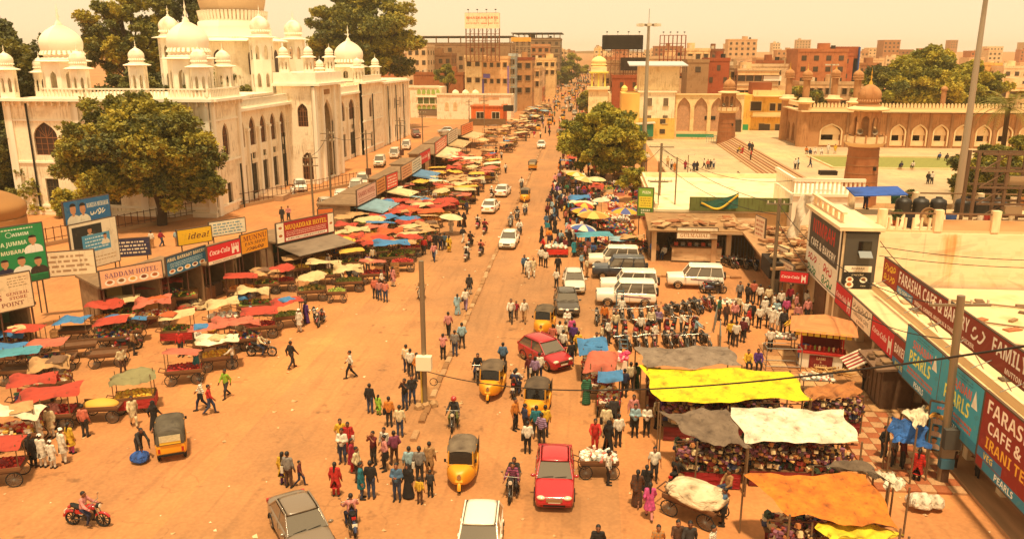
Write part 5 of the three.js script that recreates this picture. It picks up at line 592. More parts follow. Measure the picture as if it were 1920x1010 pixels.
for (const [p, h, l] of [[[-28.31,-80.26], 8.5, 'grey electric pole at the end of the dark red hotel'], [[-29.69,-90.37], 10, 'tall leaning electric pole with broken arms before the palace'], [[-31.31,-112.2], 8, 'electric pole with a brown transformer box among the boards'], [[-31.91,-135.55], 8, 'electric pole with a box beside parked vans'], [[-32.18,-155.44], 8, 'electric pole near the bright red board'], [[-42.74,-178.34], 9, 'electric pole at the corner of the palace rear wing'], [[-28.94,-195.15], 8, 'dark electric pole before the orange building'], [[-25.36,-195.49], 9, 'taller electric pole before the orange building']]) pole(p[0], p[1], h, l, { r: .11, arms: [h - .5, h - 1.3], aw: 1.6, box: l.includes('box') ? '#5a3424' : null });
{ const g = thing('plaza_lamp', 'thin plaza lamp post on the paved court', 'lamp post', ...((a) => [a[0], 0, a[1]])([12.83,-107.36])); cyl(g, 'post', POLE, 0, 2.8, 0, .06, 5.6); bx(g, 'lamp_head', mat('#d8c8a8'), .4, 5.6, 0, .9, .12, .2); }
function wire(label, a, b, sag, r = .025) { const p = [], n = 14; for (let i = 0; i <= n; i++) { const t = i / n, v = a.clone().lerp(b, t); v.y -= sag * 4 * t * (1 - t); p.push(v); } const o = mesh(scene, 'overhead_cable', new THREE.TubeGeometry(new THREE.CatmullRomCurve3(p), 28, r, 5), WIRE); tag(o, label, 'cable'); }
wire('long black cable from the median pole slanting over the tarpaulins', V(-8.3, 2.1, -39), V(...((a) => [a[0], a[1], -14])([8.06,13.25])), 1.0, .024);
wire('sagging cable from the leaning pole to the sign box building', V(15.5, 8, -33.5), V(18.6, 6.6, -52.4), .5); wire('cable strung along the white terrace wall', V(18.7, 6.2, -52.6), V(40, 6.6, -52.9), .9); wire('second cable looping lower on the white terrace wall', V(18.7, 5.6, -52.6), V(38, 5.6, -52.8), .6);
wire('cable between the wrapped pole and the leaning pole', V(13.8, 7.6, -59.8), V(15.5, 8, -33.5), 1.6); wire('lower cable between the wrapped pole and the leaning pole', V(13.8, 6.4, -59.8), V(15.6, 6.6, -33.5), 2.2); wire('cable from the wrapped pole to the double armed pole', V(13.8, 7.6, -59.8), V(7.5, 8.8, -86.4), .8); wire('lower cable from the wrapped pole to the double armed pole', V(13.8, 6.8, -59.8), V(7.5, 7.4, -86.4), 1); wire('cable across the flat roof hall', V(7.5, 8.6, -86.4), V(20, 7, -77), 1.4); wire('slack cable from the double armed pole towards the shelter', V(7.5, 8.8, -86.4), V(5.6, 4, -122), 1.5);
wire('cable linking the poles before the palace', V(...((a) => [a[0], 8.2, a[1]])([-28.31,-80.26])), V(...((a) => [a[0], 9.4, a[1]])([-29.69,-90.37])), .5); wire('cable running along the boards before the palace', V(...((a) => [a[0], 9.4, a[1]])([-29.69,-90.37])), V(...((a) => [a[0], 7.4, a[1]])([-31.31,-112.2])), .7);
{ // steel hoarding frame seen from its side above the terrace
  const g = thing('empty_hoarding', 'rusty open steel hoarding frame standing on the terrace', 'hoarding', 27.4, 7.1, -56), st = dull('#7a5a40'); for (const x of [-1.6, 0, 1.7, 4]) for (const z of [0, -1.4]) bx(g, 'upright', st, x - (x < -1 ? .3 : 0), 2.4, z, .18, 4.8, .18); for (let j = 0; j < 5; j++) { bx(g, 'cross_bar', st, 1.2, .3 + j * 1.1, .06, 5.8, .14, .12); bx(g, 'cross_bar', st, 1.2, .3 + j * 1.1, -1.46, 5.8, .14, .12); } for (let j = 0; j < 4; j++) { bx(g, 'lamp_panel', mat('#a88a68'), .9 + (j % 2) * 1.6, .9 + j * 1.0, -.4, 1.1, .6, .3); bar(g, 'brace', st, V(-1.6, .3 + j * 1.1, 0), V(0, 1.4 + j * 1.1, 0), .05); }
}
// ---------- people: distance fields meshed by surface nets ----------
function nets(sdf, lo, hi, c) {
  const nx = Math.ceil((hi[0] - lo[0]) / c) + 1, ny = Math.ceil((hi[1] - lo[1]) / c) + 1, nz = Math.ceil((hi[2] - lo[2]) / c) + 1, f = new Float32Array(nx * ny * nz), id = new Int32Array(nx * ny * nz).fill(-1), P = [], I = [];
  for (let k = 0, o = 0; k < nz; k++) for (let j = 0; j < ny; j++) for (let i = 0; i < nx; i++, o++) f[o] = sdf(lo[0] + i * c, lo[1] + j * c, lo[2] + k * c);
  const at = (i, j, k) => (k * ny + j) * nx + i;
  for (let k = 0; k < nz - 1; k++) for (let j = 0; j < ny - 1; j++) for (let i = 0; i < nx - 1; i++) {
    let n = 0, x = 0, y = 0, z = 0; const v = []; for (let q = 0; q < 8; q++) v.push(f[at(i + (q & 1), j + (q >> 1 & 1), k + (q >> 2))]);
    for (let q = 0; q < 8; q++) for (const b of [1, 2, 4]) if (!(q & b) && (v[q] < 0) !== (v[q | b] < 0)) { const t = v[q] / (v[q] - v[q | b]); x += (q & 1) + (b === 1 ? t : 0); y += (q >> 1 & 1) + (b === 2 ? t : 0); z += (q >> 2) + (b === 4 ? t : 0); n++; }
    if (n) { id[at(i, j, k)] = P.length / 3; P.push(lo[0] + (i + x / n) * c, lo[1] + (j + y / n) * c, lo[2] + (k + z / n) * c); }
  }
  const quad = (a, b, d, e, flip) => { if (a < 0 || b < 0 || d < 0 || e < 0) return; flip ? I.push(a, d, b, a, e, d) : I.push(a, b, d, a, d, e); };
  for (let k = 1; k < nz - 1; k++) for (let j = 1; j < ny - 1; j++) for (let i = 1; i < nx - 1; i++) {
    const s = f[at(i, j, k)] < 0;
    if (s !== f[at(i + 1, j, k)] < 0) quad(id[at(i, j - 1, k - 1)], id[at(i, j, k - 1)], id[at(i, j, k)], id[at(i, j - 1, k)], !s);
    if (s !== f[at(i, j + 1, k)] < 0) quad(id[at(i - 1, j, k - 1)], id[at(i - 1, j, k)], id[at(i, j, k)], id[at(i, j, k - 1)], !s);
    if (s !== f[at(i, j, k + 1)] < 0) quad(id[at(i - 1, j - 1, k)], id[at(i, j - 1, k)], id[at(i, j, k)], id[at(i - 1, j, k)], !s);
  }
  const g = new THREE.BufferGeometry(); g.setAttribute('position', new THREE.Float32BufferAttribute(P, 3)); g.setIndex(I); g.computeVertexNormals(); const U = new Float32Array(P.length / 3 * 2); for (let i = 0; i < U.length / 2; i++) { U[2 * i] = P[3 * i] + P[3 * i + 2] * .7; U[2 * i + 1] = P[3 * i + 1]; } g.setAttribute('uv', new THREE.BufferAttribute(U, 2)); return g;
}
const cap = (a, b, ra, rb, sz = 1) => (x, y, z) => { const bx_ = b[0] - a[0], by = b[1] - a[1], bz = (b[2] - a[2]) / sz, px = x - a[0], py = y - a[1], pz = (z - a[2]) / sz, L = bx_ * bx_ + by * by + bz * bz || 1e-6, t = Math.max(0, Math.min(1, (px * bx_ + py * by + pz * bz) / L)), dx = px - bx_ * t, dy = py - by * t, dz = pz - bz * t; return Math.sqrt(dx * dx + dy * dy + dz * dz) - (ra + (rb - ra) * t); };
const ell = (c, r) => (x, y, z) => { const a = (x - c[0]) / r[0], b = (y - c[1]) / r[1], d = (z - c[2]) / r[2]; return (Math.sqrt(a * a + b * b + d * d) - 1) * Math.min(...r); };
const smin = (L, k) => (x, y, z) => { let d = L[0](x, y, z); for (let i = 1; i < L.length; i++) { const e = L[i](x, y, z), h = Math.max(0, k - Math.abs(d - e)) / k; d = Math.min(d, e) - h * h * k * .25; } return d; };
const mix3 = (a, b, t) => a.map((v, i) => v + (b[i] - v) * t);
const mir = p => [-p[0], p[1], p[2]];
const POSES = {
  stand: { le: [.25, 1.1, -.03], lw: [.27, .86, .05] }, idle: { le: [.27, 1.1, -.04], lw: [.2, .92, .12], lk: [.11, .49, .05], la: [.15, .08, .03] },
  phone: { le: [.24, 1.1, .02], lw: [.05, 1.14, .25], re: [-.24, 1.1, .02], rw: [-.04, 1.16, .26] }, photo: { le: [.23, 1.24, .18], lw: [.06, 1.5, .27], re: [-.23, 1.22, .16], rw: [-.05, 1.47, .28] },
  walk: { le: [.24, 1.1, -.14], lw: [.25, .88, -.1], re: [-.24, 1.12, .1], rw: [-.23, .93, .26], lk: [.09, .49, .2], la: [.09, .08, .26], rk: [-.09, .47, -.02], ra: [-.09, .14, -.32] },
  reach: { le: [.25, 1.15, .2], lw: [.2, 1.02, .44], re: [-.25, 1.15, .18], rw: [-.18, 1.0, .4] },
  ride: { hip: -.06, le: [.27, 1.12, .24], lw: [.31, 1.02, .5], re: [-.27, 1.12, .24], rw: [-.31, 1.02, .5], lk: [.2, .74, .36], la: [.19, .33, .24], rk: [-.2, .74, .36], ra: [-.19, .33, .24], lean: .12 },
  sit: { le: [.25, 1.1, .12], lw: [.14, .92, .34], re: [-.25, 1.1, .12], rw: [-.14, .92, .34], lk: [.13, .9, .42], la: [.12, .46, .46], rk: [-.13, .9, .42], ra: [-.12, .46, .46] },
  bend: { lean: .55, le: [.22, .95, .5], lw: [.2, .7, .56], re: [-.22, .95, .5], rw: [-.2, .7, .56] }
};
function skeleton(pn) {
  const p = POSES[pn], ln = p.lean || 0, L = (v) => [v[0], .92 + (v[1] - .92) * Math.cos(ln), v[2] + (v[1] - .92) * Math.sin(ln)], le = p.le, lw = p.lw, re = p.re || mir(le), rw = p.rw || mir(lw), lk = p.lk || [.1, .49, .03], la = p.la || [.11, .08, 0], rk = p.rk || mir(lk), ra = p.ra || mir(la);
  return { head: L([0, 1.57, .02]), neck: L([0, 1.42, 0]), chest: L([0, 1.26, 0]), waist: L([0, 1.06, .0]), pel: [0, .93, 0], ls: L([.165, 1.365, 0]), rs: L([-.165, 1.365, 0]), lh: [.09, .9, 0], rh: [-.09, .9, 0], le, lw, re, rw, lk, la, rk, ra, ln };
}
function handG(w, e, side) { // palm and five bent fingers
  const d = V(...w).sub(V(...e)).normalize(), g = []; const q = new THREE.Quaternion().setFromUnitVectors(V(0, -1, 0), d), put = (G) => { G.applyQuaternion(q); G.translate(w[0], w[1], w[2]); g.push(G); };
  const palm = new THREE.BoxGeometry(.035, .1, .08); palm.translate(0, -.05, 0); put(palm);
  for (let i = 0; i < 4; i++) { const l = [.068, .078, .074, .056][i], z = .03 - i * .02, a = new THREE.CylinderGeometry(.009, .008, l * .55, 4); a.translate(0, -.1 - l * .26, z); put(a); const b = new THREE.CylinderGeometry(.008, .006, l * .5, 4); b.rotateZ(side * .5); b.translate(-side * -.014, -.1 - l * .72, z); put(b); }
  const t = new THREE.CylinderGeometry(.01, .008, .065, 4); t.rotateX(-.7); t.translate(0, -.05, .058); put(t); return g;
}
function personG(pn, outfit, lod) {
  return cg('pp' + pn + outfit + lod, () => {
    const s = skeleton(pn), near = lod === 0, c = near ? .05 : .072, e = near ? 0 : .016, B = [], H = s.head, fem = ['dress', 'sari', 'burqa'].includes(outfit);
    const arm = (S, E, W, r, k0 = 0, k1 = 1) => [cap(S, E, .052 + r, .043 + r), ...(k1 > .5 ? [cap(E, k1 >= 1 ? W : mix3(E, W, (k1 - .5) * 2), .043 + r, .032 + r)] : [])];
    const leg = (h, k, a, r) => [cap(h, k, .085 + r, .058 + r), cap(k, a, .056 + r, .04 + r)];
    const torso = (r) => [cap(s.chest, s.waist, .148 + r, .135 + r, .7), cap(s.waist, s.pel, .15 + r, .155 + r, .75), cap(s.ls, s.rs, .046 + r, .046 + r)];
    const foot = (a) => cap([a[0], a[1] - .03, a[2] - .03], [a[0] * 1.15, a[1] - .045, a[2] + .15], .04 + e, .035 + e);
    B.push(...torso(-.01), ...arm(s.ls, s.le, s.lw, e), ...arm(s.rs, s.re, s.rw, e), ...leg(s.lh, s.lk, s.la, -.008 + e), ...leg(s.rh, s.rk, s.ra, -.008 + e), foot(s.la), foot(s.ra), cap(s.neck, H, .055, .055), ...(near ? [] : [ell(H, [.09, .12, .105])]));
    const zs = [s.la, s.ra, s.lw, s.rw, H, s.lk].map(v => v[2]), lo = [-.42, -.06, Math.min(...zs) - .2], hi = [.42, H[1] + .18, Math.max(...zs) + .3];
    const body = [nets(smin(B, .04), lo, hi, c)];
    if (near) { body.push(nets(smin([ell(H, [.082, .118, .1]), ell([H[0], H[1] - .07, H[2] + .03], [.058, .055, .06]), cap([H[0], H[1] + .01, H[2] + .1], [H[0], H[1] - .025, H[2] + .118], .012, .018), ell([H[0] - .085, H[1] - .01, H[2]], [.014, .034, .022]), ell([H[0] + .085, H[1] - .01, H[2]], [.014, .034, .022])], .03), [H[0] - .13, H[1] - .16, H[2] - .14], [H[0] + .13, H[1] + .15, H[2] + .16], .021)); body.push(...handG(s.lw, s.le, 1), ...handG(s.rw, s.re, -1)); }
    const out = { body: merge(body) }, part = (L, k, cut, cc = c * .92) => { const f = smin(L, k), g = nets(cut ? (x, y, z) => Math.max(f(x, y, z), cut(x, y, z)) : f, lo, hi, cc); return g.toNonIndexed ? g : g; };
    const skirt = (y1, r1, z = 0) => { const st = s.pel; return (x, y, zz) => { const t = Math.max(0, Math.min(1, (st[1] - y) / (st[1] - y1))), r = .165 + (r1 - .165) * t, mx = (s.la[0] + s.ra[0]) / 2 * t * .6, mz = ((s.la[2] + s.ra[2]) / 2) * t * .6, dx = x - mx, dz = (zz - mz) / .85; const wob = .012 * Math.sin(Math.atan2(dz, dx) * 7); return Math.max(Math.sqrt(dx * dx + dz * dz) - r - wob * t, y - st[1] - .1, y1 - y); }; };
    const sl = outfit === 'tee' ? .45 : 1, sleeves = [...arm(s.ls, s.le, s.lw, .016 + e, 0, outfit === 'tee' ? .5 : .95), ...arm(s.rs, s.re, s.rw, .016 + e, 0, outfit === 'tee' ? .5 : .95)];
    if (outfit === 'shirt' || outfit === 'tee') { out.shirt = part([...torso(.022), ...sleeves], .045, (x, y) => (s.ln ? -1 : .84 - y)); out.trousers = part([...leg(s.lh, s.lk, s.la, .014 + e), ...leg(s.rh, s.rk, s.ra, .014 + e), cap([-.05, .93, 0], [.05, .93, 0], .13, .13, .85)], .05, (x, y) => Math.max(y - 1.02, pn === 'ride' || pn === 'walk' || pn === 'sit' ? -1 : .055 - y)); }
    else if (outfit === 'kurta' || outfit === 'dress') { out.tunic = part([...torso(.026), ...sleeves, skirt(outfit === 'dress' ? .46 : .52, outfit === 'dress' ? .27 : .22)], .05); out.trousers = part([...leg(s.lh, s.lk, s.la, .02 + e), ...leg(s.rh, s.rk, s.ra, .02 + e)], .04, (x, y) => Math.max(y - .62, .07 - y)); }
    else { out.robe = part([...torso(.03), ...sleeves, skirt(.04, outfit === 'sari' ? .25 : .3), ...(outfit === 'burqa' ? [ell([H[0], H[1] + .01, H[2] - .025], [.115, .145, .12]), cap(H, s.chest, .09, .17)] : [cap(s.ls, [.02, .95, .1], .08, .12), cap(s.ls, [.08, .8, -.14], .07, .12)])], .05, outfit === 'burqa' ? (x, y, z) => -(Math.sqrt(Math.pow(x - H[0], 2) + Math.pow((y - H[1] + .005) * .85, 2) + Math.pow(z - H[2] - .13, 2)) - .075) : null); }
    if (outfit !== 'burqa') {
      const hl = [ell([H[0], H[1] + .03, H[2] - .018], [.094 + e, .108 + e, .108 + e])]; if (fem) hl.push(cap([H[0], H[1] - .02, H[2] - .09], [s.chest[0], s.chest[1] - .05, s.chest[2] - .14], .055, .03));
      const f = smin(hl, .03), hg = nets((x, y, z) => Math.max(f(x, y, z), (z - H[2]) * 1.1 - (y - H[1]) + .0 - .02 + (z > H[2] ? 0 : -.12), fem ? -1 : H[1] - .05 - y), [H[0] - .16, H[1] - .5, H[2] - .3], [H[0] + .16, H[1] + .18, H[2] + .16], near ? .026 : .045);
      const A = [hg]; if (near) { for (const q of [-1, 1]) A.push(xf(new THREE.BoxGeometry(.024, .012, .012), H[0] + q * .034, H[1] + .008, H[2] + .092), xf(new THREE.BoxGeometry(.036, .008, .012), H[0] + q * .034, H[1] + .03, H[2] + .095)); if (!fem) A.push(xf(new THREE.BoxGeometry(.05, .009, .014), H[0], H[1] - .048, H[2] + .098)); }
      out.hair = merge(A);
    }
    if (near && outfit !== 'burqa' && outfit !== 'sari') out.shoes = nets(smin([s.la, s.ra].map(a => cap([a[0], a[1] - .03, a[2] - .04], [a[0] * 1.15, a[1] - .045, a[2] + .16], .052, .046)), .01), [-.4, -.06, Math.min(s.la[2], s.ra[2]) - .15], [.4, .5, Math.max(s.la[2], s.ra[2]) + .28], .036);
    return out;
  });
}
const CLR = { white: '#efe3cc', cream: '#e6cfa2', grey: '#8a8178', black: '#221c1a', navy: '#2c3150', jeans: '#3c4866', denim: '#50708e', blue: '#3a62a8', 'pale blue': '#9ab8c0', teal: '#1f7a86', green: '#2f6a4a', lime: '#9ac83a', yellow: '#e6b52c', orange: '#d9822c', red: '#c8281e', crimson: '#a81c34', maroon: '#6a1f24', pink: '#dc8f86', magenta: '#d0508c', mauve: '#9a7a9c', plum: '#8a3f5c', purple: '#5a2f7c', brown: '#5a3a28', tan: '#b88a58', salmon: '#d9745a', olive: '#6a6a30', charcoal: '#3a3432' };
const SKIN = ['#7d4c30', '#8c5a3c', '#6b3f28', '#955f40'].map(h => mat(h, { r: .6 })), HAIR = mat('#17110e', { r: .6 }), CAPM = mat('#f0e6d2', { r: .8 });
const dye = n => mat(CLR[n] || n, { r: .88, map: wearT });
const wearT = tex(128, (x, y) => .84 + (f256b(x * 2, y * 2) - .5) * .5, 1 / .7), stripeT = tex(64, (x, y) => (y % 16 < 6 ? .55 : 1), 1 / .42), checkT = tex(64, (x, y) => 1 - (x % 16 < 6 ? .3 : 0) - (y % 16 < 6 ? .3 : 0), 1 / .3), flowerT = tex(64, (x, y) => (Math.hypot(x % 16 - 8, y % 16 - 8) < 4.5 ? [1, .8, .4] : [.8, .8, .8]), 1 / .5);
const printed = (n, i) => i % 13 === 3 ? mat(CLR[n] || n, { r: .88, map: stripeT }) : i % 7 === 5 ? mat(CLR[n] || n, { r: .88, map: checkT }) : i % 9 === 4 ? mat(CLR[n] || n, { r: .88, map: flowerT }) : dye(n);
let pcount = 0;
function person(x, z, pose, outfit, top, bot, deg, where, o = {}) {
  const y = o.y || 0, lod = o.lod ?? (z < -72 ? 1 : 0), G = personG(pose, outfit, lod), i = pcount++, s = (o.s || 1) * (.97 + (i * 37 % 11) * .007) * (['dress', 'sari', 'burqa'].includes(outfit) ? .95 : 1);
  const word = { shirt: 'shirt', tee: 'tee shirt', kurta: 'long tunic', dress: 'long dress', sari: 'sari', burqa: 'robe and veil' }[outfit], bw = outfit === 'shirt' || outfit === 'tee' ? ' and ' + bot + (bot === 'jeans' ? '' : ' trousers') : '', pw = { stand: 'standing', idle: 'standing', phone: 'with a phone', photo: 'photographing', walk: 'walking', reach: 'reaching', ride: 'riding', sit: 'sitting', bend: 'bending' }[pose];
  const who = `${o.s && o.s < .85 ? 'child' : 'person'} in ${top} ${word}${bw}`, full = `${who} ${pw} ${where}`; const P = thing('person', full.split(' ').length > 16 ? `${who} ${where}` : full, 'person', x, y, z, deg * Math.PI / 180, 'people ' + where); P.scale.setScalar(s);
  for (const k in G) mesh(P, k, G[k], k === 'body' ? SKIN[i % 4] : k === 'hair' ? HAIR : k === 'trousers' ? dye(bot) : k === 'shoes' ? dye(i % 3 ? 'black' : 'brown') : outfit === 'burqa' || outfit === 'kurta' ? dye(top) : printed(top, i));
  if (!o.bag && i % 6 === 2 && pose !== 'sit' && pose !== 'ride') o.bag = ['black', 'brown', 'white', 'red'][i % 4];
  const H = skeleton(pose).head; if (o.cap) mesh(P, 'cap', cg('skullcap', () => { const g = new THREE.SphereGeometry(.112, 12, 6, 0, 6.3, 0, 1.5); return g; }), CAPM, H[0], H[1] + .03, H[2] - .01); if (o.helmet) mesh(P, 'helmet', cg('helmet', () => new THREE.SphereGeometry(.145, 14, 9, 0, 6.3, 0, 2.1)), car(o.helmet), H[0], H[1] + .03, H[2] - .01);
  if (o.bag) bx(P, 'shoulder_bag', dye(o.bag), .24, .85, .02, .12, .3, .26); if (o.scarf) { mesh(P, 'scarf', cg('scarf', () => tubeG([V(-.14, 1.2, .15), V(-.15, 1.4, .06), V(0, 1.46, -.1), V(.15, 1.4, .06), V(.13, 1.0, .17)], .05, 16, 6)), dye(o.scarf)); }
  return P;
}

const crowdBits = {};
function bystander(x, z, pose, outfit, top, bot, deg) { // one figure of the uncountable far crowd
  const G = personG(pose, outfit, 1), m = new THREE.Matrix4().compose(V(x, rise(z), z), new THREE.Quaternion().setFromEuler(new THREE.Euler(0, deg * Math.PI / 180, 0)), V(1, 1, 1));
  for (const k in G) { const b = crowdBits[G[k].uuid] ??= { g: G[k], k, list: [] }; b.list.push([m, k === 'body' ? '#7d4c30' : k === 'hair' ? '#17110e' : CLR[k === 'trousers' ? bot : top]]); }
}
// ---------- vehicles (all face +z) ----------
function loft(rings, closeEnds = true) { const n = rings[0].length, P = [], I = []; for (const r of rings) for (const p of r) P.push(...p); for (let a = 0; a < rings.length - 1; a++) for (let b = 0; b < n; b++) { const c = (b + 1) % n, p = a * n; I.push(p + b, p + n + b, p + c, p + c, p + n + b, p + n + c); } if (closeEnds) for (const [a, f] of [[0, 1], [rings.length - 1, 0]]) for (let b = 1; b < n - 1; b++) f ? I.push(a * n, a * n + b, a * n + b + 1) : I.push(a * n, a * n + b + 1, a * n + b); const g = new THREE.BufferGeometry(); g.setAttribute('position', new THREE.Float32BufferAttribute(P, 3)); g.setIndex(I); g.computeVertexNormals(); return uvm(g); }
const quadG = (a, b, c, d) => { const g = new THREE.BufferGeometry(); g.setAttribute('position', new THREE.Float32BufferAttribute([...a, ...b, ...c, ...d], 3)); g.setIndex([0, 1, 2, 0, 2, 3]); g.setAttribute('uv', new THREE.Float32BufferAttribute([0, 0, 1, 0, 1, 1, 0, 1], 2)); g.computeVertexNormals(); return g; };
const wheelT = cg('tyre', () => { const g = new THREE.TorusGeometry(.235, .085, 8, 18); g.scale(1, 1, 1.15); g.rotateY(Math.PI / 2); return g; }), rimG = cg('rimg', () => { const L = [xf(new THREE.CylinderGeometry(.2, .2, .1, 14), 0, 0, 0, 0, 0, Math.PI / 2)]; for (let i = 0; i < 5; i++) L.push(xf(new THREE.BoxGeometry(.13, .05, .36), 0, 0, 0, i * Math.PI / 5)); return merge(L); });
const SPEC = {
  sedan: { L: 4.3, W: 1.66, st: [[2.15, .42, .62, .6], [2.08, .24, .72, .74], [1.7, .18, .82, .81], [.95, .18, .93, .83], [0, .18, .95, .83], [-1.1, .18, .98, .83], [-1.85, .2, 1.02, .8], [-2.08, .28, .98, .74], [-2.15, .45, .85, .62]], cab: [.98, .28, -.95, -1.62, .94, 1.47, .76, .62] },
  hatch: { L: 3.75, W: 1.62, st: [[1.88, .42, .66, .58], [1.8, .24, .78, .73], [1.4, .18, .88, .79], [.8, .18, .97, .81], [0, .18, 1.0, .81], [-1.2, .18, 1.04, .81], [-1.7, .22, 1.05, .78], [-1.86, .32, 1.0, .72]], cab: [.98, .25, -1.25, -1.78, .97, 1.54, .75, .63] },
  suv: { L: 4.4, W: 1.7, st: [[2.2, .5, .95, .72], [2.12, .35, 1.05, .8], [1.5, .33, 1.1, .83], [.9, .33, 1.12, .84], [0, .33, 1.13, .84], [-1.4, .33, 1.14, .84], [-2.12, .36, 1.14, .82], [-2.2, .5, 1.1, .78]], cab: [.92, .42, -2.0, -2.18, 1.12, 1.86, .8, .68] },
  van: { L: 3.8, W: 1.6, st: [[1.9, .4, .95, .68], [1.82, .28, 1.05, .76], [1.2, .24, 1.1, .79], [0, .24, 1.1, .8], [-1.6, .24, 1.1, .8], [-1.9, .3, 1.08, .76]], cab: [1.7, 1.1, -1.72, -1.88, 1.08, 1.86, .76, .68] }
};
const CGLASS = mat('#857b6c', { r: .05, m: .6 });
function vehicle(kind, x, z, deg, hex, label, o = {}) {
  const S = SPEC[kind], P = car(hex), C = thing(kind === 'suv' ? 'parked_jeep' : kind === 'van' ? 'white_van' : 'car', label, kind === 'suv' ? 'jeep' : kind === 'van' ? 'van' : 'car', x, 0, z, deg * Math.PI / 180, o.group), T = kind === 'suv' || kind === 'van' ? 1 : .92;
  mesh(C, 'body', cg('cb' + kind, () => { const ring = ([zz, a, b, w]) => { const h = b - a, R = [[.72, 0], [.94, .06], [1, .22], [1, .55], [.985, .82], [.9, .96], [.6, 1.02]].map(([u, v]) => [w * u, a + h * v, zz]); return [...R, ...R.slice().reverse().map(p => [-p[0], p[1], p[2]])]; }; const g = loft(S.st.map(ring)); return g; }), P);
  const [zf0, zf1, zr1, zr0, b, t, w0, w1] = S.cab, win = o.glass || CGLASS;
  mesh(C, 'windscreen', cg('ws' + kind, () => quadG([-w0, b, zf0], [w0, b, zf0], [w1, t - .04, zf1], [-w1, t - .04, zf1])), win); mesh(C, 'rear_window', cg('rw' + kind, () => quadG([w0, b, zr0], [-w0, b, zr0], [-w1, t - .04, zr1], [w1, t - .04, zr1])), win);
  const nw = kind === 'suv' || kind === 'van' ? 3 : 2; for (const s of [-1, 1]) for (let i = 0; i < nw; i++) mesh(C, 'side_window', cg('sw' + kind + s + i, () => { const u0 = i / nw + .02, u1 = (i + 1) / nw - .02, lz = (u, y) => y ? zf1 + (zr1 - zf1) * u : zf0 + (zr0 - zf0) * u; const A = [s * w0, b, lz(u0, 0)], B = [s * w0, b, lz(u1, 0)], D = [s * w1, t - .05, lz(u1, 1)], E = [s * w1, t - .05, lz(u0, 1)]; return s > 0 ? quadG(A, B, D, E) : quadG(B, A, E, D); }), win);
  mesh(C, 'roof', cg('rf' + kind, () => { const R = []; for (let i = 0; i <= 6; i++) { const u = i / 6, zz = zf1 + .1 + (zr1 - .16 - zf1) * u, cr = .05 * Math.sin(Math.PI * u) + .02, w = w1 + .06 - (i === 0 || i === 6 ? .03 : 0), row = []; for (let j = 0; j <= 6; j++) { const v = j / 3 - 1; row.push([v * w, t - .05 + (.05 + cr) * (1 - Math.pow(Math.abs(v), 3)), zz]); } row.push([-0, t - .09, zz]); R.push(row.reverse()); } return loft(R); }), P);
  mesh(C, 'pillars', cg('pl' + kind, () => { const L = []; for (const s of [-1, 1]) { L.push(bentBar(V(s * w0, b - .03, zf0), V(s * w1, t - .02, zf1), .035), bentBar(V(s * w0, b - .03, zr0), V(s * w1, t - .05, zr1), .045)); for (let i = 1; i < nw; i++) { const u = i / nw; L.push(bentBar(V(s * w0, b, zf0 + (zr0 - zf0) * u), V(s * w1, t - .03, zf1 + (zr1 - zf1) * u), .035)); } L.push(bentBar(V(s * (w1 + .01), t - .02, zf1), V(s * (w1 + .01), t - .02, zr1), .035)); } return merge(L); }), P);
  const wb = S.L * .31, yw = T * .32, trk = S.W / 2 - .1; for (const s of [-1, 1]) for (const zz of [wb, -wb * 1.02]) { const w = mesh(C, 'wheel', wheelT, RUBBER, s * trk, yw, zz); w.scale.setScalar(T); mesh(w, 'rim', rimG, CHROME, s * .035, 0, 0); const a = mesh(C, 'wheel_arch', cg('warch', () => { const g = new THREE.TorusGeometry(.35, .035, 6, 14, Math.PI); g.rotateY(Math.PI / 2); return g; }), BLACK, s * (S.W / 2 - .005), yw, zz); }
  const F = S.st[1], fz = S.st[0][0], rz = S.st[S.st.length - 1][0]; for (const s of [-1, 1]) { const h = mesh(C, 'headlight', cg('hl', () => { const g = new THREE.SphereGeometry(1, 10, 7); g.scale(.2, .1, .16); return g; }), mat('#e9dcc0', { r: .1, m: .3 }), s * .54 * S.W / 1.66, F[2] - .08, fz - .12, -.3, s * .4, 0); bx(C, 'tail_light', mat('#a8201a', { r: .3 }), s * (S.W / 2 - .22), S.st[S.st.length - 2][2] - .14, rz + .03, .3, .16, .12); const m = mesh(C, 'door_mirror', cg('mir', () => { const g = new THREE.SphereGeometry(1, 8, 6); g.scale(.11, .075, .06); return g; }), P, s * (S.W / 2 + .08), b + .06, zf0 - .12); for (const zz of [.1, -.9]) bx(C, 'door_handle', o.trim ? CHROME : P, s * (S.W / 2 + .005), b - .14, zz - .1, .03, .03, .18); for (const zz of [.75, -.25, -1.15]) bx(C, 'door_seam', BLACK, s * (S.W / 2 - .004), .62, zz, .012, .55, .015); }
  bx(C, 'grille', o.trim ? CHROME : BLACK, 0, F[2] - .12, fz + .01, .66, .13, .08); bx(C, 'lower_grille', BLACK, 0, F[1] + .13, fz - .03, .9, .12, .08); bx(C, 'number_plate', mat(o.plate || '#f0e6d0'), 0, F[1] + .3, fz + .025, .5, .12, .02); bx(C, 'number_plate', mat(o.plate || '#f0e6d0'), 0, .66, rz - .02, .5, .12, .03); bx(C, 'front_bumper', kind === 'suv' ? BLACK : P, 0, F[1] + .22, fz - .02, S.W * .8, .1, .1); bx(C, 'rear_bumper', kind === 'suv' ? BLACK : P, 0, .48, rz, S.W * .82, .16, .12);
  for (const s of [-.3, .25]) { const w = bx(C, 'wiper', BLACK, s, b + .05, zf0 - .03, .5, .015, .02, 0, 0, .12); }
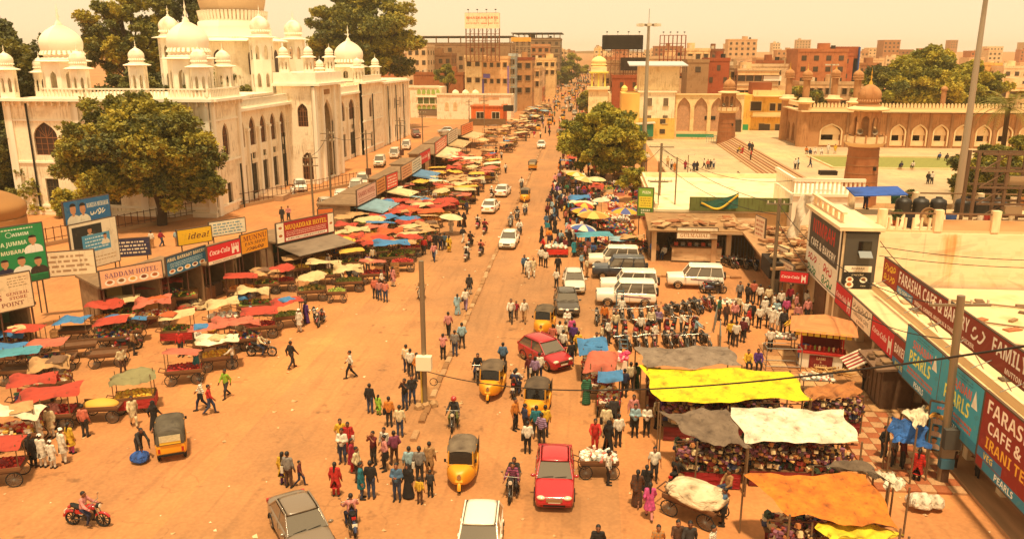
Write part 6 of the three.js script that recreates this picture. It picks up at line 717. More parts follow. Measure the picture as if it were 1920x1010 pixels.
  if (kind === 'suv') { cyl(C, 'spare_wheel', RUBBER, -.2, .95, rz - .12, .34, .2, Math.PI / 2); if (o.stripe) for (const s of [-1, 1]) bx(C, 'side_stripe', mat(o.stripe), s * (S.W / 2 + .004), .82, -.7, .01, .07, 2.2, 0, -.06); }
  if (kind === 'sedan' || kind === 'hatch') bx(C, 'bonnet_seam', BLACK, 0, S.st[3][2] + .018, .92, 1.2, .01, .02);
  return C;
}
const MY = mat('#e59a1e', { r: .45 }), VINYL = mat('#3d332a', { r: .75, map: clothT });
function rickshaw(x, z, deg, label, o = {}) {
  const C = thing('auto_rickshaw', label, 'auto rickshaw', x, 0, z, deg * Math.PI / 180, o.group), far = o.far;
  mesh(C, 'cowl', cg('rk1', () => { const ring = (zz, w, a, b) => { const R = [[.8, 0], [1, .2], [1, .6], [.85, .9], [.5, 1]].map(([u, v]) => [w * u, a + (b - a) * v, zz]); return [...R, ...R.slice().reverse().map(p => [-p[0], p[1], p[2]])]; }; return loft([ring(1.3, .14, .5, .78), ring(1.22, .24, .42, .95), ring(1.0, .4, .34, 1.04), ring(.7, .56, .3, 1.06), ring(.45, .62, .3, 1.04), ring(.2, .63, .28, .5), ring(-.15, .64, .28, .5)]); }), MY);
  mesh(C, 'rear_body', cg('rk2', () => { const ring = (zz, w, a, b) => { const R = [[.9, 0], [1, .12], [1, .7], [.97, 1]].map(([u, v]) => [w * u, a + (b - a) * v, zz]); return [...R, ...R.slice().reverse().map(p => [-p[0], p[1], p[2]])]; }; return loft([ring(-.15, .64, .28, .5), ring(-.3, .66, .28, .86), ring(-.9, .66, .3, .92), ring(-1.25, .64, .36, .95), ring(-1.32, .58, .45, .9)]); }), MY);
  mesh(C, 'canopy', cg('rk3', () => { const R = []; for (const [zz, y, w, e] of [[.52, 1.6, .52, .1], [.45, 1.68, .6, .14], [0, 1.74, .64, .2], [-.7, 1.74, .65, .22], [-1.08, 1.66, .64, .3], [-1.28, 1.4, .62, .3], [-1.34, .98, .6, .06]]) { const row = []; for (let j = 0; j <= 8; j++) { const v = j / 4 - 1; row.push([v * w, y - e * Math.pow(Math.abs(v), 4), zz]); } row.push([w * .97, y - e - .05, zz], [-w * .97, y - e - .05, zz]); R.push(row); } return loft(R, false); }), mat(o.roof || '#7a6b58', { r: .7, map: clothT, side: THREE.DoubleSide }));
  mesh(C, 'side_curtain', cg('rk4', () => merge([boxG(.02, .62, .5, .645, 1.2, -1.03), boxG(.02, .62, .5, -.645, 1.2, -1.03)])), VINYL);
  mesh(C, 'windscreen', cg('rk5', () => quadG([-.5, 1.05, .62], [.5, 1.05, .62], [.48, 1.56, .5], [-.48, 1.56, .5])), GLASS); mesh(C, 'windscreen_frame', cg('rk6', () => merge([bentBar(V(-.54, 1.0, .64), V(-.52, 1.6, .5), .03), bentBar(V(.54, 1.0, .64), V(.52, 1.6, .5), .03), bentBar(V(-.54, 1.02, .64), V(.54, 1.02, .64), .03), bentBar(V(-.6, .5, -.2), V(-.62, 1.6, -.2), .025), bentBar(V(.6, .5, -.2), V(.62, 1.6, -.2), .025)])), mat('#c98a24', { r: .5 }));
  bx(C, 'passenger_seat', mat('#3a241c', { r: .6 }), 0, .72, -.85, 1.1, .2, .5); bx(C, 'seat_back', mat('#3a241c', { r: .6 }), 0, 1.05, -1.12, 1.1, .5, .12); bx(C, 'driver_seat', mat('#2a2420', { r: .6 }), 0, .7, .05, .5, .14, .36);
  const w = mesh(C, 'front_wheel', wheelT, RUBBER, 0, .22, 1.12); w.scale.setScalar(.7); mesh(w, 'rim', rimG, STEEL); mesh(C, 'mudguard', cg('rk7', () => { const g = new THREE.TorusGeometry(.27, .09, 6, 10, Math.PI); g.rotateY(Math.PI / 2); return g; }), MY, 0, .24, 1.12); for (const s of [-1, 1]) { const r = mesh(C, 'rear_wheel', wheelT, RUBBER, s * .56, .22, -.95); r.scale.setScalar(.7); bx(C, 'tail_light', mat('#a8201a', { r: .3 }), s * .5, .6, -1.3, .1, .22, .06); bx(C, 'mirror', BLACK, s * .66, 1.25, .66, .1, .14, .03); bar(C, 'mirror_stalk', BLACK, V(s * .54, 1.1, .62), V(s * .66, 1.2, .66), .012); }
  const hl = cyl(C, 'headlight', CHROME, 0, .82, 1.3, .1, .1, Math.PI / 2); bx(C, 'number_plate', mat('#e8c84a'), 0, .62, 1.31, .3, .1, .02); bx(C, 'rear_panel', mat('#d9c9a0', { map: grainT }), 0, 1.2, -1.38, .9, .3, .02, 0, .1); bx(C, 'rear_bumper', BLACK, 0, .38, -1.34, 1.1, .08, .06); bx(C, 'stripe', mat('#2a2018'), 0, .5, .44, 1.26, .05, .03); bx(C, 'roof_rack_sign', mat('#e0b83a'), 0, .98, -1.36, .9, .12, .05);
  return C;
}
const bikeW = cg('bw', () => { const g = new THREE.TorusGeometry(.27, .045, 6, 18); g.rotateY(Math.PI / 2); return g; }), bikeR = cg('bwr', () => { const L = []; for (let i = 0; i < 5; i++) L.push(xf(new THREE.BoxGeometry(.025, .5, .03), 0, 0, 0, i * Math.PI / 5)); L.push(xf(new THREE.CylinderGeometry(.06, .06, .1, 8), 0, 0, 0, 0, 0, Math.PI / 2)); return merge(L); });
const bikeG = { tank: cg('bt', () => { const g = new THREE.SphereGeometry(1, 12, 8); g.scale(.14, .13, .28); return g; }), seat: cg('bs', () => loft([[.18, .8], [.0, .79], [-.3, .8], [-.55, .88], [-.62, .9]].map(([z, y], i) => { const w = [.06, .12, .13, .1, .04][i]; return [[w, y, z], [w * .8, y + .07, z], [-w * .8, y + .07, z], [-w, y, z], [-w * .6, y - .05, z], [w * .6, y - .05, z]]; }))), engine: cg('be', () => merge([boxG(.26, .24, .3, 0, .42, .05), boxG(.2, .22, .16, 0, .58, .16), boxG(.34, .12, .18, 0, .38, -.05), bentBar(V(0, .75, .45), V(0, .4, .3), .03), bentBar(V(0, .75, .4), V(0, .72, -.5), .03), bentBar(V(.09, .34, -.1), V(.09, .3, -.62), .03), bentBar(V(-.09, .34, -.1), V(-.09, .3, -.62), .03), bentBar(V(.12, .32, -.6), V(.12, .72, -.42), .03), bentBar(V(-.12, .32, -.6), V(-.12, .72, -.42), .03)])), fork: cg('bf', () => merge([bentBar(V(.09, .3, .66), V(.09, .98, .42), .025), bentBar(V(-.09, .3, .66), V(-.09, .98, .42), .025), bentBar(V(-.34, 1.03, .32), V(.34, 1.03, .32), .018), bentBar(V(-.3, 1.03, .33), V(-.38, 1.2, .3), .01), bentBar(V(.3, 1.03, .33), V(.38, 1.2, .3), .01), boxG(.1, .07, .02, .4, 1.22, .3), boxG(.1, .07, .02, -.4, 1.22, .3)])), fender: cg('bfd', () => { const a = new THREE.TorusGeometry(.32, .06, 5, 9, 2), b = new THREE.TorusGeometry(.34, .07, 5, 9, 1.9); a.rotateY(-Math.PI / 2); a.rotateX(-.5); a.translate(0, .3, .66); b.rotateY(-Math.PI / 2); b.rotateX(-1.0); b.translate(0, .3, -.62); return merge([a, b]); }), exhaust: cg('bx', () => merge([bentBar(V(.14, .36, .15), V(.16, .28, -.2), .025), bentBar(V(.16, .28, -.2), V(.19, .36, -.75), .045)])) };
function motorbike(x, z, deg, hex, label, o = {}) {
  const C = thing('motorcycle', label, 'motorcycle', x, 0, z, deg * Math.PI / 180, o.group), P = car(hex); for (const zz of [.66, -.62]) { const w = mesh(C, 'wheel', bikeW, RUBBER, 0, .31, zz); mesh(w, 'spokes', bikeR, o.rim || STEEL); }
  mesh(C, 'fuel_tank', bikeG.tank, P, 0, .84, .2); mesh(C, 'seat', bikeG.seat, BLACK); mesh(C, 'engine', bikeG.engine, mat('#4a4540', { r: .4, m: .6 })); mesh(C, 'fork', bikeG.fork, CHROME); mesh(C, 'mudguards', bikeG.fender, P); mesh(C, 'exhaust', bikeG.exhaust, CHROME); const h = mesh(C, 'headlight', cg('bh', () => { const g = new THREE.SphereGeometry(.1, 10, 7); return g; }), o.lamp || BLACK, 0, .92, .52); mesh(h, 'lens', cg('bhl', () => new THREE.CylinderGeometry(.085, .085, .03, 12).rotateX(Math.PI / 2)), mat('#e8dcc4', { r: .1, m: .2 }), 0, 0, .09); bx(C, 'side_panel', P, 0, .66, -.24, .26, .16, .26); bx(C, 'tail_light', mat('#a8201a', { r: .3 }), 0, .82, -.66, .16, .08, .1); bx(C, 'number_plate', mat('#efe4cc'), 0, .62, -.86, .2, .14, .02);
  if (o.parked) C.rotation.z = .12; return C;
}
function scooter(x, z, deg, hex, label, o = {}) {
  const C = thing('scooter', label, 'scooter', x, 0, z, deg * Math.PI / 180, o.group), P = car(hex); for (const zz of [.55, -.5]) { const w = mesh(C, 'wheel', bikeW, RUBBER, 0, .24, zz); w.scale.setScalar(.78); mesh(w, 'rim', bikeR, STEEL); }
  mesh(C, 'leg_shield', cg('sc1', () => loft([[.45, .3, .16], [.42, .6, .2], [.36, .9, .14], [.4, 1.0, .08]].map(([z, y, w]) => [[w, y, z - .06], [w * .7, y, z + .05], [0, y, z + .09], [-w * .7, y, z + .05], [-w, y, z - .06]]))), P); bx(C, 'floor_board', P, 0, .3, .1, .28, .07, .6); mesh(C, 'rear_cowl', cg('sc2', () => { const g = new THREE.SphereGeometry(1, 12, 8); g.scale(.2, .22, .46); return g; }), P, 0, .56, -.4); mesh(C, 'seat', bikeG.seat, BLACK, 0, -.02, .02); mesh(C, 'fork', bikeG.fork, CHROME, 0, -.02, -.06); mesh(C, 'front_mudguard', cg('sc3', () => { const g = new THREE.TorusGeometry(.24, .07, 5, 9, 2); g.rotateY(-Math.PI / 2); g.rotateX(-.5); return g; }), P, 0, .24, .55); cyl(C, 'headlight', mat('#e8dcc4', { r: .1 }), 0, .95, .45, .08, .06, Math.PI / 2); bx(C, 'tail_light', mat('#a8201a', { r: .3 }), 0, .66, -.86, .18, .08, .06); bx(C, 'number_plate', mat('#efe4cc'), 0, .5, -.88, .2, .14, .02); if (o.parked) C.rotation.z = .1; return C;
}
const rider = (x, z, deg, top, bot, where, o = {}) => person(x, z, 'ride', o.outfit || 'shirt', top, bot, deg, where, { y: -.13, ...o });
// forward offset helper: point d metres ahead along a heading
const fwd = (x, z, deg, d) => [x + Math.sin(deg * Math.PI / 180) * d, z + Math.cos(deg * Math.PI / 180) * d];
function ridden(x, z, deg, hex, top, bot, label, where, o = {}) { (o.scooter ? scooter : motorbike)(x, z, deg, hex, label, o); const [a, b] = fwd(x, z, deg, -.12); rider(a, b, deg, top, bot, where, { helmet: o.helmet, s: o.s }); if (o.pillion) { const [c, d] = fwd(x, z, deg, -.48); rider(c, d, deg, o.pillion, bot, where + ' as pillion', { outfit: 'shirt' }); } }
{
  const v = vehicle;
  v('sedan', -1.16,-31.55, 2, '#b01c26', 'bright red sedan driving past the waiting rickshaws', { trim: 1 }); v('hatch', -2.39,-46.12, 40, '#a81a22', 'red hatchback turning beside the motorcycle parking', { trim: 1 });
  v('sedan', -10.66,-26.62, 36, '#7a6a58', 'bronze grey sedan passing the waiting group on the open road'); v('hatch', -3.71,-26.32, 3, '#efe6d2', 'white hatchback following the red sedan');
  v('sedan', -7.64,-77.29, -2, '#f2ead8', 'white sedan with a yellow plate coming along the kerb stones', { plate: '#e8b03a' }); v('sedan', -11.65,-95.12, 176, '#f2ead8', 'white sedan with a pale roof driving away before the fruit carts', { plate: '#e8b03a' }); v('sedan', -11.41,-106.75, 176, '#f0e8d8', 'white sedan leading another away beside the yellow rickshaw', { plate: '#e8b03a' });
  v('sedan', -1,-62.7, 4, '#d8cfbc', 'silver sedan parked beside the row of jeeps'); v('sedan', -1.42,-56.97, 6, '#4a4238', 'dark grey sedan parked in front of the silver one'); v('sedan', -9.78,-165.17, 2, '#efe6d4', 'small white sedan far up the street');
  v('suv', 2.96,-58.72, -90, '#f0e6d0', 'white jeep with an open window nearest the motorcycle parking', { stripe: '#8a3a5a' }); v('suv', 3.29,-61.74, -90, '#efe4cc', 'white jeep squeezed behind another white jeep'); v('suv', 2.68,-66.31, -90, '#2c333e', 'dark blue jeep between white jeeps'); v('suv', 2.33,-69.86, -90, '#eee2c8', 'white jeep beside the blue canopy stall'); v('suv', 8.67,-63.94, -92, '#f3e9d4', 'white jeep with purple side stripes parked before the small hotel', { stripe: '#7a2f5a' });
  v('hatch', -39.77,-108.06, 25, '#f2ead8', 'white people carrier parked beside the palace steps'); v('van', -30.65,-97.27, 15, '#efe6d4', 'white van parked behind the pink board shops'); v('suv', -32.07,-112.13, 10, '#eadfc8', 'cream jeep parked in the lane before the palace portal'); v('suv', -35.18,-133.85, 8, '#e6dcc4', 'pale jeep parked along the palace wall'); v('van', -35.44,-145.72, 8, '#eee4d0', 'white van parked behind the pale jeep'); v('van', -36.4,-159.7, 8, '#f0e6d4', 'white van at the end of the parked lane'); v('hatch', -31.37,-93.58, 30, '#b9b09e', 'silver hatchback beside the tall leaning pole');
  v('suv', -39.51,-183.55, 20, '#7a2420', 'dark red jeep at the corner of the palace rear wing'); v('hatch', -34.69,-194.6, -80, '#b8b4a8', 'silver hatchback crossing before the white arched house'); v('van', -31.42,-106.59, 12, '#e9dfca', 'white van half hidden behind the orange board');
  const k = rickshaw; k(-5.23,-31.8, 3, 'yellow rickshaw with a grey brown hood driving ahead of the helmeted rider'); k(-5.05,-41.19, -3, 'yellow rickshaw with a brown hood beside a black motorcycle', { roof: '#6e5c46' }); k(-2.43,-38.87, -5, 'yellow rickshaw surrounded by a knot of people', { roof: '#5c4c3a' }); k(-2.78,-51.82, -6, 'yellow rickshaw parked beside the dark grey sedan', { roof: '#665640' }); k(-19.31,-33.27, 206, 'yellow rickshaw seen from behind near the bent porter', { roof: '#5a5244' }); k(-8.1,-102.12, 2, 'yellow rickshaw behind the riders beside the kerb stones'); k(-9.12,-132.34, 175, 'yellow rickshaw far up beside the crowd');
  const q = rng(91), far = [[-7, -190], [-3, -205], [-6, -215], [-11, -222], [-4, -232], [-8, -240], [-12, -252], [-5, -262], [-9, -275], [-3, -285], [-7, -298], [-12, -310], [-5, -326], [-9, -345], [-4, -362], [-10, -380], [-2, -196], [-13, -204], [-1, -221], [-14, -236], [-2, -246], [-13, -266], [-1, -272], [-12, -288], [-2, -306], [-13, -320], [-3, -338], [-12, -352], [-3, -374], [-7, -395], [-11, -420], [-4, -430]]; for (let i = 0; i < 26; i++) far.push([-14 + q() * 14.5, -300 - i * 17 - q() * 8]);
  far.forEach(([x, z], i) => { const o = i % 3 === 1 ? v(i % 2 ? 'hatch' : 'sedan', x, z, i % 2 ? 2 : 178, ['#e6dcc8', '#b8a890', '#8a3a30'][i % 3], ['pale', 'tan', 'red'][i % 3] + ' car in the far hazy traffic', { group: ['pale', 'tan', 'red'][i % 3] + ' cars in the far traffic' }) : rickshaw(x, z, i % 2 ? 2 : 178, 'small yellow rickshaw in the far hazy traffic', { group: 'rickshaws in the far traffic' }); o.position.y = rise(z); });
  ridden(-19.45,-26.78, 90, '#b01c20', 'pink', 'navy', 'red motorcycle crossing the open road', 'the red motorcycle', { rim: BLACK }); ridden(-8.97,-27.59, 205, '#2c3a5a', 'pink', 'navy', 'dark blue motorcycle stopped beside the bronze grey sedan', 'the dark blue motorcycle'); ridden(-6.45,-36.91, 2, '#2a2620', 'charcoal', 'olive', 'black motorcycle behind the grey hooded rickshaw', 'the black motorcycle behind a rickshaw', { helmet: '#a8201a' }); ridden(-2.9,-30.67, -4, '#1f1c1a', 'plum', 'charcoal', 'black motorcycle carrying two beside the bright red sedan', 'the motorcycle beside the red sedan', { pillion: 'charcoal' }); ridden(-6.08,-43.08, 8, '#2a2624', 'black', 'navy', 'black motorcycle beside the brown hooded rickshaw', 'the motorcycle beside the rickshaw'); ridden(-3.71,-41.31, 172, '#3a2420', 'white', 'navy', 'dark motorcycle moving away between two rickshaws', 'the motorcycle between two rickshaws', { pillion: 'navy' });
  ridden(-12.58,-58.63, 5, '#e8dcc4', 'tan', 'charcoal', 'white scooter passing behind the steel pole', 'the white scooter', { scooter: 1, pillion: 'tan' }); ridden(-10.92,-70.93, 178, '#8a8478', 'white', 'charcoal', 'grey scooter riding away past the cream umbrella', 'the grey scooter', { scooter: 1 }); ridden(-9.88,-73.09, 178, '#3a3a40', 'salmon', 'charcoal', 'dark scooter riding away beside another scooter', 'the dark scooter', { scooter: 1 }); ridden(-11.38,-76.47, 176, '#2a2624', 'black', 'charcoal', 'black motorcycle ahead of the grey scooter', 'the black motorcycle ahead'); ridden(-10.73,-82.47, 178, '#7a2030', 'crimson', 'charcoal', 'maroon scooter behind the white sedans', 'the maroon scooter', { scooter: 1 }); ridden(-11.83,-85.1, 178, '#a83a4a', 'white', 'charcoal', 'pinkish scooter following the white sedan', 'the pinkish scooter', { scooter: 1 });
  ridden(-8.35,-86.28, 0, '#8a8478', 'grey', 'charcoal', 'grey scooter coming along the kerb stones', 'the scooter along the kerb', { scooter: 1, helmet: '#c8c0b0' }); ridden(-7.07,-82.29, 0, '#2a2624', 'white', 'charcoal', 'black motorcycle beside the oncoming white sedan', 'the motorcycle beside the white sedan'); ridden(-8,-90.2, 2, '#3a2a24', 'charcoal', 'charcoal', 'brown motorcycle in the oncoming stream', 'the brown motorcycle', { helmet: '#3a3430' }); ridden(-7.35,-93.49, 0, '#2c3044', 'cream', 'navy', 'navy motorcycle in front of the far rickshaw', 'the navy motorcycle'); ridden(-12.6,-104.11, 178, '#c8bca4', 'white', 'charcoal', 'pale scooter beside the leading white sedan', 'the pale scooter', { scooter: 1, helmet: '#e6dcc8' }); ridden(-9.45,-113.32, 0, '#2a2624', 'white', 'navy', 'black scooter approaching with two riders', 'the black scooter', { scooter: 1 });
  ridden(-19.95,-45.54, 96, '#1f1c1a', 'cream', 'jeans', 'black motorcycle beside the mango cart', 'the motorcycle at the mango cart', { parked: 0 }); ridden(4.06,-31.91, 150, '#1f1c1a', 'black', 'tan', 'black motorcycle stopped beside the red draped stall', 'the motorcycle at the red stall'); ridden(-39.07,-103.25, 20, '#d8cfc0', 'white', 'charcoal', 'white scooter riding along the palace portal lane', 'the scooter before the portal', { scooter: 1 });
  const bikes = [['#1f1c1a', 'black'], ['#3a2a26', 'dark brown'], ['#7a1f22', 'maroon'], ['#2c3450', 'navy'], ['#5a5650', 'grey'], ['#1f1c1a', 'black'], ['#8a2a24', 'red'], ['#2a2f2a', 'dark green']];
  const park = (n, x0, x1, z0, z1, deg, where) => { for (let i = 0; i < n; i++) { const u = (i + .5) / n, b = bikes[Math.floor(q() * 8)], sc = q() < .2; (sc ? scooter : motorbike)(x0 + (x1 - x0) * u + (q() - .5) * .25, z0 + (z1 - z0) * u + (q() - .5) * .35, deg + (q() - .5) * 24, b[0], `${b[1]} ${sc ? 'scooter' : 'motorcycle'} parked ${where}`, { parked: 1, group: `${b[1]} ${sc ? 'scooters' : 'motorcycles'} ${where}` }); } };
  const row = (n, p, q2, deg, where) => park(n, p[0], q2[0], p[1], q2[1], deg, where);
  row(8, [0.52,-53.95], [5.36,-55.61], 5, 'in the front row beside the white jeeps'); row(7, [5.71,-55.4], [9.71,-58.7], 20, 'in the front row beside the iron barrier'); row(10, [0.98,-51.31], [7.62,-52.81], 172, 'in the middle row'); row(10, [1.8,-48.85], [7.93,-49.92], 8, 'in the back row behind the grey tarpaulin'); row(3, [9.65,-62.5], [10.19,-61.96], 100, 'at the flank of the striped jeep'); row(5, [12.08,-70.79], [15.04,-70.15], 30, 'before the barred shop'); row(2, [-19.09,-52.79], [-18.01,-51.49], 10, 'beside the purple sari'); row(2, [-28.73,-45.45], [-20.61,-45.47].map((a, i) => [-28.57,-45.66][i]), 140, 'among bare carts'); row(2, [5.67,-74.57], [6.14,-76.34], 80, 'at the kerb by the small hotel'); row(4, [2.34,-115.41], [4.73,-108.72], 60, 'near the roadside shelter'); row(4, [-31.47,-102.3], [-32.41,-111.13], 60, 'behind the pink board shops'); row(4, [-20.83,-97.1], [-22.32,-115.56], 90, 'among the far fruit carts');
}
// ---------- street carts, stalls, tarpaulins ----------
const VC = new THREE.MeshStandardMaterial({ vertexColors: true, roughness: .7 });
function tint(g, hex, q, v = .25) { const n = g.attributes.position.count, a = new Float32Array(n * 3), c = new THREE.Color(hex), k = 1 - v / 2 + v * q(); for (let i = 0; i < n; i++) { a[3 * i] = c.r * k; a[3 * i + 1] = c.g * k; a[3 * i + 2] = c.b * k; } g.setAttribute('color', new THREE.BufferAttribute(a, 3)); return g; }
const vmerge = L => mergeGeometries(L.map(g => g.index ? g.toNonIndexed() : g));
const ICO = new THREE.IcosahedronGeometry(1, 0), BOX1 = new THREE.BoxGeometry(1, 1, 1).toNonIndexed();
const heap = (cols, n, r, key) => cg('heap' + key, () => { const q = rng(n + key.length * 31), L = []; for (let i = 0; i < n; i++) { const x = (q() - .5) * 1.75, z = (q() - .5) * .95, y = .26 * (1 - Math.pow(Math.abs(x) / .95, 2)) * (1 - Math.pow(Math.abs(z) / .56, 2)); L.push(tint(xf(ICO.clone(), x, y + r * .5, z, q() * 6, q() * 6, 0, r * (.85 + q() * .3)), cols[Math.floor(q() * cols.length)], q)); } L.push(tint(xf(BOX1.clone(), 0, .04, 0, 0, 0, 0, V(1.8, .1, 1.0)), cols[0], q)); return vmerge(L); });
const boxes = (cols, n, key, w = 1.8, d = 1, h = .3, s = .16) => cg('bxs' + key + [w, d, h], () => { const q = rng(n * 3 + key.length), L = []; for (let i = 0; i < n; i++) L.push(tint(xf(BOX1.clone(), (q() - .5) * w, q() * q() * h + s * .4, (q() - .5) * d, (q() - .5) * .6, q() * 3, (q() - .5) * .6, V(s * (.5 + q()), s * (.4 + q() * .8), s * (.5 + q()))), cols[Math.floor(q() * cols.length)], q, .4)); return vmerge(L); });
const GOODS = { oranges: () => heap(['#d9822c', '#e39a3a'], 62, .075, 'or'), apples: () => heap(['#a8241c', '#c43a24', '#8a1c18'], 62, .075, 'ap'), mangoes: () => heap(['#e0a82c', '#d9b83c', '#c89428'], 80, .085, 'ma'), limes: () => heap(['#8a9a3a', '#a8ac48', '#6a7a2c'], 80, .07, 'li'), pineapples: () => heap(['#8a7a34', '#a88c3c', '#5a6a2c'], 50, .12, 'pi'), grain: () => cg('grain', () => { const g = new THREE.SphereGeometry(1, 18, 6, 0, 6.3, 0, 1.57); g.scale(.9, .3, .5); return tint(g.toNonIndexed(), '#d9a23c', rng(2)); }), trinkets: () => boxes(['#c8302a', '#e9d9b0', '#d97a5a', '#8a2a3a', '#e0b050', '#f3e6cc'], 150, 'tr'), parcels: () => boxes(['#f3e9d4', '#e9dcc0', '#d9b8a0', '#c86a5a', '#b8c0b8'], 110, 'pa'), clothes: () => boxes(['#c8402c', '#3a5a9a', '#e0c8a0', '#7a2a4a', '#2c2a30', '#d98a3a', '#4a7a5a'], 120, 'cl'), vegetables: () => heap(['#6a7a2c', '#a83a24', '#8a9a3a', '#d9b83c', '#5a4a2c'], 90, .08, 've') };
const cwheel = cg('cw', () => { const g = new THREE.TorusGeometry(.33, .025, 4, 14); g.rotateX(0); return g; }), cspoke = cg('csp', () => { const L = []; for (let i = 0; i < 8; i++) L.push(xf(new THREE.BoxGeometry(.012, .64, .012), 0, 0, 0, 0, 0, i * Math.PI / 8)); L.push(xf(new THREE.CylinderGeometry(.04, .04, .12, 6), 0, 0, 0, Math.PI / 2)); return merge(L); });
const canopyG = v => cg('can' + v, () => { const g = new THREE.PlaneGeometry(2.1, 1.45, 10, 8), p = g.attributes.position, q = rng(v * 7 + 3); const ph = q() * 6, ph2 = q() * 6; for (let i = 0; i < p.count; i++) { const x = p.getX(i), y = p.getY(i), e = Math.max(Math.pow(Math.abs(x) / 1.05, 6), Math.pow(Math.abs(y) / .725, 6)); p.setZ(i, .045 * Math.sin(x * 3 + ph) * Math.cos(y * 3 + ph2) + .014 * Math.sin(x * 11 + y * 9 + ph) - .1 * e - .05 * Math.cos(x * 1.5) * Math.cos(y * 2)); p.setX(i, x * (1 + .03 * Math.sin(y * 6 + ph))); } g.rotateX(-Math.PI / 2); g.computeVertexNormals(); return g; });
const frameG = cg('cfr', () => merge([boxG(1.9, .07, .07, 0, .68, .48), boxG(1.9, .07, .07, 0, .68, -.48), boxG(.06, .3, .06, .7, .52, .5), boxG(.06, .3, .06, -.7, .52, .5), boxG(.06, .3, .06, .7, .52, -.5), boxG(.06, .3, .06, -.7, .52, -.5), bentBar(V(.7, .34, -.56), V(.7, .34, .56), .025), bentBar(V(-.7, .34, -.56), V(-.7, .34, .56), .025), bentBar(V(-.95, .74, .3), V(-1.35, .86, .3), .025), bentBar(V(-.95, .74, -.3), V(-1.35, .86, -.3), .025), bentBar(V(-1.35, .86, -.32), V(-1.35, .86, .32), .025)]));
const CANC = { red: '#b8402a', pink: '#c86a52', cream: '#d9bf8c', orange: '#c85c26', yellow: '#dfb544', blue: '#3f83c0', 'grey green': '#8f8a60', white: '#f1e4c6', tan: '#c59b68', brown: '#7a5a40', teal: '#4a9ab0', 'pale blue': '#8fb4c4' };
let cn = 0;
function cart(x, z, deg, canopy, goods, where, o = {}) {
  const i = cn++, gl = goods ? 'of ' + goods : 'standing empty', C = thing('push_cart', `push cart ${gl} ${canopy ? 'under ' + canopy + ' canopy' : 'without a canopy'} ${where}`, 'cart', x, 0, z, deg * Math.PI / 180, `${canopy || 'open'} ${goods || 'empty'} carts ${where}`), s = o.s || 1; C.scale.set(s, 1, s);
  bx(C, 'deck', WOOD, 0, .76, 0, 2, .08, 1.15); for (const k of [-1, 1]) bx(C, 'side_board', dull(o.side || '#8a5c38'), 0, .86, k * .56, 2, .14, .05); mesh(C, 'frame', frameG, RUST);
  for (const a of [-.7, .7]) for (const k of [-.56, .56]) { const w = mesh(C, 'wheel', cwheel, RUBBER, a, .35, k); if (z > -75) mesh(w, 'spokes', cspoke, STEEL); }
  if (canopy) { const h = (o.h || 1.95) + (i % 3) * .07; for (const a of [-.92, .92]) for (const k of [-.5, .5]) cyl(C, 'post', dull('#8a6a48'), a, (h + .75) / 2, k, .025, h - .75); const c = mesh(C, 'canopy', canopyG(i % 6), cloth(CANC[canopy]), 0, h, 0, (i * 7 % 5 - 2) * .05, (i * 3 % 7 - 3) * .05, (i % 5 - 2) * .05); c.scale.set(.9 + (i * 5 % 7) * .05, 1 + (i % 3), .9 + (i * 3 % 5) * .07); if (i % 4 === 1) mesh(C, 'patch_cloth', canopyG((i + 2) % 6), cloth(CANC[['tan', 'cream', 'brown', 'blue', 'orange'][i % 5]]), (i % 3 - 1) * .4, h + .06, .1, .05, i, 0).scale.set(.5, 1, .6); }
  if (goods) { const g = mesh(C, 'stock', GOODS[goods](), VC, 0, .82, 0); g.userData.kind = 'stuff'; }
  if (o.skirt) { bx(C, 'skirt', cloth(o.skirt), 0, .55, .62, 2, .5, .03); bx(C, 'skirt', cloth(o.skirt), 1.02, .55, 0, .03, .5, 1.2); }
  return C;
}
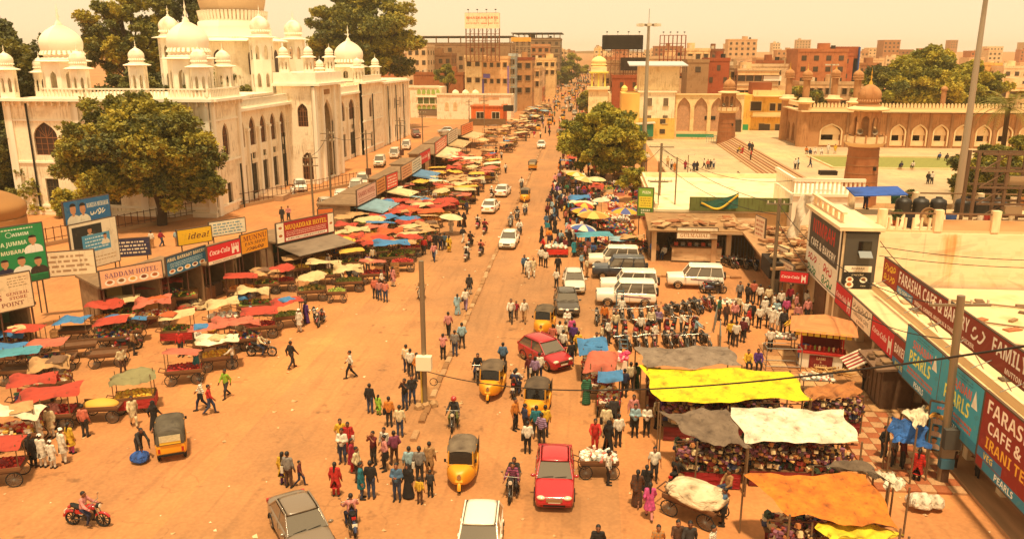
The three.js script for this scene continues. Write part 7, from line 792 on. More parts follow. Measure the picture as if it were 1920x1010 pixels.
{
  const L = 'at the edge of the palace side market', S = (list, where) => { for (const [x, z, d, c, g, o] of list) cart(x, z, d, c, g, where, o); };
  S([[-22.66,-41.18, 20, 'pink', 'apples'], [-21.66,-43.41, 25, 'white', 'mangoes'], [-23.44,-37.33, 22, 'grey green', 'mangoes', { skirt: '#b8302a' }], [-24.53,-36.05, 12, null, 'grain'], [-26.48,-35, 15, 'red', 'apples', { s: 1.15 }], [-26.8,-32.78, 20, 'white', 'trinkets', { s: 1.15 }], [-25.21,-29.57, 20, 'red', 'apples'], [-28.51,-43.28, 20, null, null], [-31.14,-44.47, 25, null, null], [-26.36,-47.66, 15, 'cream', 'vegetables', { skirt: '#b01f1c' }], [-21.38,-46.63, 25, 'pink', 'clothes'], [-22.12,-46.56, 20, 'pink', 'oranges'], [-21.35,-48.97, 25, 'red', 'apples'], [-20.38,-51.26, 28, 'red', 'limes'], [-20.8,-57.56, 20, 'cream', 'pineapples', { s: 1.1 }], [-18.76,-57.2, 10, null, 'limes', { s: .7 }]], L);
  S([[-28.44,-36.59, 20, 'red', 'clothes'], [-29.02,-38.75, 30, 'tan', 'trinkets'], [-32,-40.29, 15, 'teal', null], [-31.31,-41.64, 20, 'pink', 'clothes'], [-31.11,-42.34, 22, null, null], [-34.27,-44.17, 20, 'red', null], [-34.39,-42.19, 10, 'blue', 'clothes', { h: 1.4 }], [-36.11,-44.75, 10, 'blue', 'clothes', { h: 1.3 }], [-29.87,-46.12, 20, 'red', 'clothes'], [-29.68,-47.34, 20, 'blue', 'vegetables', { h: 1.7 }], [-32.24,-49.45, 20, 'red', 'oranges'], [-31.78,-50.63, 18, 'cream', 'vegetables'], [-33.14,-47.01, 15, 'blue', null, { h: 1.6 }], [-29.52,-50.39, 20, 'pink', 'trinkets'], [-31.2,-53.49, 22, 'red', 'apples'], [-31.03,-55.48, 30, 'red', 'clothes'], [-29.71,-54.93, 25, null, 'vegetables'], [-23.21,-45.5, 25, 'pink', 'vegetables']], 'in the crowded corner below the general store');
  S([[-24.62,-50.52, 25, 'cream', 'parcels'], [-23.69,-53.57, 25, 'cream', 'vegetables', { s: 1.2 }], [-26.22,-57.33, 20, 'red', 'oranges'], [-24.95,-58.9, 22, 'tan', 'vegetables'], [-23.97,-59.74, 20, 'red', 'apples'], [-24.11,-63.75, 25, 'tan', 'mangoes'], [-21.25,-62.04, 20, 'cream', 'pineapples', { s: 1.2 }], [-18.71,-60.25, 15, 'cream', 'limes', { s: 1.1 }], [-25.06,-69.18, 25, 'cream', 'limes'], [-23.17,-66.5, 20, 'red', 'mangoes'], [-22.07,-69.47, 25, 'yellow', 'clothes'], [-17.42,-62.73, 15, 'pink', 'apples', { s: 1.1 }], [-17.28,-68.56, 15, 'blue', 'vegetables', { s: 1.25, h: 2.2 }], [-15.87,-66.65, 10, null, 'apples'], [-20.24,-66.23, 20, 'yellow', 'vegetables'], [-19.92,-70.27, 10, 'orange', null], [-16.35,-72.05, 12, 'red', 'apples']], 'before the grey awning hotel');
  const q = rng(313), used = [], cs = ['red', 'red', 'orange', 'red', 'pink', 'orange', 'cream', 'tan', 'blue'], gs = ['apples', 'vegetables', 'oranges', 'limes', 'mangoes', 'clothes'];
  const fillc = (n, zr, xr, cols, where, gap) => { let k = 0, t = 0; while (k < n && t++ < 3000) { const z = zr[0] + (zr[1] - zr[0]) * q(), x = xr(z)[0] + (xr(z)[1] - xr(z)[0]) * q(); if (used.some(p => Math.hypot(p[0] - x, p[1] - z) < gap)) continue; used.push([x, z]); k++; cart(x, z, q() * 50 - 10, cols[Math.floor(q() * cols.length)], gs[Math.floor(q() * 6)], where, { s: 1 + q() * .3 }); } };
  fillc(46, [-69, -92], z => [-26 + (-z - 71) * .06, -16.2 + (-z - 71) * .06], cs, 'in the dense red canopied market', 1.6);
  fillc(44, [-92, -140], z => [-25 + (-z - 92) * .02, -14.2 - (-z - 92) * .01], ['cream', 'cream', 'red', 'tan', 'orange', 'yellow', 'white', 'pale blue', 'pink'], 'in the far fruit market', 2.1);
  fillc(18, [-140, -200], z => [-24, -15], ['tan', 'cream', 'tan', 'white', 'brown'], 'at the far end of the fruit market', 3);
  fillc(34, [-190, -300], z => [-20, -14], ['tan', 'cream', 'pale blue', 'brown'], 'on the palace side of the hazy street', 2.3);
  // mosque side stalls
  S([[0.45,-44.18, 88, 'blue', 'trinkets', { h: 2.0 }], [0.92,-41.76, 88, 'pink', 'trinkets', { s: 1.1, h: 2.0 }], [1.34,-39.43, 86, 'blue', 'trinkets', { h: 2.1, side: '#a82420' }], [-2.86,-73.34, 5, null, 'parcels', { skirt: '#d8301f', s: 1.05 }], [0.73,-32.75, 5, null, 'parcels', { s: .85 }], [0.55,-74.08, 0, 'teal', 'clothes', { s: 1.5, h: 2.1 }], [-1.13,-95.43, 10, 'blue', 'clothes', { s: 1.3 }], [-0.76,-91.52, 10, 'white', 'clothes', { s: 1.3 }], [-2.64,-117.44, 10, 'cream', 'clothes', { s: 1.2 }], [-1.65,-114.06, 10, 'white', 'trinkets', { s: 1.1 }], [2.66,-83.22, 60, null, 'clothes', { s: 1.2 }], [3.67,-80.77, 70, null, 'clothes', { s: 1.2 }], [2.16,-85.87, 60, null, 'clothes'], [0.45,-85.71, 40, null, 'clothes', { s: 1.1 }], [3.24,-76.07, 0, 'pale blue', 'clothes', { h: 1.3 }], [4.26,-76.16, 0, 'tan', 'vegetables', { h: 1.5 }], [1.14,-104.19, 80, 'red', 'clothes', { s: 1.1 }], [-3.82,-130.3, 20, 'blue', 'clothes'], [-2.62,-134.27, 20, 'red', 'clothes'], [-0.27,-109.56, 40, 'red', 'trinkets']], 'on the mosque side');
  fillc(16, [-120, -185], z => [1, 6], ['blue', 'red', 'cream', 'tan'], 'under the round tree', 3);
}
// garden umbrellas with panels in two colours
function umbrella(x, z, r, c1, c2, label, h = 2.1) { const U = thing('market_umbrella', label, 'umbrella', x, 0, z); cyl(U, 'pole', STEEL, 0, h / 2, 0, .03, h); const g = cg('ump', () => { const a = Math.PI / 8, P = [], I = []; for (let i = 0; i <= 4; i++) { const t = i / 4, rr_ = t, y = .32 * (1 - t * t) + (t > .9 ? -.05 : 0); for (const s of [-1, 0, 1]) { const w = s * a * .995; P.push(Math.sin(w) * rr_, y - (s === 0 ? .035 * t : 0), Math.cos(w) * rr_); } } for (let i = 0; i < 4; i++) for (let j = 0; j < 2; j++) { const o = i * 3 + j; I.push(o, o + 3, o + 1, o + 1, o + 3, o + 4); } const G = new THREE.BufferGeometry(); G.setAttribute('position', new THREE.Float32BufferAttribute(P, 3)); G.setIndex(I); G.setAttribute('uv', new THREE.BufferAttribute(new Float32Array(30), 2)); G.computeVertexNormals(); return G; }); for (let i = 0; i < 8; i++) { const p = mesh(U, 'canopy_panel', g, cloth(i % 2 ? c1 : c2), 0, h - .2, 0, 0, i * Math.PI / 4, 0); p.scale.set(r, r * .75, r); } mesh(U, 'finial', CYL6, STEEL, 0, h + .1 * r, 0).scale.set(.03, .2, .03); U.rotation.z = (x * 7 % 3 - 1) * .05; return U; }
umbrella(...[-14.32,-81.6], 1.25, '#efe3b8', '#e6d9a8', 'plain cream umbrella over a cart on the palace side'); umbrella(...[-2.1,-114.02], 1.6, '#e8c23c', '#f0e3b4', 'yellow and cream umbrella near the round tree'); umbrella(...[-0.85,-109.51], 1.6, '#efe0a8', '#d9c070', 'pale yellow umbrella beside the tin shelter'); umbrella(...[0.88,-109.67], 1.4, '#e9dca0', '#efe4b8', 'cream umbrella before the tin shelter'); umbrella(...[-0.7,-86.16], 1.5, '#e6b838', '#7a5aa8', 'yellow and violet umbrella in the market'); umbrella(...[0.45,-84.07], 1.7, '#e0a04a', '#c8d070', 'orange and green umbrella in the market'); umbrella(...[3.89,-86.6], 1.5, '#e6b838', '#5a6ab0', 'yellow and blue umbrella behind the green advertisement'); umbrella(...[-0.69,-77.49], 1.3, '#4a6ab8', '#f0e6d0', 'blue and white umbrella beside the teal canopy'); umbrella(...[-0.75,-89.97], 1.2, '#c84a3a', '#e8c84a', 'red and yellow umbrella behind the white canopy'); umbrella(...[1.56,-93.35], 1.1, '#f0e6d0', '#e6d8b8', 'small white umbrella among the heaped stalls');
// tarpaulins on poles: corners in order, cloth with folds, a wall of hung goods below
function tarp(label, hex, cs, sag, o = {}) {
  const c0 = cs.reduce((a, p) => a.add(V(...p).multiplyScalar(.25)), V(0, 0, 0)), T = thing('tarpaulin_stall', label, 'stall', c0.x, 0, c0.z), q = rng(Math.round(cs[0][0] * 100)), N = 18, P = [], I = [], ph = q() * 6;
  for (let j = 0; j <= N; j++) for (let i = 0; i <= N; i++) { const u = i / N, v = j / N, p = V(...cs[0]).multiplyScalar((1 - u) * (1 - v)).add(V(...cs[1]).multiplyScalar(u * (1 - v))).add(V(...cs[2]).multiplyScalar(u * v)).add(V(...cs[3]).multiplyScalar((1 - u) * v)); const e = Math.max(Math.pow(2 * u - 1, 8), Math.pow(2 * v - 1, 8)); p.y += -sag * (16 * u * (1 - u) * v * (1 - v)) + .06 * Math.sin(u * 11 + v * 5 + ph) * Math.sin(v * 7 + ph) + .05 * Math.abs(Math.sin((u * 3 + v * 2 + ph) * 3)) + .03 * Math.sin(u * 31 + v * 9) - .12 * e; p.x += .12 * Math.sin(v * 9 + ph) * e; p.z += .12 * Math.sin(u * 9 + ph) * e; P.push(p.x - c0.x, p.y, p.z - c0.z); }
  for (let j = 0; j < N; j++) for (let i = 0; i < N; i++) { const a = j * (N + 1) + i; I.push(a, a + N + 1, a + 1, a + 1, a + N + 1, a + N + 2); }
  const g = new THREE.BufferGeometry(); g.setAttribute('position', new THREE.Float32BufferAttribute(P, 3)); g.setIndex(I); g.computeVertexNormals(); uvm(g); mesh(T, 'tarpaulin', g, cloth(hex));
  for (const p of cs) cyl(T, 'pole', dull('#8a6a48'), p[0] - c0.x, p[1] / 2 - .05, p[2] - c0.z, .04, p[1]);
  if (!o.bare) { const w = Math.hypot(cs[1][0] - cs[0][0], cs[1][2] - cs[0][2]), d = Math.hypot(cs[3][0] - cs[0][0], cs[3][2] - cs[0][2]); for (const [zz, k] of [[d * .25, 0], [-d * .25, 1]]) { bx(T, 'table', WOOD, 0, .75, zz, w * .8, .08, d * .3); bx(T, 'table_cloth', cloth(o.skirt || '#8a2420'), 0, .4, zz + d * .15, w * .8, .7, .04); const s = mesh(T, 'stock', boxes(['#8a3024', '#b89a70', '#5a2430', '#a86a30', '#303a5c', '#cdb88e', '#3a503a', '#2c2422'], 220, 'tb' + k + label.length, w * .78, d * .28, .3, .2), VC, 0, .8, zz); s.userData.kind = 'stuff'; } const h = mesh(T, 'hanging_wares', boxes(['#8a3a2a', '#c8a060', '#5a2a3a', '#3a2a24', '#d9c090', '#a86a3a', '#7a4a5a'], 260, 'hw' + label.length, w * .86, .5, .9, .14), VC, 0, 1.25, d * .36); h.userData.kind = 'stuff'; bx(T, 'hanging_rail', RUST, 0, 2.1, d * .36, w * .9, .04, .04); }  // table stock colours are darkened to paint in the shade under the tarpaulin
  return T;
}
const C4 = (h, a, b, c, d) => [a, b, c, d].map((p, i) => [p[0], Array.isArray(h) ? h[i] : h, p[1]]);
tarp('grey canvas sheet stretched between the motorcycles and the yellow one', '#8c7c6c', C4(2.6, [2.77,-42.33], [7.94,-43.16], [8.13,-40.28], [3.22,-39.51]), .12); tarp('bright yellow tarpaulin roof over packed stalls', '#f2dc10', C4(2.4, [2.94,-40.07], [10.57,-40.27], [10.69,-36.75], [3.52,-35.58]), .16); tarp('dark grey tarpaulin joined to a white one over trinket stalls', '#7c6a58', C4(2.4, [3.52,-34.4], [6.65,-35.28], [6.88,-31.48], [4.81,-31.67]), .18, { skirt: '#a81f24' }); tarp('large white tarpaulin over clothing racks', '#efe7cf', C4(2.4, [6.67,-35.4], [11.83,-35.59], [11.7,-32.32], [6.89,-31.86]), .12); tarp('big orange tarpaulin roof over hanging wares', '#dd7f1c', C4(2.6, [6.19,-28.71], [10.89,-29.24], [10.8,-25.43], [7.27,-25.96]), .2); tarp('lemon yellow tarpaulin strip below the orange one', '#e8cf2c', C4(2.3, [8.09,-26.05], [10.22,-26.12], [11.12,-25.45], [8.41,-24.91]), .08, { bare: 1 }); tarp('brown canvas sheet behind the orange tarpaulin', '#6f5d4a', C4(2.5, [9.04,-29.76], [11.18,-30.67], [11.6,-28.78], [10.86,-29.36]), .1, { bare: 1 }); tarp('white sheet slung beside the brown canvas', '#efe6cc', C4(2.2, [11.52,-30.21], [12.3,-30.11], [12.44,-29.01], [11.57,-28.85]), .08, { bare: 1 }); tarp('blue plastic sheet hanging off the cream canvas by the leaning pole', '#2c6cc4', C4([2.7, 2.7, 1.7, 1.9], [13.44,-34.35], [14.75,-33.83], [14.94,-33.42], [13.39,-33.68]), .1, { bare: 1 }); tarp('cream canvas over the blue plastic sheet', '#efe0bf', C4(2.8, [14.11,-34.76], [15.48,-35.46], [15.11,-33.97], [14.14,-33.04]), .08, { bare: 1 }); tarp('ochre canvas tied to the leaning pole', '#d99a3a', C4(2.9, [15.33,-35.22], [16.42,-35.1], [16.02,-33.95], [15.09,-33.97]), .08, { bare: 1 }); tarp('orange edged grey cover over a bangle stall', '#b8763c', C4(2.2, [10.85,-38.53], [13.63,-39.62], [13.55,-37.87], [10.82,-36.97]), .06);
{ // handcart piled with cream sacks
  const C = cart(...[4.57,-29.73], -35, null, null, 'before the orange tarpaulin', { s: 1.15 }); C.name = numbered('sack_cart'); C.userData.label = 'handcart bulging with a huge cream canvas bundle'; delete C.userData.group; const g = mergeVertices(new THREE.IcosahedronGeometry(1, 9).deleteAttribute('uv').deleteAttribute('normal')), p = g.attributes.position, q = fbm(64, 4, 8, 4); for (let i = 0; i < p.count; i++) { const k = 1 + .5 * (q(p.getX(i) * 22 + 40, p.getZ(i) * 22 + p.getY(i) * 17 + 40) - .5) + .05 * Math.sin(p.getX(i) * 9 + p.getZ(i) * 7); p.setXYZ(i, Math.sign(p.getX(i)) * Math.pow(Math.abs(p.getX(i)), .7) * k, Math.max(-.3, p.getY(i)) * k, Math.sign(p.getZ(i)) * Math.pow(Math.abs(p.getZ(i)), .7) * k); } g.computeVertexNormals(); mesh(C, 'canvas_bundle', uvm(g), cloth('#e8d6b2'), 0, 1.05, 0).scale.set(1.1, .42, .68);
  const blob = (name, label, x, z, s, hex, y = 0) => { const o = thing(name, label, 'sack', x, y, z); const m = mesh(o, 'sack', g, cloth(hex), 0, s * .3, 0); m.scale.set(s, s * .7, s * .8); mesh(o, 'knot', CYL6, cloth(hex), 0, s * .95, 0).scale.set(s * .12, s * .3, s * .12); return o; };
  blob('white_sack', 'large white sack bundle at the foot of the leaning pole', ...[13.79,-31.13], .5, '#efe6d0', .2); blob('white_sack', 'smaller white sack beside the large bundle', ...[14.36,-31.19], .42, '#e9dec6', .2); blob('blue_sack', 'full blue plastic sack carried by the bending porter', ...[-20.2,-31.93], .42, '#2c5cb4', .1); blob('white_sack', 'white bag lying beside the bare carts', ...[-30.42,-56.93], .6, '#eee2ca');
  // lassi kiosk
  const K = thing('lassi_kiosk', 'red juice kiosk with a tan pitched roof and painted counter', 'kiosk', 14.2, 0, -47.6, -.25), ks = print(256, 128, (k, w, h) => { fill(k, '#7a1814', 0, 0, w, h); tx(k, 'LASSI', 128, 28, 34, '#f0d8a0', 'bold', 'serif'); tx(k, '&', 128, 62, 24, '#f0d8a0', 'bold', 'serif'); tx(k, 'FALUDA', 128, 98, 34, '#f0d8a0', 'bold', 'serif'); });
  bx(K, 'counter', mat('#f0e4cc'), 0, .5, .7, 2.4, 1, .9); sign(K, 'counter_sign', ks, 0, .5, 1.17, 1.3, .8, 0, .04); bx(K, 'counter_top', mat('#b8241c'), 0, 1.06, .7, 2.7, .12, 1.15); bx(K, 'back_wall', mat('#7a1c18'), 0, 1.2, -.9, 2.4, 2.4, .1); for (const a of [-1.15, 1.15]) for (const b of [-.85, 1.0]) cyl(K, 'post', mat('#b8241c'), a, 1.25, b, .05, 2.5); mesh(K, 'roof', new THREE.ConeGeometry(2.3, .75, 4).rotateY(Math.PI / 4), dull('#d98f58'), 0, 2.75, 0).scale.set(1.15, 1, .95); for (let i = 0; i < 9; i++) bx(K, 'valance_flag', mat(i % 2 ? '#e8c040' : '#d9a82c'), -1.4 + i * .35, 2.3, 1.45, .28, .3, .02); for (let i = 0; i < 8; i++) cyl(K, 'glass_jar', mat(['#e8d8a0', '#c8503a', '#8aa84a'][i % 3], { r: .2 }), -.9 + i * .26, 1.25, .8, .07, .26); cyl(thing('blue_drum', 'blue plastic water drum beside the red kiosk', 'drum', ...((a) => [a[0], 0, a[1]])([13.42,-48.35])), 'barrel', mat('#2f62a8', { r: .5 }), 0, .45, 0, .32, .9);
  const k2 = thing('corner_stall', 'wooden stall with a red striped awning below the bakery boards', 'kiosk', 15.9, 0, -42.3, SD); bx(k2, 'cabin', dull('#6a4a30'), 0, 1.1, -.4, 2.6, 2.2, 1.6); bx(k2, 'roof', dull('#8a6a50'), 0, 2.35, -.3, 3, .12, 2.3, 0, .08); for (let i = 0; i < 9; i++) bx(k2, 'awning_stripe', cloth(i % 2 ? '#a82a24' : '#efe0c4'), -1.9 + i * .2, 1.9, 1.1, .2, .05, 1.2, 0, .5); for (let i = 0; i < 4; i++) bx(k2, 'door', dull('#7a5a40'), -.9 + i * .6, 1.1, .42, .4, 1.7, .06); for (let i = 0; i < 12; i++) bx(k2, 'roof_scrap', dull(['#7a5a3a', '#5a4030', '#a8845c'][i % 3]), -1.2 + (i * .37) % 2.5, 2.48, -1 + (i * .53) % 1.6, .5, .08, .3, i);
  // log pile, pavement tiles, slabs
  const lp = thing('wood_pile', 'heap of split firewood logs on the paving before the stall', 'firewood', ...((a) => [a[0], 0, a[1]])([14.46,-46.01])), r = rng(64); for (let i = 0; i < 28; i++) { const a = r() * 3, x = (r() - .5) * 2, z = (r() - .5) * 1.1, y = .07 + r() * .3 * (1 - Math.abs(x)); bar(lp, 'log', dull(['#d9a35c', '#c48a48', '#e2b878'][i % 3]), V(x - Math.cos(a) * .4, y, z - Math.sin(a) * .4), V(x + Math.cos(a) * .4, y + .05, z + Math.sin(a) * .4), .06); }
  const pv = tag(new THREE.Group(), '', '', '', 'structure'); pv.name = 'tiled_pavement'; pv.position.set(14.6, 0, -35); scene.add(pv); const ta = [dull('#b8683c'), dull('#d3a272')]; for (let i = 0; i < 6; i++) for (let j = 0; j < 13; j++) bx(pv, 'tile', ta[(i + j) % 2], -1.7 + i * .62, .05 + r() * .008, -5.2 + j * .62, .6, .1, .6);
  const sp = tag(new THREE.Group(), '', '', '', 'structure'); sp.name = 'slab_pavement'; sp.position.set(14.2, 0, -45); scene.add(sp); const sb = [dull('#cf9c66'), dull('#c08a55'), dull('#daa972'), dull('#b57d4b')]; for (let i = 0; i < 6; i++) for (let j = 0; j < 11; j++) if (r() > .08) bx(sp, 'paving_slab', sb[Math.floor(r() * 4)], -2.6 + i * .98, .03 + r() * .02, -5 + j * .98, .94, .08, .94, (r() - .5) * .05, (r() - .5) * .03, (r() - .5) * .03);
  const kb = tag(new THREE.Group(), '', '', '', 'structure'); kb.name = 'shop_kerb'; kb.position.set(7, 0, -68); scene.add(kb); for (let i = 0; i < 8; i++) bx(kb, 'kerb_stone', sb[i % 4], -1.2 + i * .95, .08, 1.2 - .1 * i * .2, .9, .18, .3, .02 * i); for (let i = 0; i < 9; i++) bx(kb, 'kerb_stone', sb[i % 4], -1.7, .08, .6 - i * .95, .3, .18, .9);
  // iron barrier beside the motorcycles; cafe tables; tool racks; counters
  for (const [p, d] of [[[8.96,-54.29], 78], [[8.68,-50.49], 82]]) { const B = thing('iron_barrier', d === 78 ? 'long grey tubular barrier beside the motorcycle rows' : 'second grey tubular barrier continuing the first', 'barrier', p[0], 0, p[1], d * Math.PI / 180); for (const y of [.2, .6, 1.1]) bar(B, 'rail', metal('#8a9088'), V(-1.6, y, 0), V(1.6, y, 0), .03); for (let i = 0; i < 5; i++) cyl(B, 'upright', metal('#8a9088'), -1.6 + i * .8, .55, 0, .03, 1.1); }
  for (let i = 0; i < 2; i++) { const B = thing('ladder_rack', i ? 'tall blue grey ladder leaning by the parked motorcycles' : 'blue grey folding ladder beside a white jeep', 'ladder', ...((a) => [a[0], 0, a[1]])(i ? [2.29,-45.7] : [2.44,-56.07])); for (const s of [-.3, .3]) bar(B, 'stile', metal('#5a7480'), V(s, 0, 0), V(s * .7, 1.9, -.3), .04); for (let k = 0; k < 7; k++) bar(B, 'rung', metal('#5a7480'), V(-.28, .2 + k * .25, -.03 - k * .04), V(.28, .2 + k * .25, -.03 - k * .04), .025); }
  for (let i = 0; i < 3; i++) { const B = thing('snack_table', ['steel snack counter with pots before the corner cafe', 'white covered snack table in the cafe crowd', 'low wooden table with goods beside the yellow tarpaulin'][i], 'table', ...((a) => [a[0], 0, a[1]])([[12.31,-49.85], [10.35,-57.07], [12.8,-43.11]][i])); bx(B, 'table_top', i === 1 ? mat('#efe4cc') : STEEL, 0, .85, 0, 1.8, .06, .9); for (const a of [-.8, .8]) for (const b of [-.38, .38]) cyl(B, 'leg', RUST, a, .42, b, .03, .85); for (let k = 0; k < 6; k++) cyl(B, 'cooking_pot', k % 2 ? STEEL : mat('#c8b090'), -.7 + k * .28, 1.0, (k % 2) * .2 - .1, .12, .24); const s = mesh(B, 'stock', GOODS.parcels(), VC, 0, .85, 0); s.scale.set(.9, .6, .8); s.userData.kind = 'stuff'; }
  const fr = thing('steel_trolley', 'empty steel frame trolley between the cafe crowd and yellow tarpaulin', 'trolley', ...((a) => [a[0], 0, a[1]])([11.69,-46.59])); for (const a of [-1, 1]) for (const b of [-.5, .5]) cyl(fr, 'upright', STEEL, a, .7, b, .03, 1.4); for (const y of [.3, 1.4]) { for (const b of [-.5, .5]) bar(fr, 'rail', STEEL, V(-1, y, b), V(1, y, b), .025); for (const a of [-1, 1]) bar(fr, 'rail', STEEL, V(a, y, -.5), V(a, y, .5), .025); }
  const ice = thing('toy_stand', 'small stand of pink and white toys beside the blue covered cart', 'stand', ...((a) => [a[0], 0, a[1]])([2.22,-45.52])); bx(ice, 'box', mat('#efe4d0'), 0, .3, 0, .6, .6, .5); const s2 = mesh(ice, 'toys', boxes(['#d94a7a', '#f3e6d8', '#e8607a'], 40, 'toy', .6, .5, .5, .2), VC, 0, .6, 0); s2.userData.kind = 'stuff';
  for (const [x, z] of [[6.53,-32.28]]) { const d = thing('tin_bucket', 'round brown tin drum beside the seated vendor', 'drum', x, 0, z); cyl(d, 'barrel', dull('#9a6a48'), 0, .25, 0, .26, .5); cyl(d, 'lid', dull('#c89a70'), 0, .52, 0, .27, .05); }
  const eb = thing('electric_cabinet', 'stacked electric meter cabinets at the foot of the leaning pole', 'cabinet', ...((a) => [a[0], 0, a[1]])([15.69,-33.47])); bx(eb, 'cabinet', mat('#8a7a64', { r: .6 }), 0, 1.5, 0, .5, .5, .35); bx(eb, 'cabinet', mat('#3a6a80', { r: .6 }), 0, 1.0, .05, .55, .45, .35); bx(eb, 'stand', dull('#6a4a34'), 0, .4, 0, .3, .8, .3); const pb = print(128, 256, (k, w, h) => { fill(k, '#3a8ab0', 0, 0, w, h); tx(k, 'BEAUTY', 64, 24, 20, '#e6604a'); for (let i = 0; i < 5; i++) head(k, 36 + (i % 2) * 56, 70 + i * 34, 15, '#d9b8a0'); }); board('upright_poster', 'narrow blue poster with portraits hung below the leaning pole', pb, ...((a) => [a[0], 2.3, a[1]])([15.67,-34.17]), 1.1, 2.2, -.5, { legs: 1.1 });
}
// strings of wares and stacked chests filling the mosque side market
{ const q = rng(808); for (let i = 0; i < 26; i++) { const z = -76 - q() * 44, x = 1.5 + q() * 5.5, c = ['red', 'blue', 'cream', 'brown', 'pink'][i % 5]; const b = thing('goods_heap', `heap of mixed wares on a low ${c} cloth in the mosque side market`, 'goods', x, 0, z, q() * 3, `${c} ware heaps in the mosque side market`); bx(b, 'ground_cloth', cloth({ red: '#b8402c', blue: '#3a5a9a', cream: '#e6d4ac', brown: '#7a5a40', pink: '#d98a7a' }[c]), 0, .2, 0, 1.9, .4, 1.3); const s = mesh(b, 'stock', GOODS[['clothes', 'trinkets', 'parcels', 'vegetables'][i % 4]](), VC, 0, .38, 0); s.userData.kind = 'stuff'; s.scale.set(1, 1.3, 1.2); } }

{ // crates, baskets and folded sheets lying about between the carts
  const q = rng(4141), cr = cg('crate', () => { const L = []; for (let j = 0; j < 3; j++) for (const s of [-1, 1]) L.push(boxG(.6, .1, .02, 0, .07 + j * .13, s * .21), boxG(.02, .1, .42, s * .3, .07 + j * .13, 0)); L.push(boxG(.58, .03, .4, 0, .03, 0)); return merge(L); }), bk = cg('bask', () => lathe([[.01, .02], [.2, .02], [.3, .26], [.33, .28], [.28, .24], [.01, .2]], 12)), sh = canopyG(3);
  const spot = () => q() < .5 ? [-34 + q() * 11, -44 - q() * 16] : [-27 + q() * 11, -58 - q() * 44];
  for (let i = 0; i < 44; i++) { const [x, z] = spot(), k = i % 3, c = ['red', 'blue', 'cream', 'orange', 'brown'][i % 5]; if (k === 0) { const n = 1 + Math.floor(q() * 3), o = thing('fruit_crate', `slatted wooden fruit crate stack ${['', 'one', 'two', 'three'][n]} high among the palace side carts`, 'crate', x, 0, z, q() * 3, `crate stacks ${n} high on the palace side`); for (let j = 0; j < n; j++) mesh(o, 'crate', cr, dull('#c08a52'), 0, j * .42, 0, 0, q() * .4, 0); } else if (k === 1) { const o = thing('cane_basket', `round cane basket of ${c} produce among the palace side carts`, 'basket', x, 0, z, 0, `${c} baskets on the palace side`); mesh(o, 'basket', bk, dull('#a8763c')); const s = mesh(o, 'produce', GOODS[['apples', 'limes', 'mangoes', 'oranges', 'pineapples'][i % 5]](), VC, 0, .18, 0); s.scale.set(.26, .5, .42); s.userData.kind = 'stuff'; } else { const o = thing('folded_sheet', `crumpled ${c} plastic sheet lying among the palace side carts`, 'tarpaulin', x, 0, z, q() * 3, `${c} crumpled sheets`); const m = mesh(o, 'sheet', sh, cloth(CANC[c]), 0, .42, 0); m.scale.set(.7, 3.2, .8); bx(o, 'load', dull('#8a6844'), 0, .2, 0, .9, .36, .7); } }
}
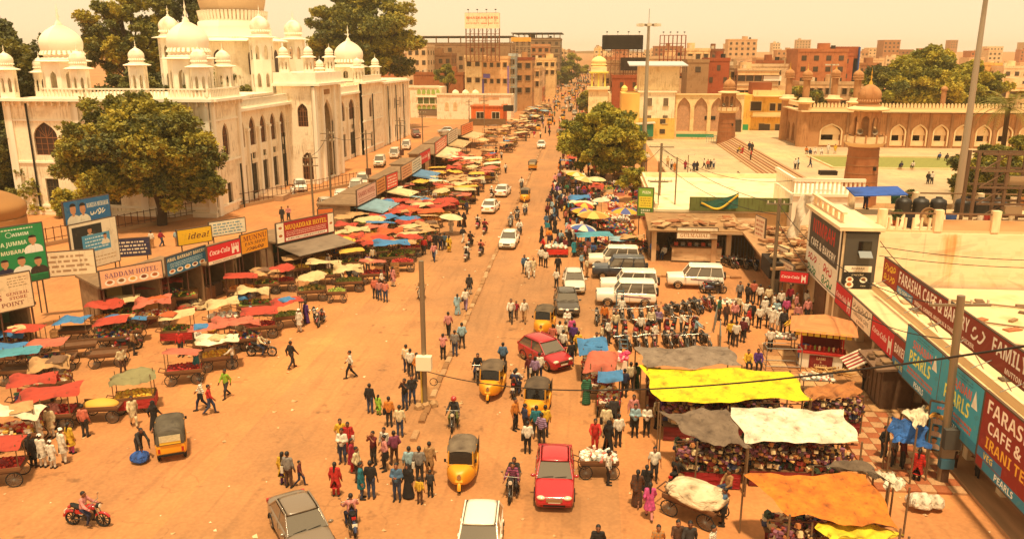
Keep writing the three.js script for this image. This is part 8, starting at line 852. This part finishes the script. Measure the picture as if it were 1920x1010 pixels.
// ---------- who stands where (metres) ----------
{
  const put = (where, y, list) => { for (const [x, z, p, o, t, b, d, s] of list) person(x, z, p, o, t, b, d, where, { s, y: p === 'sit' ? y - .42 : y, cap: /kurta/.test(o) && t === 'white' }); };
  put('in the roadside waiting group', 0, [[-10.89,-32.72, 'phone', 'shirt', 'white', 'jeans', 0], [-11.32,-33.87, 'idle', 'tee', 'yellow', 'charcoal', 20], [-10.89,-33.65, 'stand', 'dress', 'red', 'red', 10], [-10.22,-31.94, 'stand', 'dress', 'crimson', 'red', 90], [-9.78,-31.18, 'idle', 'shirt', 'cream', 'charcoal', 80], [-9.19,-29.77, 'stand', 'kurta', 'teal', 'jeans', 100], [-8.79,-29.81, 'stand', 'tee', 'black', 'jeans', 180], [-9.44,-32.71, 'photo', 'tee', 'maroon', 'charcoal', -30], [-8.81,-32.27, 'idle', 'shirt', 'pink', 'charcoal', -60], [-9.05,-33.2, 'stand', 'shirt', 'white', 'charcoal', -20], [-8.5,-32.8, 'idle', 'shirt', 'plum', 'brown', -150], [-7.67,-29.79, 'phone', 'shirt', 'denim', 'jeans', 0], [-7.25,-30.04, 'stand', 'burqa', 'black', 'black', -20], [-7.49,-31.35, 'stand', 'shirt', 'pale blue', 'charcoal', 180], [-7.03,-31.31, 'stand', 'shirt', 'grey', 'charcoal', 180], [-6.71,-31.94, 'stand', 'kurta', 'tan', 'tan', 180], [-6.67,-29.59, 'stand', 'shirt', 'yellow', 'brown', 170, .72], [-6.34,-30.17, 'stand', 'tee', 'charcoal', 'black', 170, .72]]);
  put('beside the plain steel pole', 0, [[-11.05,-38.05, 'stand', 'shirt', 'black', 'jeans', 170], [-10.56,-37.9, 'stand', 'dress', 'lime', 'lime', 160, .7], [-9.68,-36.6, 'stand', 'shirt', 'orange', 'charcoal', 180], [-8.89,-35.55, 'stand', 'shirt', 'cream', 'jeans', 180], [-9.35,-38.74, 'photo', 'tee', 'black', 'jeans', -20], [-9.13,-39.44, 'idle', 'shirt', 'charcoal', 'jeans', 20], [-10.05,-43.26, 'stand', 'shirt', 'white', 'charcoal', 180], [-10.42,-43.8, 'stand', 'shirt', 'white', 'navy', 170], [-9.56,-42.74, 'idle', 'shirt', 'orange', 'charcoal', 60], [-8.01,-46.68, 'stand', 'shirt', 'grey', 'jeans', 180], [-7.78,-48.03, 'idle', 'shirt', 'pale blue', 'charcoal', 190], [-8.64,-46.07, 'photo', 'shirt', 'pink', 'black', 180], [-9.03,-50.25, 'walk', 'shirt', 'pink', 'black', 180], [-9.18,-54.96, 'walk', 'sari', 'pale blue', 'white', 180], [-8.76,-56.02, 'walk', 'shirt', 'white', 'mauve', 180], [-9.08,-60.12, 'stand', 'dress', 'charcoal', 'white', 180]]);
  put('crossing the open dusty road', 0, [[-19.38,-39.31, 'walk', 'shirt', 'lime', 'charcoal', -20], [-13.42,-42.62, 'walk', 'shirt', 'white', 'black', -80], [-17.35,-43.74, 'walk', 'shirt', 'black', 'charcoal', 150], [-12.87,-30.57, 'stand', 'dress', 'yellow', 'purple', 170], [-12.56,-30.37, 'stand', 'shirt', 'grey', 'brown', 170], [-12.14,-30.59, 'walk', 'tee', 'maroon', 'navy', 90, .68], [-10.33,-29.88, 'stand', 'dress', 'red', 'red', 180], [-24.2,-34.09, 'stand', 'shirt', 'salmon', 'charcoal', 180], [-22.48,-35.44, 'walk', 'kurta', 'cream', 'cream', 40], [-21.17,-35.08, 'walk', 'burqa', 'black', 'black', 160], [-19.98,-37.66, 'walk', 'shirt', 'white', 'navy', -70], [-19.32,-37.19, 'walk', 'shirt', 'red', 'jeans', 110], [-20.42,-32.32, 'bend', 'shirt', 'charcoal', 'charcoal', 60], [-5.18,-53.52, 'walk', 'shirt', 'white', 'charcoal', 0], [-4.89,-54.39, 'walk', 'shirt', 'crimson', 'brown', 0, .8], [-4.26,-53.61, 'walk', 'shirt', 'white', 'tan', 0], [-13.8,-70.26, 'walk', 'shirt', 'pink', 'jeans', 0], [-12.36,-78.03, 'walk', 'shirt', 'charcoal', 'white', 150], [-13.37,-116.41, 'walk', 'kurta', 'cream', 'cream', 90], [-13.19,-127.56, 'walk', 'shirt', 'white', 'charcoal', 0]]);
  put('beside the yellow rickshaws', 0, [[-4.82,-44.85, 'idle', 'shirt', 'denim', 'charcoal', 180], [-3.36,-36.84, 'stand', 'shirt', 'orange', 'black', 60], [-2.56,-34.44, 'stand', 'shirt', 'white', 'black', 180], [-1.96,-35.31, 'idle', 'shirt', 'mauve', 'charcoal', 150], [-2.26,-36.01, 'stand', 'shirt', 'teal', 'charcoal', 180], [-2.84,-36.36, 'idle', 'shirt', 'navy', 'charcoal', 120], [-1.83,-36.17, 'stand', 'shirt', 'yellow', 'charcoal', 200], [-3.06,-42.89, 'stand', 'shirt', 'maroon', 'charcoal', 0], [-2.77,-42.76, 'idle', 'shirt', 'mauve', 'charcoal', 170], [-2.56,-43.25, 'stand', 'shirt', 'white', 'navy', 190], [-0.79,-45.66, 'stand', 'shirt', 'black', 'jeans', 200], [-2.04,-48.48, 'idle', 'shirt', 'salmon', 'cream', 170], [-1.62,-49.01, 'stand', 'shirt', 'white', 'charcoal', 160], [-1.26,-49.24, 'idle', 'shirt', 'cream', 'tan', 120], [-0.87,-50.09, 'stand', 'shirt', 'magenta', 'charcoal', 210], [-1.33,-47.31, 'stand', 'shirt', 'white', 'charcoal', 150], [-0.41,-47.4, 'idle', 'shirt', 'yellow', 'olive', 180], [-1.22,-51.64, 'phone', 'kurta', 'white', 'white', 0], [-0.7,-48.61, 'stand', 'shirt', 'purple', 'black', 170]]);
  put('beside the blue and pink covered carts', 0, [[2.19,-41.37, 'stand', 'tee', 'navy', 'charcoal', 170], [2.57,-42.28, 'idle', 'shirt', 'cream', 'charcoal', 190], [2.89,-42.69, 'stand', 'sari', 'green', 'green', 170], [2.51,-37.89, 'stand', 'shirt', 'pink', 'charcoal', 0], [2.53,-36.7, 'phone', 'shirt', 'pale blue', 'black', 0], [3.1,-36.81, 'phone', 'shirt', 'white', 'black', 0], [3.64,-37.75, 'stand', 'shirt', 'cream', 'black', 60], [1.12,-36.45, 'stand', 'shirt', 'cream', 'cream', 180], [1.52,-37.67, 'stand', 'kurta', 'charcoal', 'navy', 180], [1.69,-35.5, 'stand', 'shirt', 'white', 'charcoal', 200], [0.14,-40.26, 'stand', 'sari', 'green', 'green', 20], [0.58,-34.96, 'reach', 'shirt', 'red', 'red', 0], [1.2,-34.91, 'stand', 'burqa', 'black', 'black', 150], [1.14,-31.95, 'stand', 'shirt', 'white', 'charcoal', 90], [3.14,-32.37, 'stand', 'tee', 'white', 'charcoal', 0], [2.3,-30.32, 'walk', 'sari', 'brown', 'orange', 170], [2.7,-30.91, 'walk', 'dress', 'black', 'white', 170], [2.74,-29.4, 'walk', 'dress', 'magenta', 'pink', 180], [3.99,-38.21, 'idle', 'tee', 'purple', 'charcoal', 90]]);
  put('beside the cream sack cart', 0, [[5.63,-29.17, 'reach', 'shirt', 'denim', 'charcoal', -100], [4.77,-26.4, 'stand', 'shirt', 'white', 'charcoal', 60], [3.96,-26.52, 'walk', 'shirt', 'charcoal', 'black', 0], [3.55,-26.68, 'walk', 'tee', 'brown', 'black', 10], [0.64,-26.01, 'walk', 'shirt', 'black', 'black', 0], [2.82,-26.35, 'walk', 'tee', 'tan', 'black', 0], [6.87,-26.73, 'sit', 'shirt', 'grey', 'charcoal', 180]]);
  put('among the fruit carts of the palace side', 0, [[-24.71,-31, 'stand', 'dress', 'black', 'black', 180], [-24.28,-31.04, 'stand', 'kurta', 'white', 'white', 180], [-23.78,-30.99, 'stand', 'kurta', 'white', 'white', 180, .82], [-23.59,-31.51, 'stand', 'kurta', 'white', 'white', 150], [-23.82,-32.41, 'stand', 'dress', 'yellow', 'magenta', 160], [-26.09,-34.67, 'stand', 'shirt', 'pink', 'charcoal', 180], [-25.71,-32.88, 'idle', 'kurta', 'white', 'white', 150], [-25.8,-33.88, 'stand', 'kurta', 'cream', 'white', 0], [-22.11,-41.55, 'idle', 'shirt', 'teal', 'charcoal', 90], [-19.19,-50.25, 'stand', 'kurta', 'white', 'white', -20], [-19.34,-52.05, 'stand', 'sari', 'purple', 'purple', 150], [-22.13,-47.55, 'stand', 'shirt', 'cream', 'charcoal', 0], [-20.79,-43.32, 'reach', 'shirt', 'white', 'charcoal', -80], [-22.96,-51.24, 'idle', 'shirt', 'pale blue', 'navy', 120], [-16.12,-58.29, 'stand', 'shirt', 'salmon', 'charcoal', 180], [-15.65,-57.91, 'stand', 'shirt', 'pink', 'jeans', 0], [-15.1,-57.55, 'stand', 'tee', 'pink', 'jeans', 0], [-15.55,-61.78, 'stand', 'dress', 'pink', 'white', 150], [-16.45,-63.31, 'stand', 'shirt', 'brown', 'charcoal', 160], [-16.14,-60.49, 'idle', 'shirt', 'white', 'charcoal', 90], [-19.2,-62.07, 'stand', 'kurta', 'black', 'black', 170], [-18.55,-61.66, 'stand', 'shirt', 'grey', 'jeans', 180], [-22.04,-65.34, 'stand', 'kurta', 'white', 'white', 60], [-20.52,-63.76, 'sit', 'kurta', 'cream', 'white', 40], [-18.67,-65.67, 'idle', 'shirt', 'mauve', 'charcoal', 0], [-18.88,-68.22, 'stand', 'shirt', 'white', 'charcoal', 0], [-28,-45.05, 'idle', 'shirt', 'tan', 'charcoal', 120], [-24.64,-46.81, 'sit', 'shirt', 'white', 'navy', 60], [-24.89,-45.06, 'stand', 'shirt', 'red', 'charcoal', 0], [-26.95,-42.06, 'idle', 'shirt', 'cream', 'brown', 60], [-15.2,-72.58, 'stand', 'shirt', 'red', 'charcoal', 180], [-15.12,-74.76, 'stand', 'shirt', 'salmon', 'charcoal', 160], [-14.51,-74.82, 'stand', 'shirt', 'black', 'charcoal', 180], [-13.97,-74.42, 'idle', 'shirt', 'charcoal', 'navy', 170], [-13.64,-74.9, 'stand', 'shirt', 'denim', 'charcoal', 180], [-13.04,-73.85, 'stand', 'dress', 'yellow', 'yellow', 170], [-15.99,-74.67, 'idle', 'shirt', 'white', 'charcoal', 0], [-14.24,-82.13, 'stand', 'kurta', 'white', 'white', 0], [-13.97,-85.75, 'stand', 'burqa', 'black', 'black', 160], [-13.4,-85.51, 'stand', 'burqa', 'black', 'black', 180], [-14.81,-99.54, 'stand', 'shirt', 'crimson', 'charcoal', 180], [-14.62,-101.49, 'stand', 'burqa', 'black', 'black', 170], [-14.68,-106.01, 'stand', 'burqa', 'black', 'black', 150], [-15.83,-98.69, 'idle', 'shirt', 'charcoal', 'navy', 0], [-15.11,-96.2, 'stand', 'shirt', 'crimson', 'charcoal', 180], [-15.55,-94.06, 'stand', 'shirt', 'red', 'charcoal', 170], [-14.67,-111.39, 'stand', 'shirt', 'white', 'charcoal', 0], [-14.8,-117.83, 'stand', 'shirt', 'red', 'black', 180], [-15.32,-118.83, 'stand', 'shirt', 'salmon', 'black', 170], [-14.23,-118.41, 'stand', 'shirt', 'charcoal', 'jeans', 180], [-15.61,-91.71, 'stand', 'dress', 'crimson', 'black', 0], [-14.21,-92.83, 'idle', 'shirt', 'navy', 'charcoal', 60], [-21.78,-123.77, 'stand', 'shirt', 'white', 'charcoal', 0], [-16.7,-81.37, 'stand', 'shirt', 'cream', 'charcoal', 90], [-16.81,-74.15, 'idle', 'kurta', 'white', 'white', 0], [-18.91,-81.16, 'stand', 'shirt', 'orange', 'charcoal', 30], [-17.12,-94.94, 'stand', 'shirt', 'green', 'charcoal', 60], [-19.43,-100.25, 'stand', 'shirt', 'white', 'charcoal', 0], [-20,-94.67, 'idle', 'shirt', 'red', 'charcoal', 0], [-23.32,-103.91, 'stand', 'shirt', 'cream', 'charcoal', 60], [-19.19,-110.96, 'stand', 'shirt', 'maroon', 'charcoal', 0], [-17.31,-116.04, 'idle', 'shirt', 'navy', 'charcoal', 90], [-17.66,-127.14, 'stand', 'shirt', 'white', 'charcoal', 120], [-16.27,-137.04, 'stand', 'shirt', 'red', 'charcoal', 150], [-15.7,-144.45, 'idle', 'shirt', 'white', 'charcoal', 150], [-17.58,-152.42, 'stand', 'shirt', 'black', 'charcoal', 0], [-16.02,-156.98, 'stand', 'shirt', 'blue', 'charcoal', 0], [-16.02,-165.57, 'stand', 'shirt', 'red', 'charcoal', 0], [-18.31,-173.79, 'idle', 'shirt', 'white', 'charcoal', 0]]);
  put('beside the parked jeeps', 0, [[-4.89,-65.42, 'walk', 'kurta', 'white', 'white', 0], [-4.47,-65.8, 'walk', 'kurta', 'cream', 'white', 0], [-5.3,-66.59, 'walk', 'shirt', 'denim', 'charcoal', 10], [-4.06,-69.44, 'stand', 'shirt', 'white', 'black', 180], [-3.61,-68.92, 'stand', 'shirt', 'white', 'black', 160], [-2.44,-66.69, 'stand', 'shirt', 'black', 'black', 180], [-2.4,-62.42, 'idle', 'shirt', 'white', 'charcoal', 150], [-0.47,-68.12, 'idle', 'shirt', 'pale blue', 'charcoal', 60], [-0.18,-71.56, 'stand', 'shirt', 'pink', 'charcoal', 90], [0.21,-70.81, 'stand', 'shirt', 'grey', 'charcoal', 120], [0.55,-72.02, 'idle', 'shirt', 'blue', 'charcoal', 180], [0,-66.06, 'stand', 'tee', 'cream', 'tan', 60], [5.91,-73.14, 'stand', 'shirt', 'blue', 'jeans', 120], [6.26,-72.57, 'idle', 'shirt', 'tan', 'charcoal', 150], [7.08,-73.25, 'sit', 'shirt', 'white', 'jeans', -40], [11.14,-73.04, 'stand', 'shirt', 'white', 'jeans', 180], [11.72,-74.73, 'idle', 'shirt', 'cream', 'charcoal', 150], [7.86,-76.51, 'stand', 'shirt', 'brown', 'charcoal', 0]]);
  put('in the motorcycle parking crowd', 0, [[3.64,-51.14, 'stand', 'shirt', 'white', 'black', 160], [4.38,-52.28, 'stand', 'shirt', 'cream', 'charcoal', 0], [4.9,-52.66, 'idle', 'shirt', 'mauve', 'charcoal', 0], [2.51,-54.85, 'stand', 'shirt', 'white', 'charcoal', 180], [1.48,-49.8, 'idle', 'shirt', 'white', 'charcoal', 60], [1.06,-49.07, 'stand', 'shirt', 'cream', 'charcoal', 90], [0.71,-47.14, 'stand', 'shirt', 'white', 'navy', 0], [6.31,-51.82, 'reach', 'shirt', 'white', 'charcoal', 90], [7.2,-50.86, 'reach', 'shirt', 'pale blue', 'charcoal', 90], [4.46,-49.59, 'idle', 'shirt', 'white', 'charcoal', 60], [1.29,-53.33, 'stand', 'shirt', 'orange', 'brown', 0], [2.01,-51.62, 'stand', 'shirt', 'cream', 'jeans', 0]]);
  put('in the crowd before the corner cafe', 0, [[9.6,-50.08, 'stand', 'tee', 'white', 'charcoal', 180], [9.34,-50.55, 'stand', 'shirt', 'yellow', 'black', 180], [10.18,-50.94, 'stand', 'shirt', 'maroon', 'charcoal', 150], [10.97,-53.24, 'stand', 'shirt', 'red', 'charcoal', 60], [11.8,-53.88, 'stand', 'shirt', 'white', 'black', 180], [11.42,-54.52, 'stand', 'shirt', 'black', 'black', 170], [11.1,-54.73, 'stand', 'shirt', 'white', 'charcoal', 180], [12.49,-54.28, 'stand', 'shirt', 'white', 'black', 190], [12.54,-55.81, 'stand', 'kurta', 'white', 'white', 180], [10.87,-56.38, 'stand', 'shirt', 'cream', 'charcoal', 120], [10.29,-54.65, 'idle', 'shirt', 'pink', 'charcoal', 0], [9.36,-55.5, 'stand', 'shirt', 'green', 'charcoal', 60], [9.66,-54.36, 'stand', 'shirt', 'brown', 'charcoal', 30], [11.5,-59.81, 'stand', 'shirt', 'grey', 'charcoal', 0], [12.56,-60.05, 'stand', 'shirt', 'salmon', 'charcoal', 180], [12.88,-59.27, 'stand', 'shirt', 'white', 'charcoal', 150], [12,-59.32, 'stand', 'shirt', 'charcoal', 'black', 120], [14.05,-57.68, 'stand', 'shirt', 'white', 'charcoal', 0], [14.04,-55.95, 'stand', 'shirt', 'magenta', 'black', 180], [14.98,-57.02, 'stand', 'shirt', 'pink', 'charcoal', 60], [15.96,-58.12, 'stand', 'shirt', 'white', 'charcoal', -60], [14.52,-54.59, 'stand', 'shirt', 'pink', 'tan', 0], [15.47,-55.85, 'stand', 'shirt', 'pink', 'charcoal', 0], [11.55,-49.2, 'stand', 'shirt', 'white', 'black', 150], [12.62,-53.73, 'stand', 'kurta', 'white', 'white', 0], [12.93,-53.21, 'stand', 'kurta', 'white', 'white', 0], [13.37,-51.76, 'reach', 'shirt', 'yellow', 'olive', -90], [13.86,-52.12, 'stand', 'shirt', 'brown', 'charcoal', -60], [13.18,-52.91, 'stand', 'shirt', 'charcoal', 'black', 0], [9.67,-46.23, 'sit', 'shirt', 'yellow', 'black', 0], [10.24,-46.28, 'sit', 'shirt', 'purple', 'black', 0], [13.44,-57.12, 'idle', 'shirt', 'white', 'charcoal', 90], [15.01,-59.07, 'stand', 'shirt', 'crimson', 'charcoal', 0], [13.38,-58.65, 'stand', 'shirt', 'cream', 'charcoal', 180], [16.61,-59.35, 'stand', 'shirt', 'white', 'charcoal', 0], [16.16,-60.67, 'idle', 'shirt', 'maroon', 'charcoal', 0], [16.5,-57.41, 'stand', 'shirt', 'cream', 'black', -60], [10.47,-52, 'stand', 'shirt', 'white', 'charcoal', 0], [13.23,-55.28, 'stand', 'shirt', 'pale blue', 'charcoal', 160]]);
  put('by the shops under the turquoise boards', 0, [[14.77,-48.85, 'stand', 'shirt', 'pink', 'charcoal', 0], [15.76,-42.81, 'stand', 'shirt', 'white', 'charcoal', 150], [15.45,-43.36, 'idle', 'shirt', 'brown', 'black', 120], [17.28,-33.86, 'phone', 'shirt', 'pale blue', 'charcoal', -90], [14.55,-33.41, 'stand', 'dress', 'red', 'black', 150], [13.96,-34.69, 'stand', 'tee', 'grey', 'charcoal', 60], [13.83,-35.49, 'idle', 'shirt', 'black', 'charcoal', 30], [6.18,-31.45, 'sit', 'shirt', 'tan', 'jeans', -60], [14.32,-34.53, 'stand', 'shirt', 'maroon', 'charcoal', 90], [15.91,-37.29, 'idle', 'shirt', 'navy', 'charcoal', 0], [16.71,-34.76, 'stand', 'shirt', 'cream', 'brown', -90], [18.86,-35.46, 'stand', 'shirt', 'charcoal', 'black', -90]]);
  put('on the paved plaza', 0, [[21.79,-121.32, 'photo', 'shirt', 'charcoal', 'charcoal', 90], [16.76,-132.27, 'stand', 'shirt', 'navy', 'charcoal', 0], [17.43,-133.59, 'stand', 'burqa', 'black', 'black', 0], [18.89,-136.32, 'walk', 'shirt', 'white', 'charcoal', 60], [19.33,-135.06, 'stand', 'shirt', 'salmon', 'charcoal', 0], [19.76,-135.1, 'idle', 'shirt', 'black', 'charcoal', 0], [20.38,-135.81, 'stand', 'shirt', 'white', 'jeans', 0], [14.96,-121.72, 'walk', 'shirt', 'white', 'charcoal', 0], [15.67,-134.71, 'stand', 'dress', 'crimson', 'black', 0], [13.41,-134.49, 'stand', 'shirt', 'white', 'charcoal', 0], [13.16,-138.47, 'idle', 'shirt', 'cream', 'tan', 0], [13.68,-131.97, 'stand', 'dress', 'orange', 'orange', 0]]);
  put('near the iron railing', 0, [[-42.01,-72.86, 'stand', 'shirt', 'white', 'tan', 180], [-41.43,-73.61, 'walk', 'shirt', 'crimson', 'jeans', 150], [-39.93,-73.75, 'stand', 'shirt', 'pale blue', 'tan', 180], [-34.16,-86.48, 'stand', 'shirt', 'charcoal', 'charcoal', 0], [-33.78,-87.43, 'idle', 'shirt', 'pink', 'charcoal', 20]]);
  put('on the raised mosque platform', 1.6, [[28.39,-148.8, 'stand', 'shirt', 'navy', 'charcoal', 0], [28.55,-147.14, 'stand', 'shirt', 'charcoal', 'black', 0], [26.25,-146.1, 'sit', 'shirt', 'yellow', 'charcoal', -60], [26.66,-145.33, 'sit', 'dress', 'red', 'red', -60], [26.21,-135.48, 'stand', 'shirt', 'red', 'black', -90], [30.61,-124.29, 'stand', 'shirt', 'white', 'charcoal', 0], [31.15,-124.94, 'idle', 'shirt', 'pale blue', 'charcoal', 60], [33.45,-126.97, 'walk', 'shirt', 'black', 'jeans', 60], [37.33,-142.41, 'sit', 'shirt', 'navy', 'charcoal', 0], [38.55,-144.08, 'sit', 'kurta', 'white', 'white', 0], [39.65,-144.18, 'sit', 'kurta', 'white', 'white', 0], [37.49,-145.56, 'sit', 'shirt', 'orange', 'charcoal', 0], [41.28,-145.92, 'stand', 'kurta', 'white', 'white', 0], [42.48,-146.03, 'idle', 'kurta', 'yellow', 'white', 0], [46.38,-125.8, 'sit', 'shirt', 'navy', 'charcoal', 180], [48.12,-125.96, 'sit', 'shirt', 'white', 'charcoal', 180], [56.86,-138.4, 'sit', 'shirt', 'blue', 'charcoal', 180], [57.48,-137.07, 'sit', 'shirt', 'charcoal', 'charcoal', 180], [44.72,-111.5, 'stand', 'shirt', 'black', 'charcoal', 0], [45.22,-111.54, 'idle', 'shirt', 'white', 'charcoal', 0]]);
  put('on the cafe roof terrace', 7.1, [[20.29,-61.06, 'idle', 'shirt', 'blue', 'navy', 120]]);
  // the packed crowd on the mosque side of the street, and walkers farther off
  const q = rng(555), tops = ['white', 'white', 'cream', 'black', 'black', 'red', 'crimson', 'pink', 'navy', 'denim', 'teal', 'maroon', 'charcoal', 'mauve', 'yellow', 'pale blue', 'green', 'orange', 'purple', 'salmon'], used = [];
  const crowd = (n, x0, x1, z0, z1, where, gap, solo) => { let k = 0, t = 0; while (k < n && t++ < 4000) { const u = q(), z = z0 + (z1 - z0) * u, x = x0(z) + (x1(z) - x0(z)) * q(); if (used.some(p => Math.hypot(p[0] - x, p[1] - z) < gap)) continue; used.push([x, z]); k++; const r = q(), o = r < .58 ? 'shirt' : r < .68 ? 'kurta' : r < .8 ? 'dress' : 'burqa', tp = o === 'burqa' ? 'black' : tops[Math.floor(q() * 20)]; (k <= solo ? person : bystander)(x, z, o === 'burqa' ? 'stand' : ['stand', 'idle', 'walk'][Math.floor(q() * 3)], o, tp, o === 'kurta' ? 'white' : ['charcoal', 'black', 'navy', 'brown', 'tan'][Math.floor(q() * 5)], Math.floor(q() * 360), where, { lod: 1 }); } };
  crowd(120, z => -4.6 - (-z - 70) * .012, z => .9 + (-z - 70) * .02, -73, -112, 'in the packed street market crowd', .6, 24);
  crowd(90, z => -5, z => 1.5, -112, -175, 'in the crowd beyond the round tree', 1.1, 0);
  crowd(420, z => -18, z => 1.5, -178, -760, 'far down the hazy market street', 1.2, 0);
  const far = new THREE.Group(); far.name = 'distant_crowd'; tag(far, 'dense crowd of shoppers filling the street beyond the parked jeeps', 'crowd', '', 'stuff'); scene.add(far);
  for (const b of Object.values(crowdBits)) { const im = new THREE.InstancedMesh(b.g, mat('#ffffff', { r: .85 }), b.list.length); b.list.forEach(([m, c], i) => { im.setMatrixAt(i, m); im.setColorAt(i, new THREE.Color(c)); }); im.name = 'far_' + b.k; im.userData = { kind: 'stuff' }; im.castShadow = im.receiveShadow = true; far.add(im); }
}
renderer.render(scene, camera);
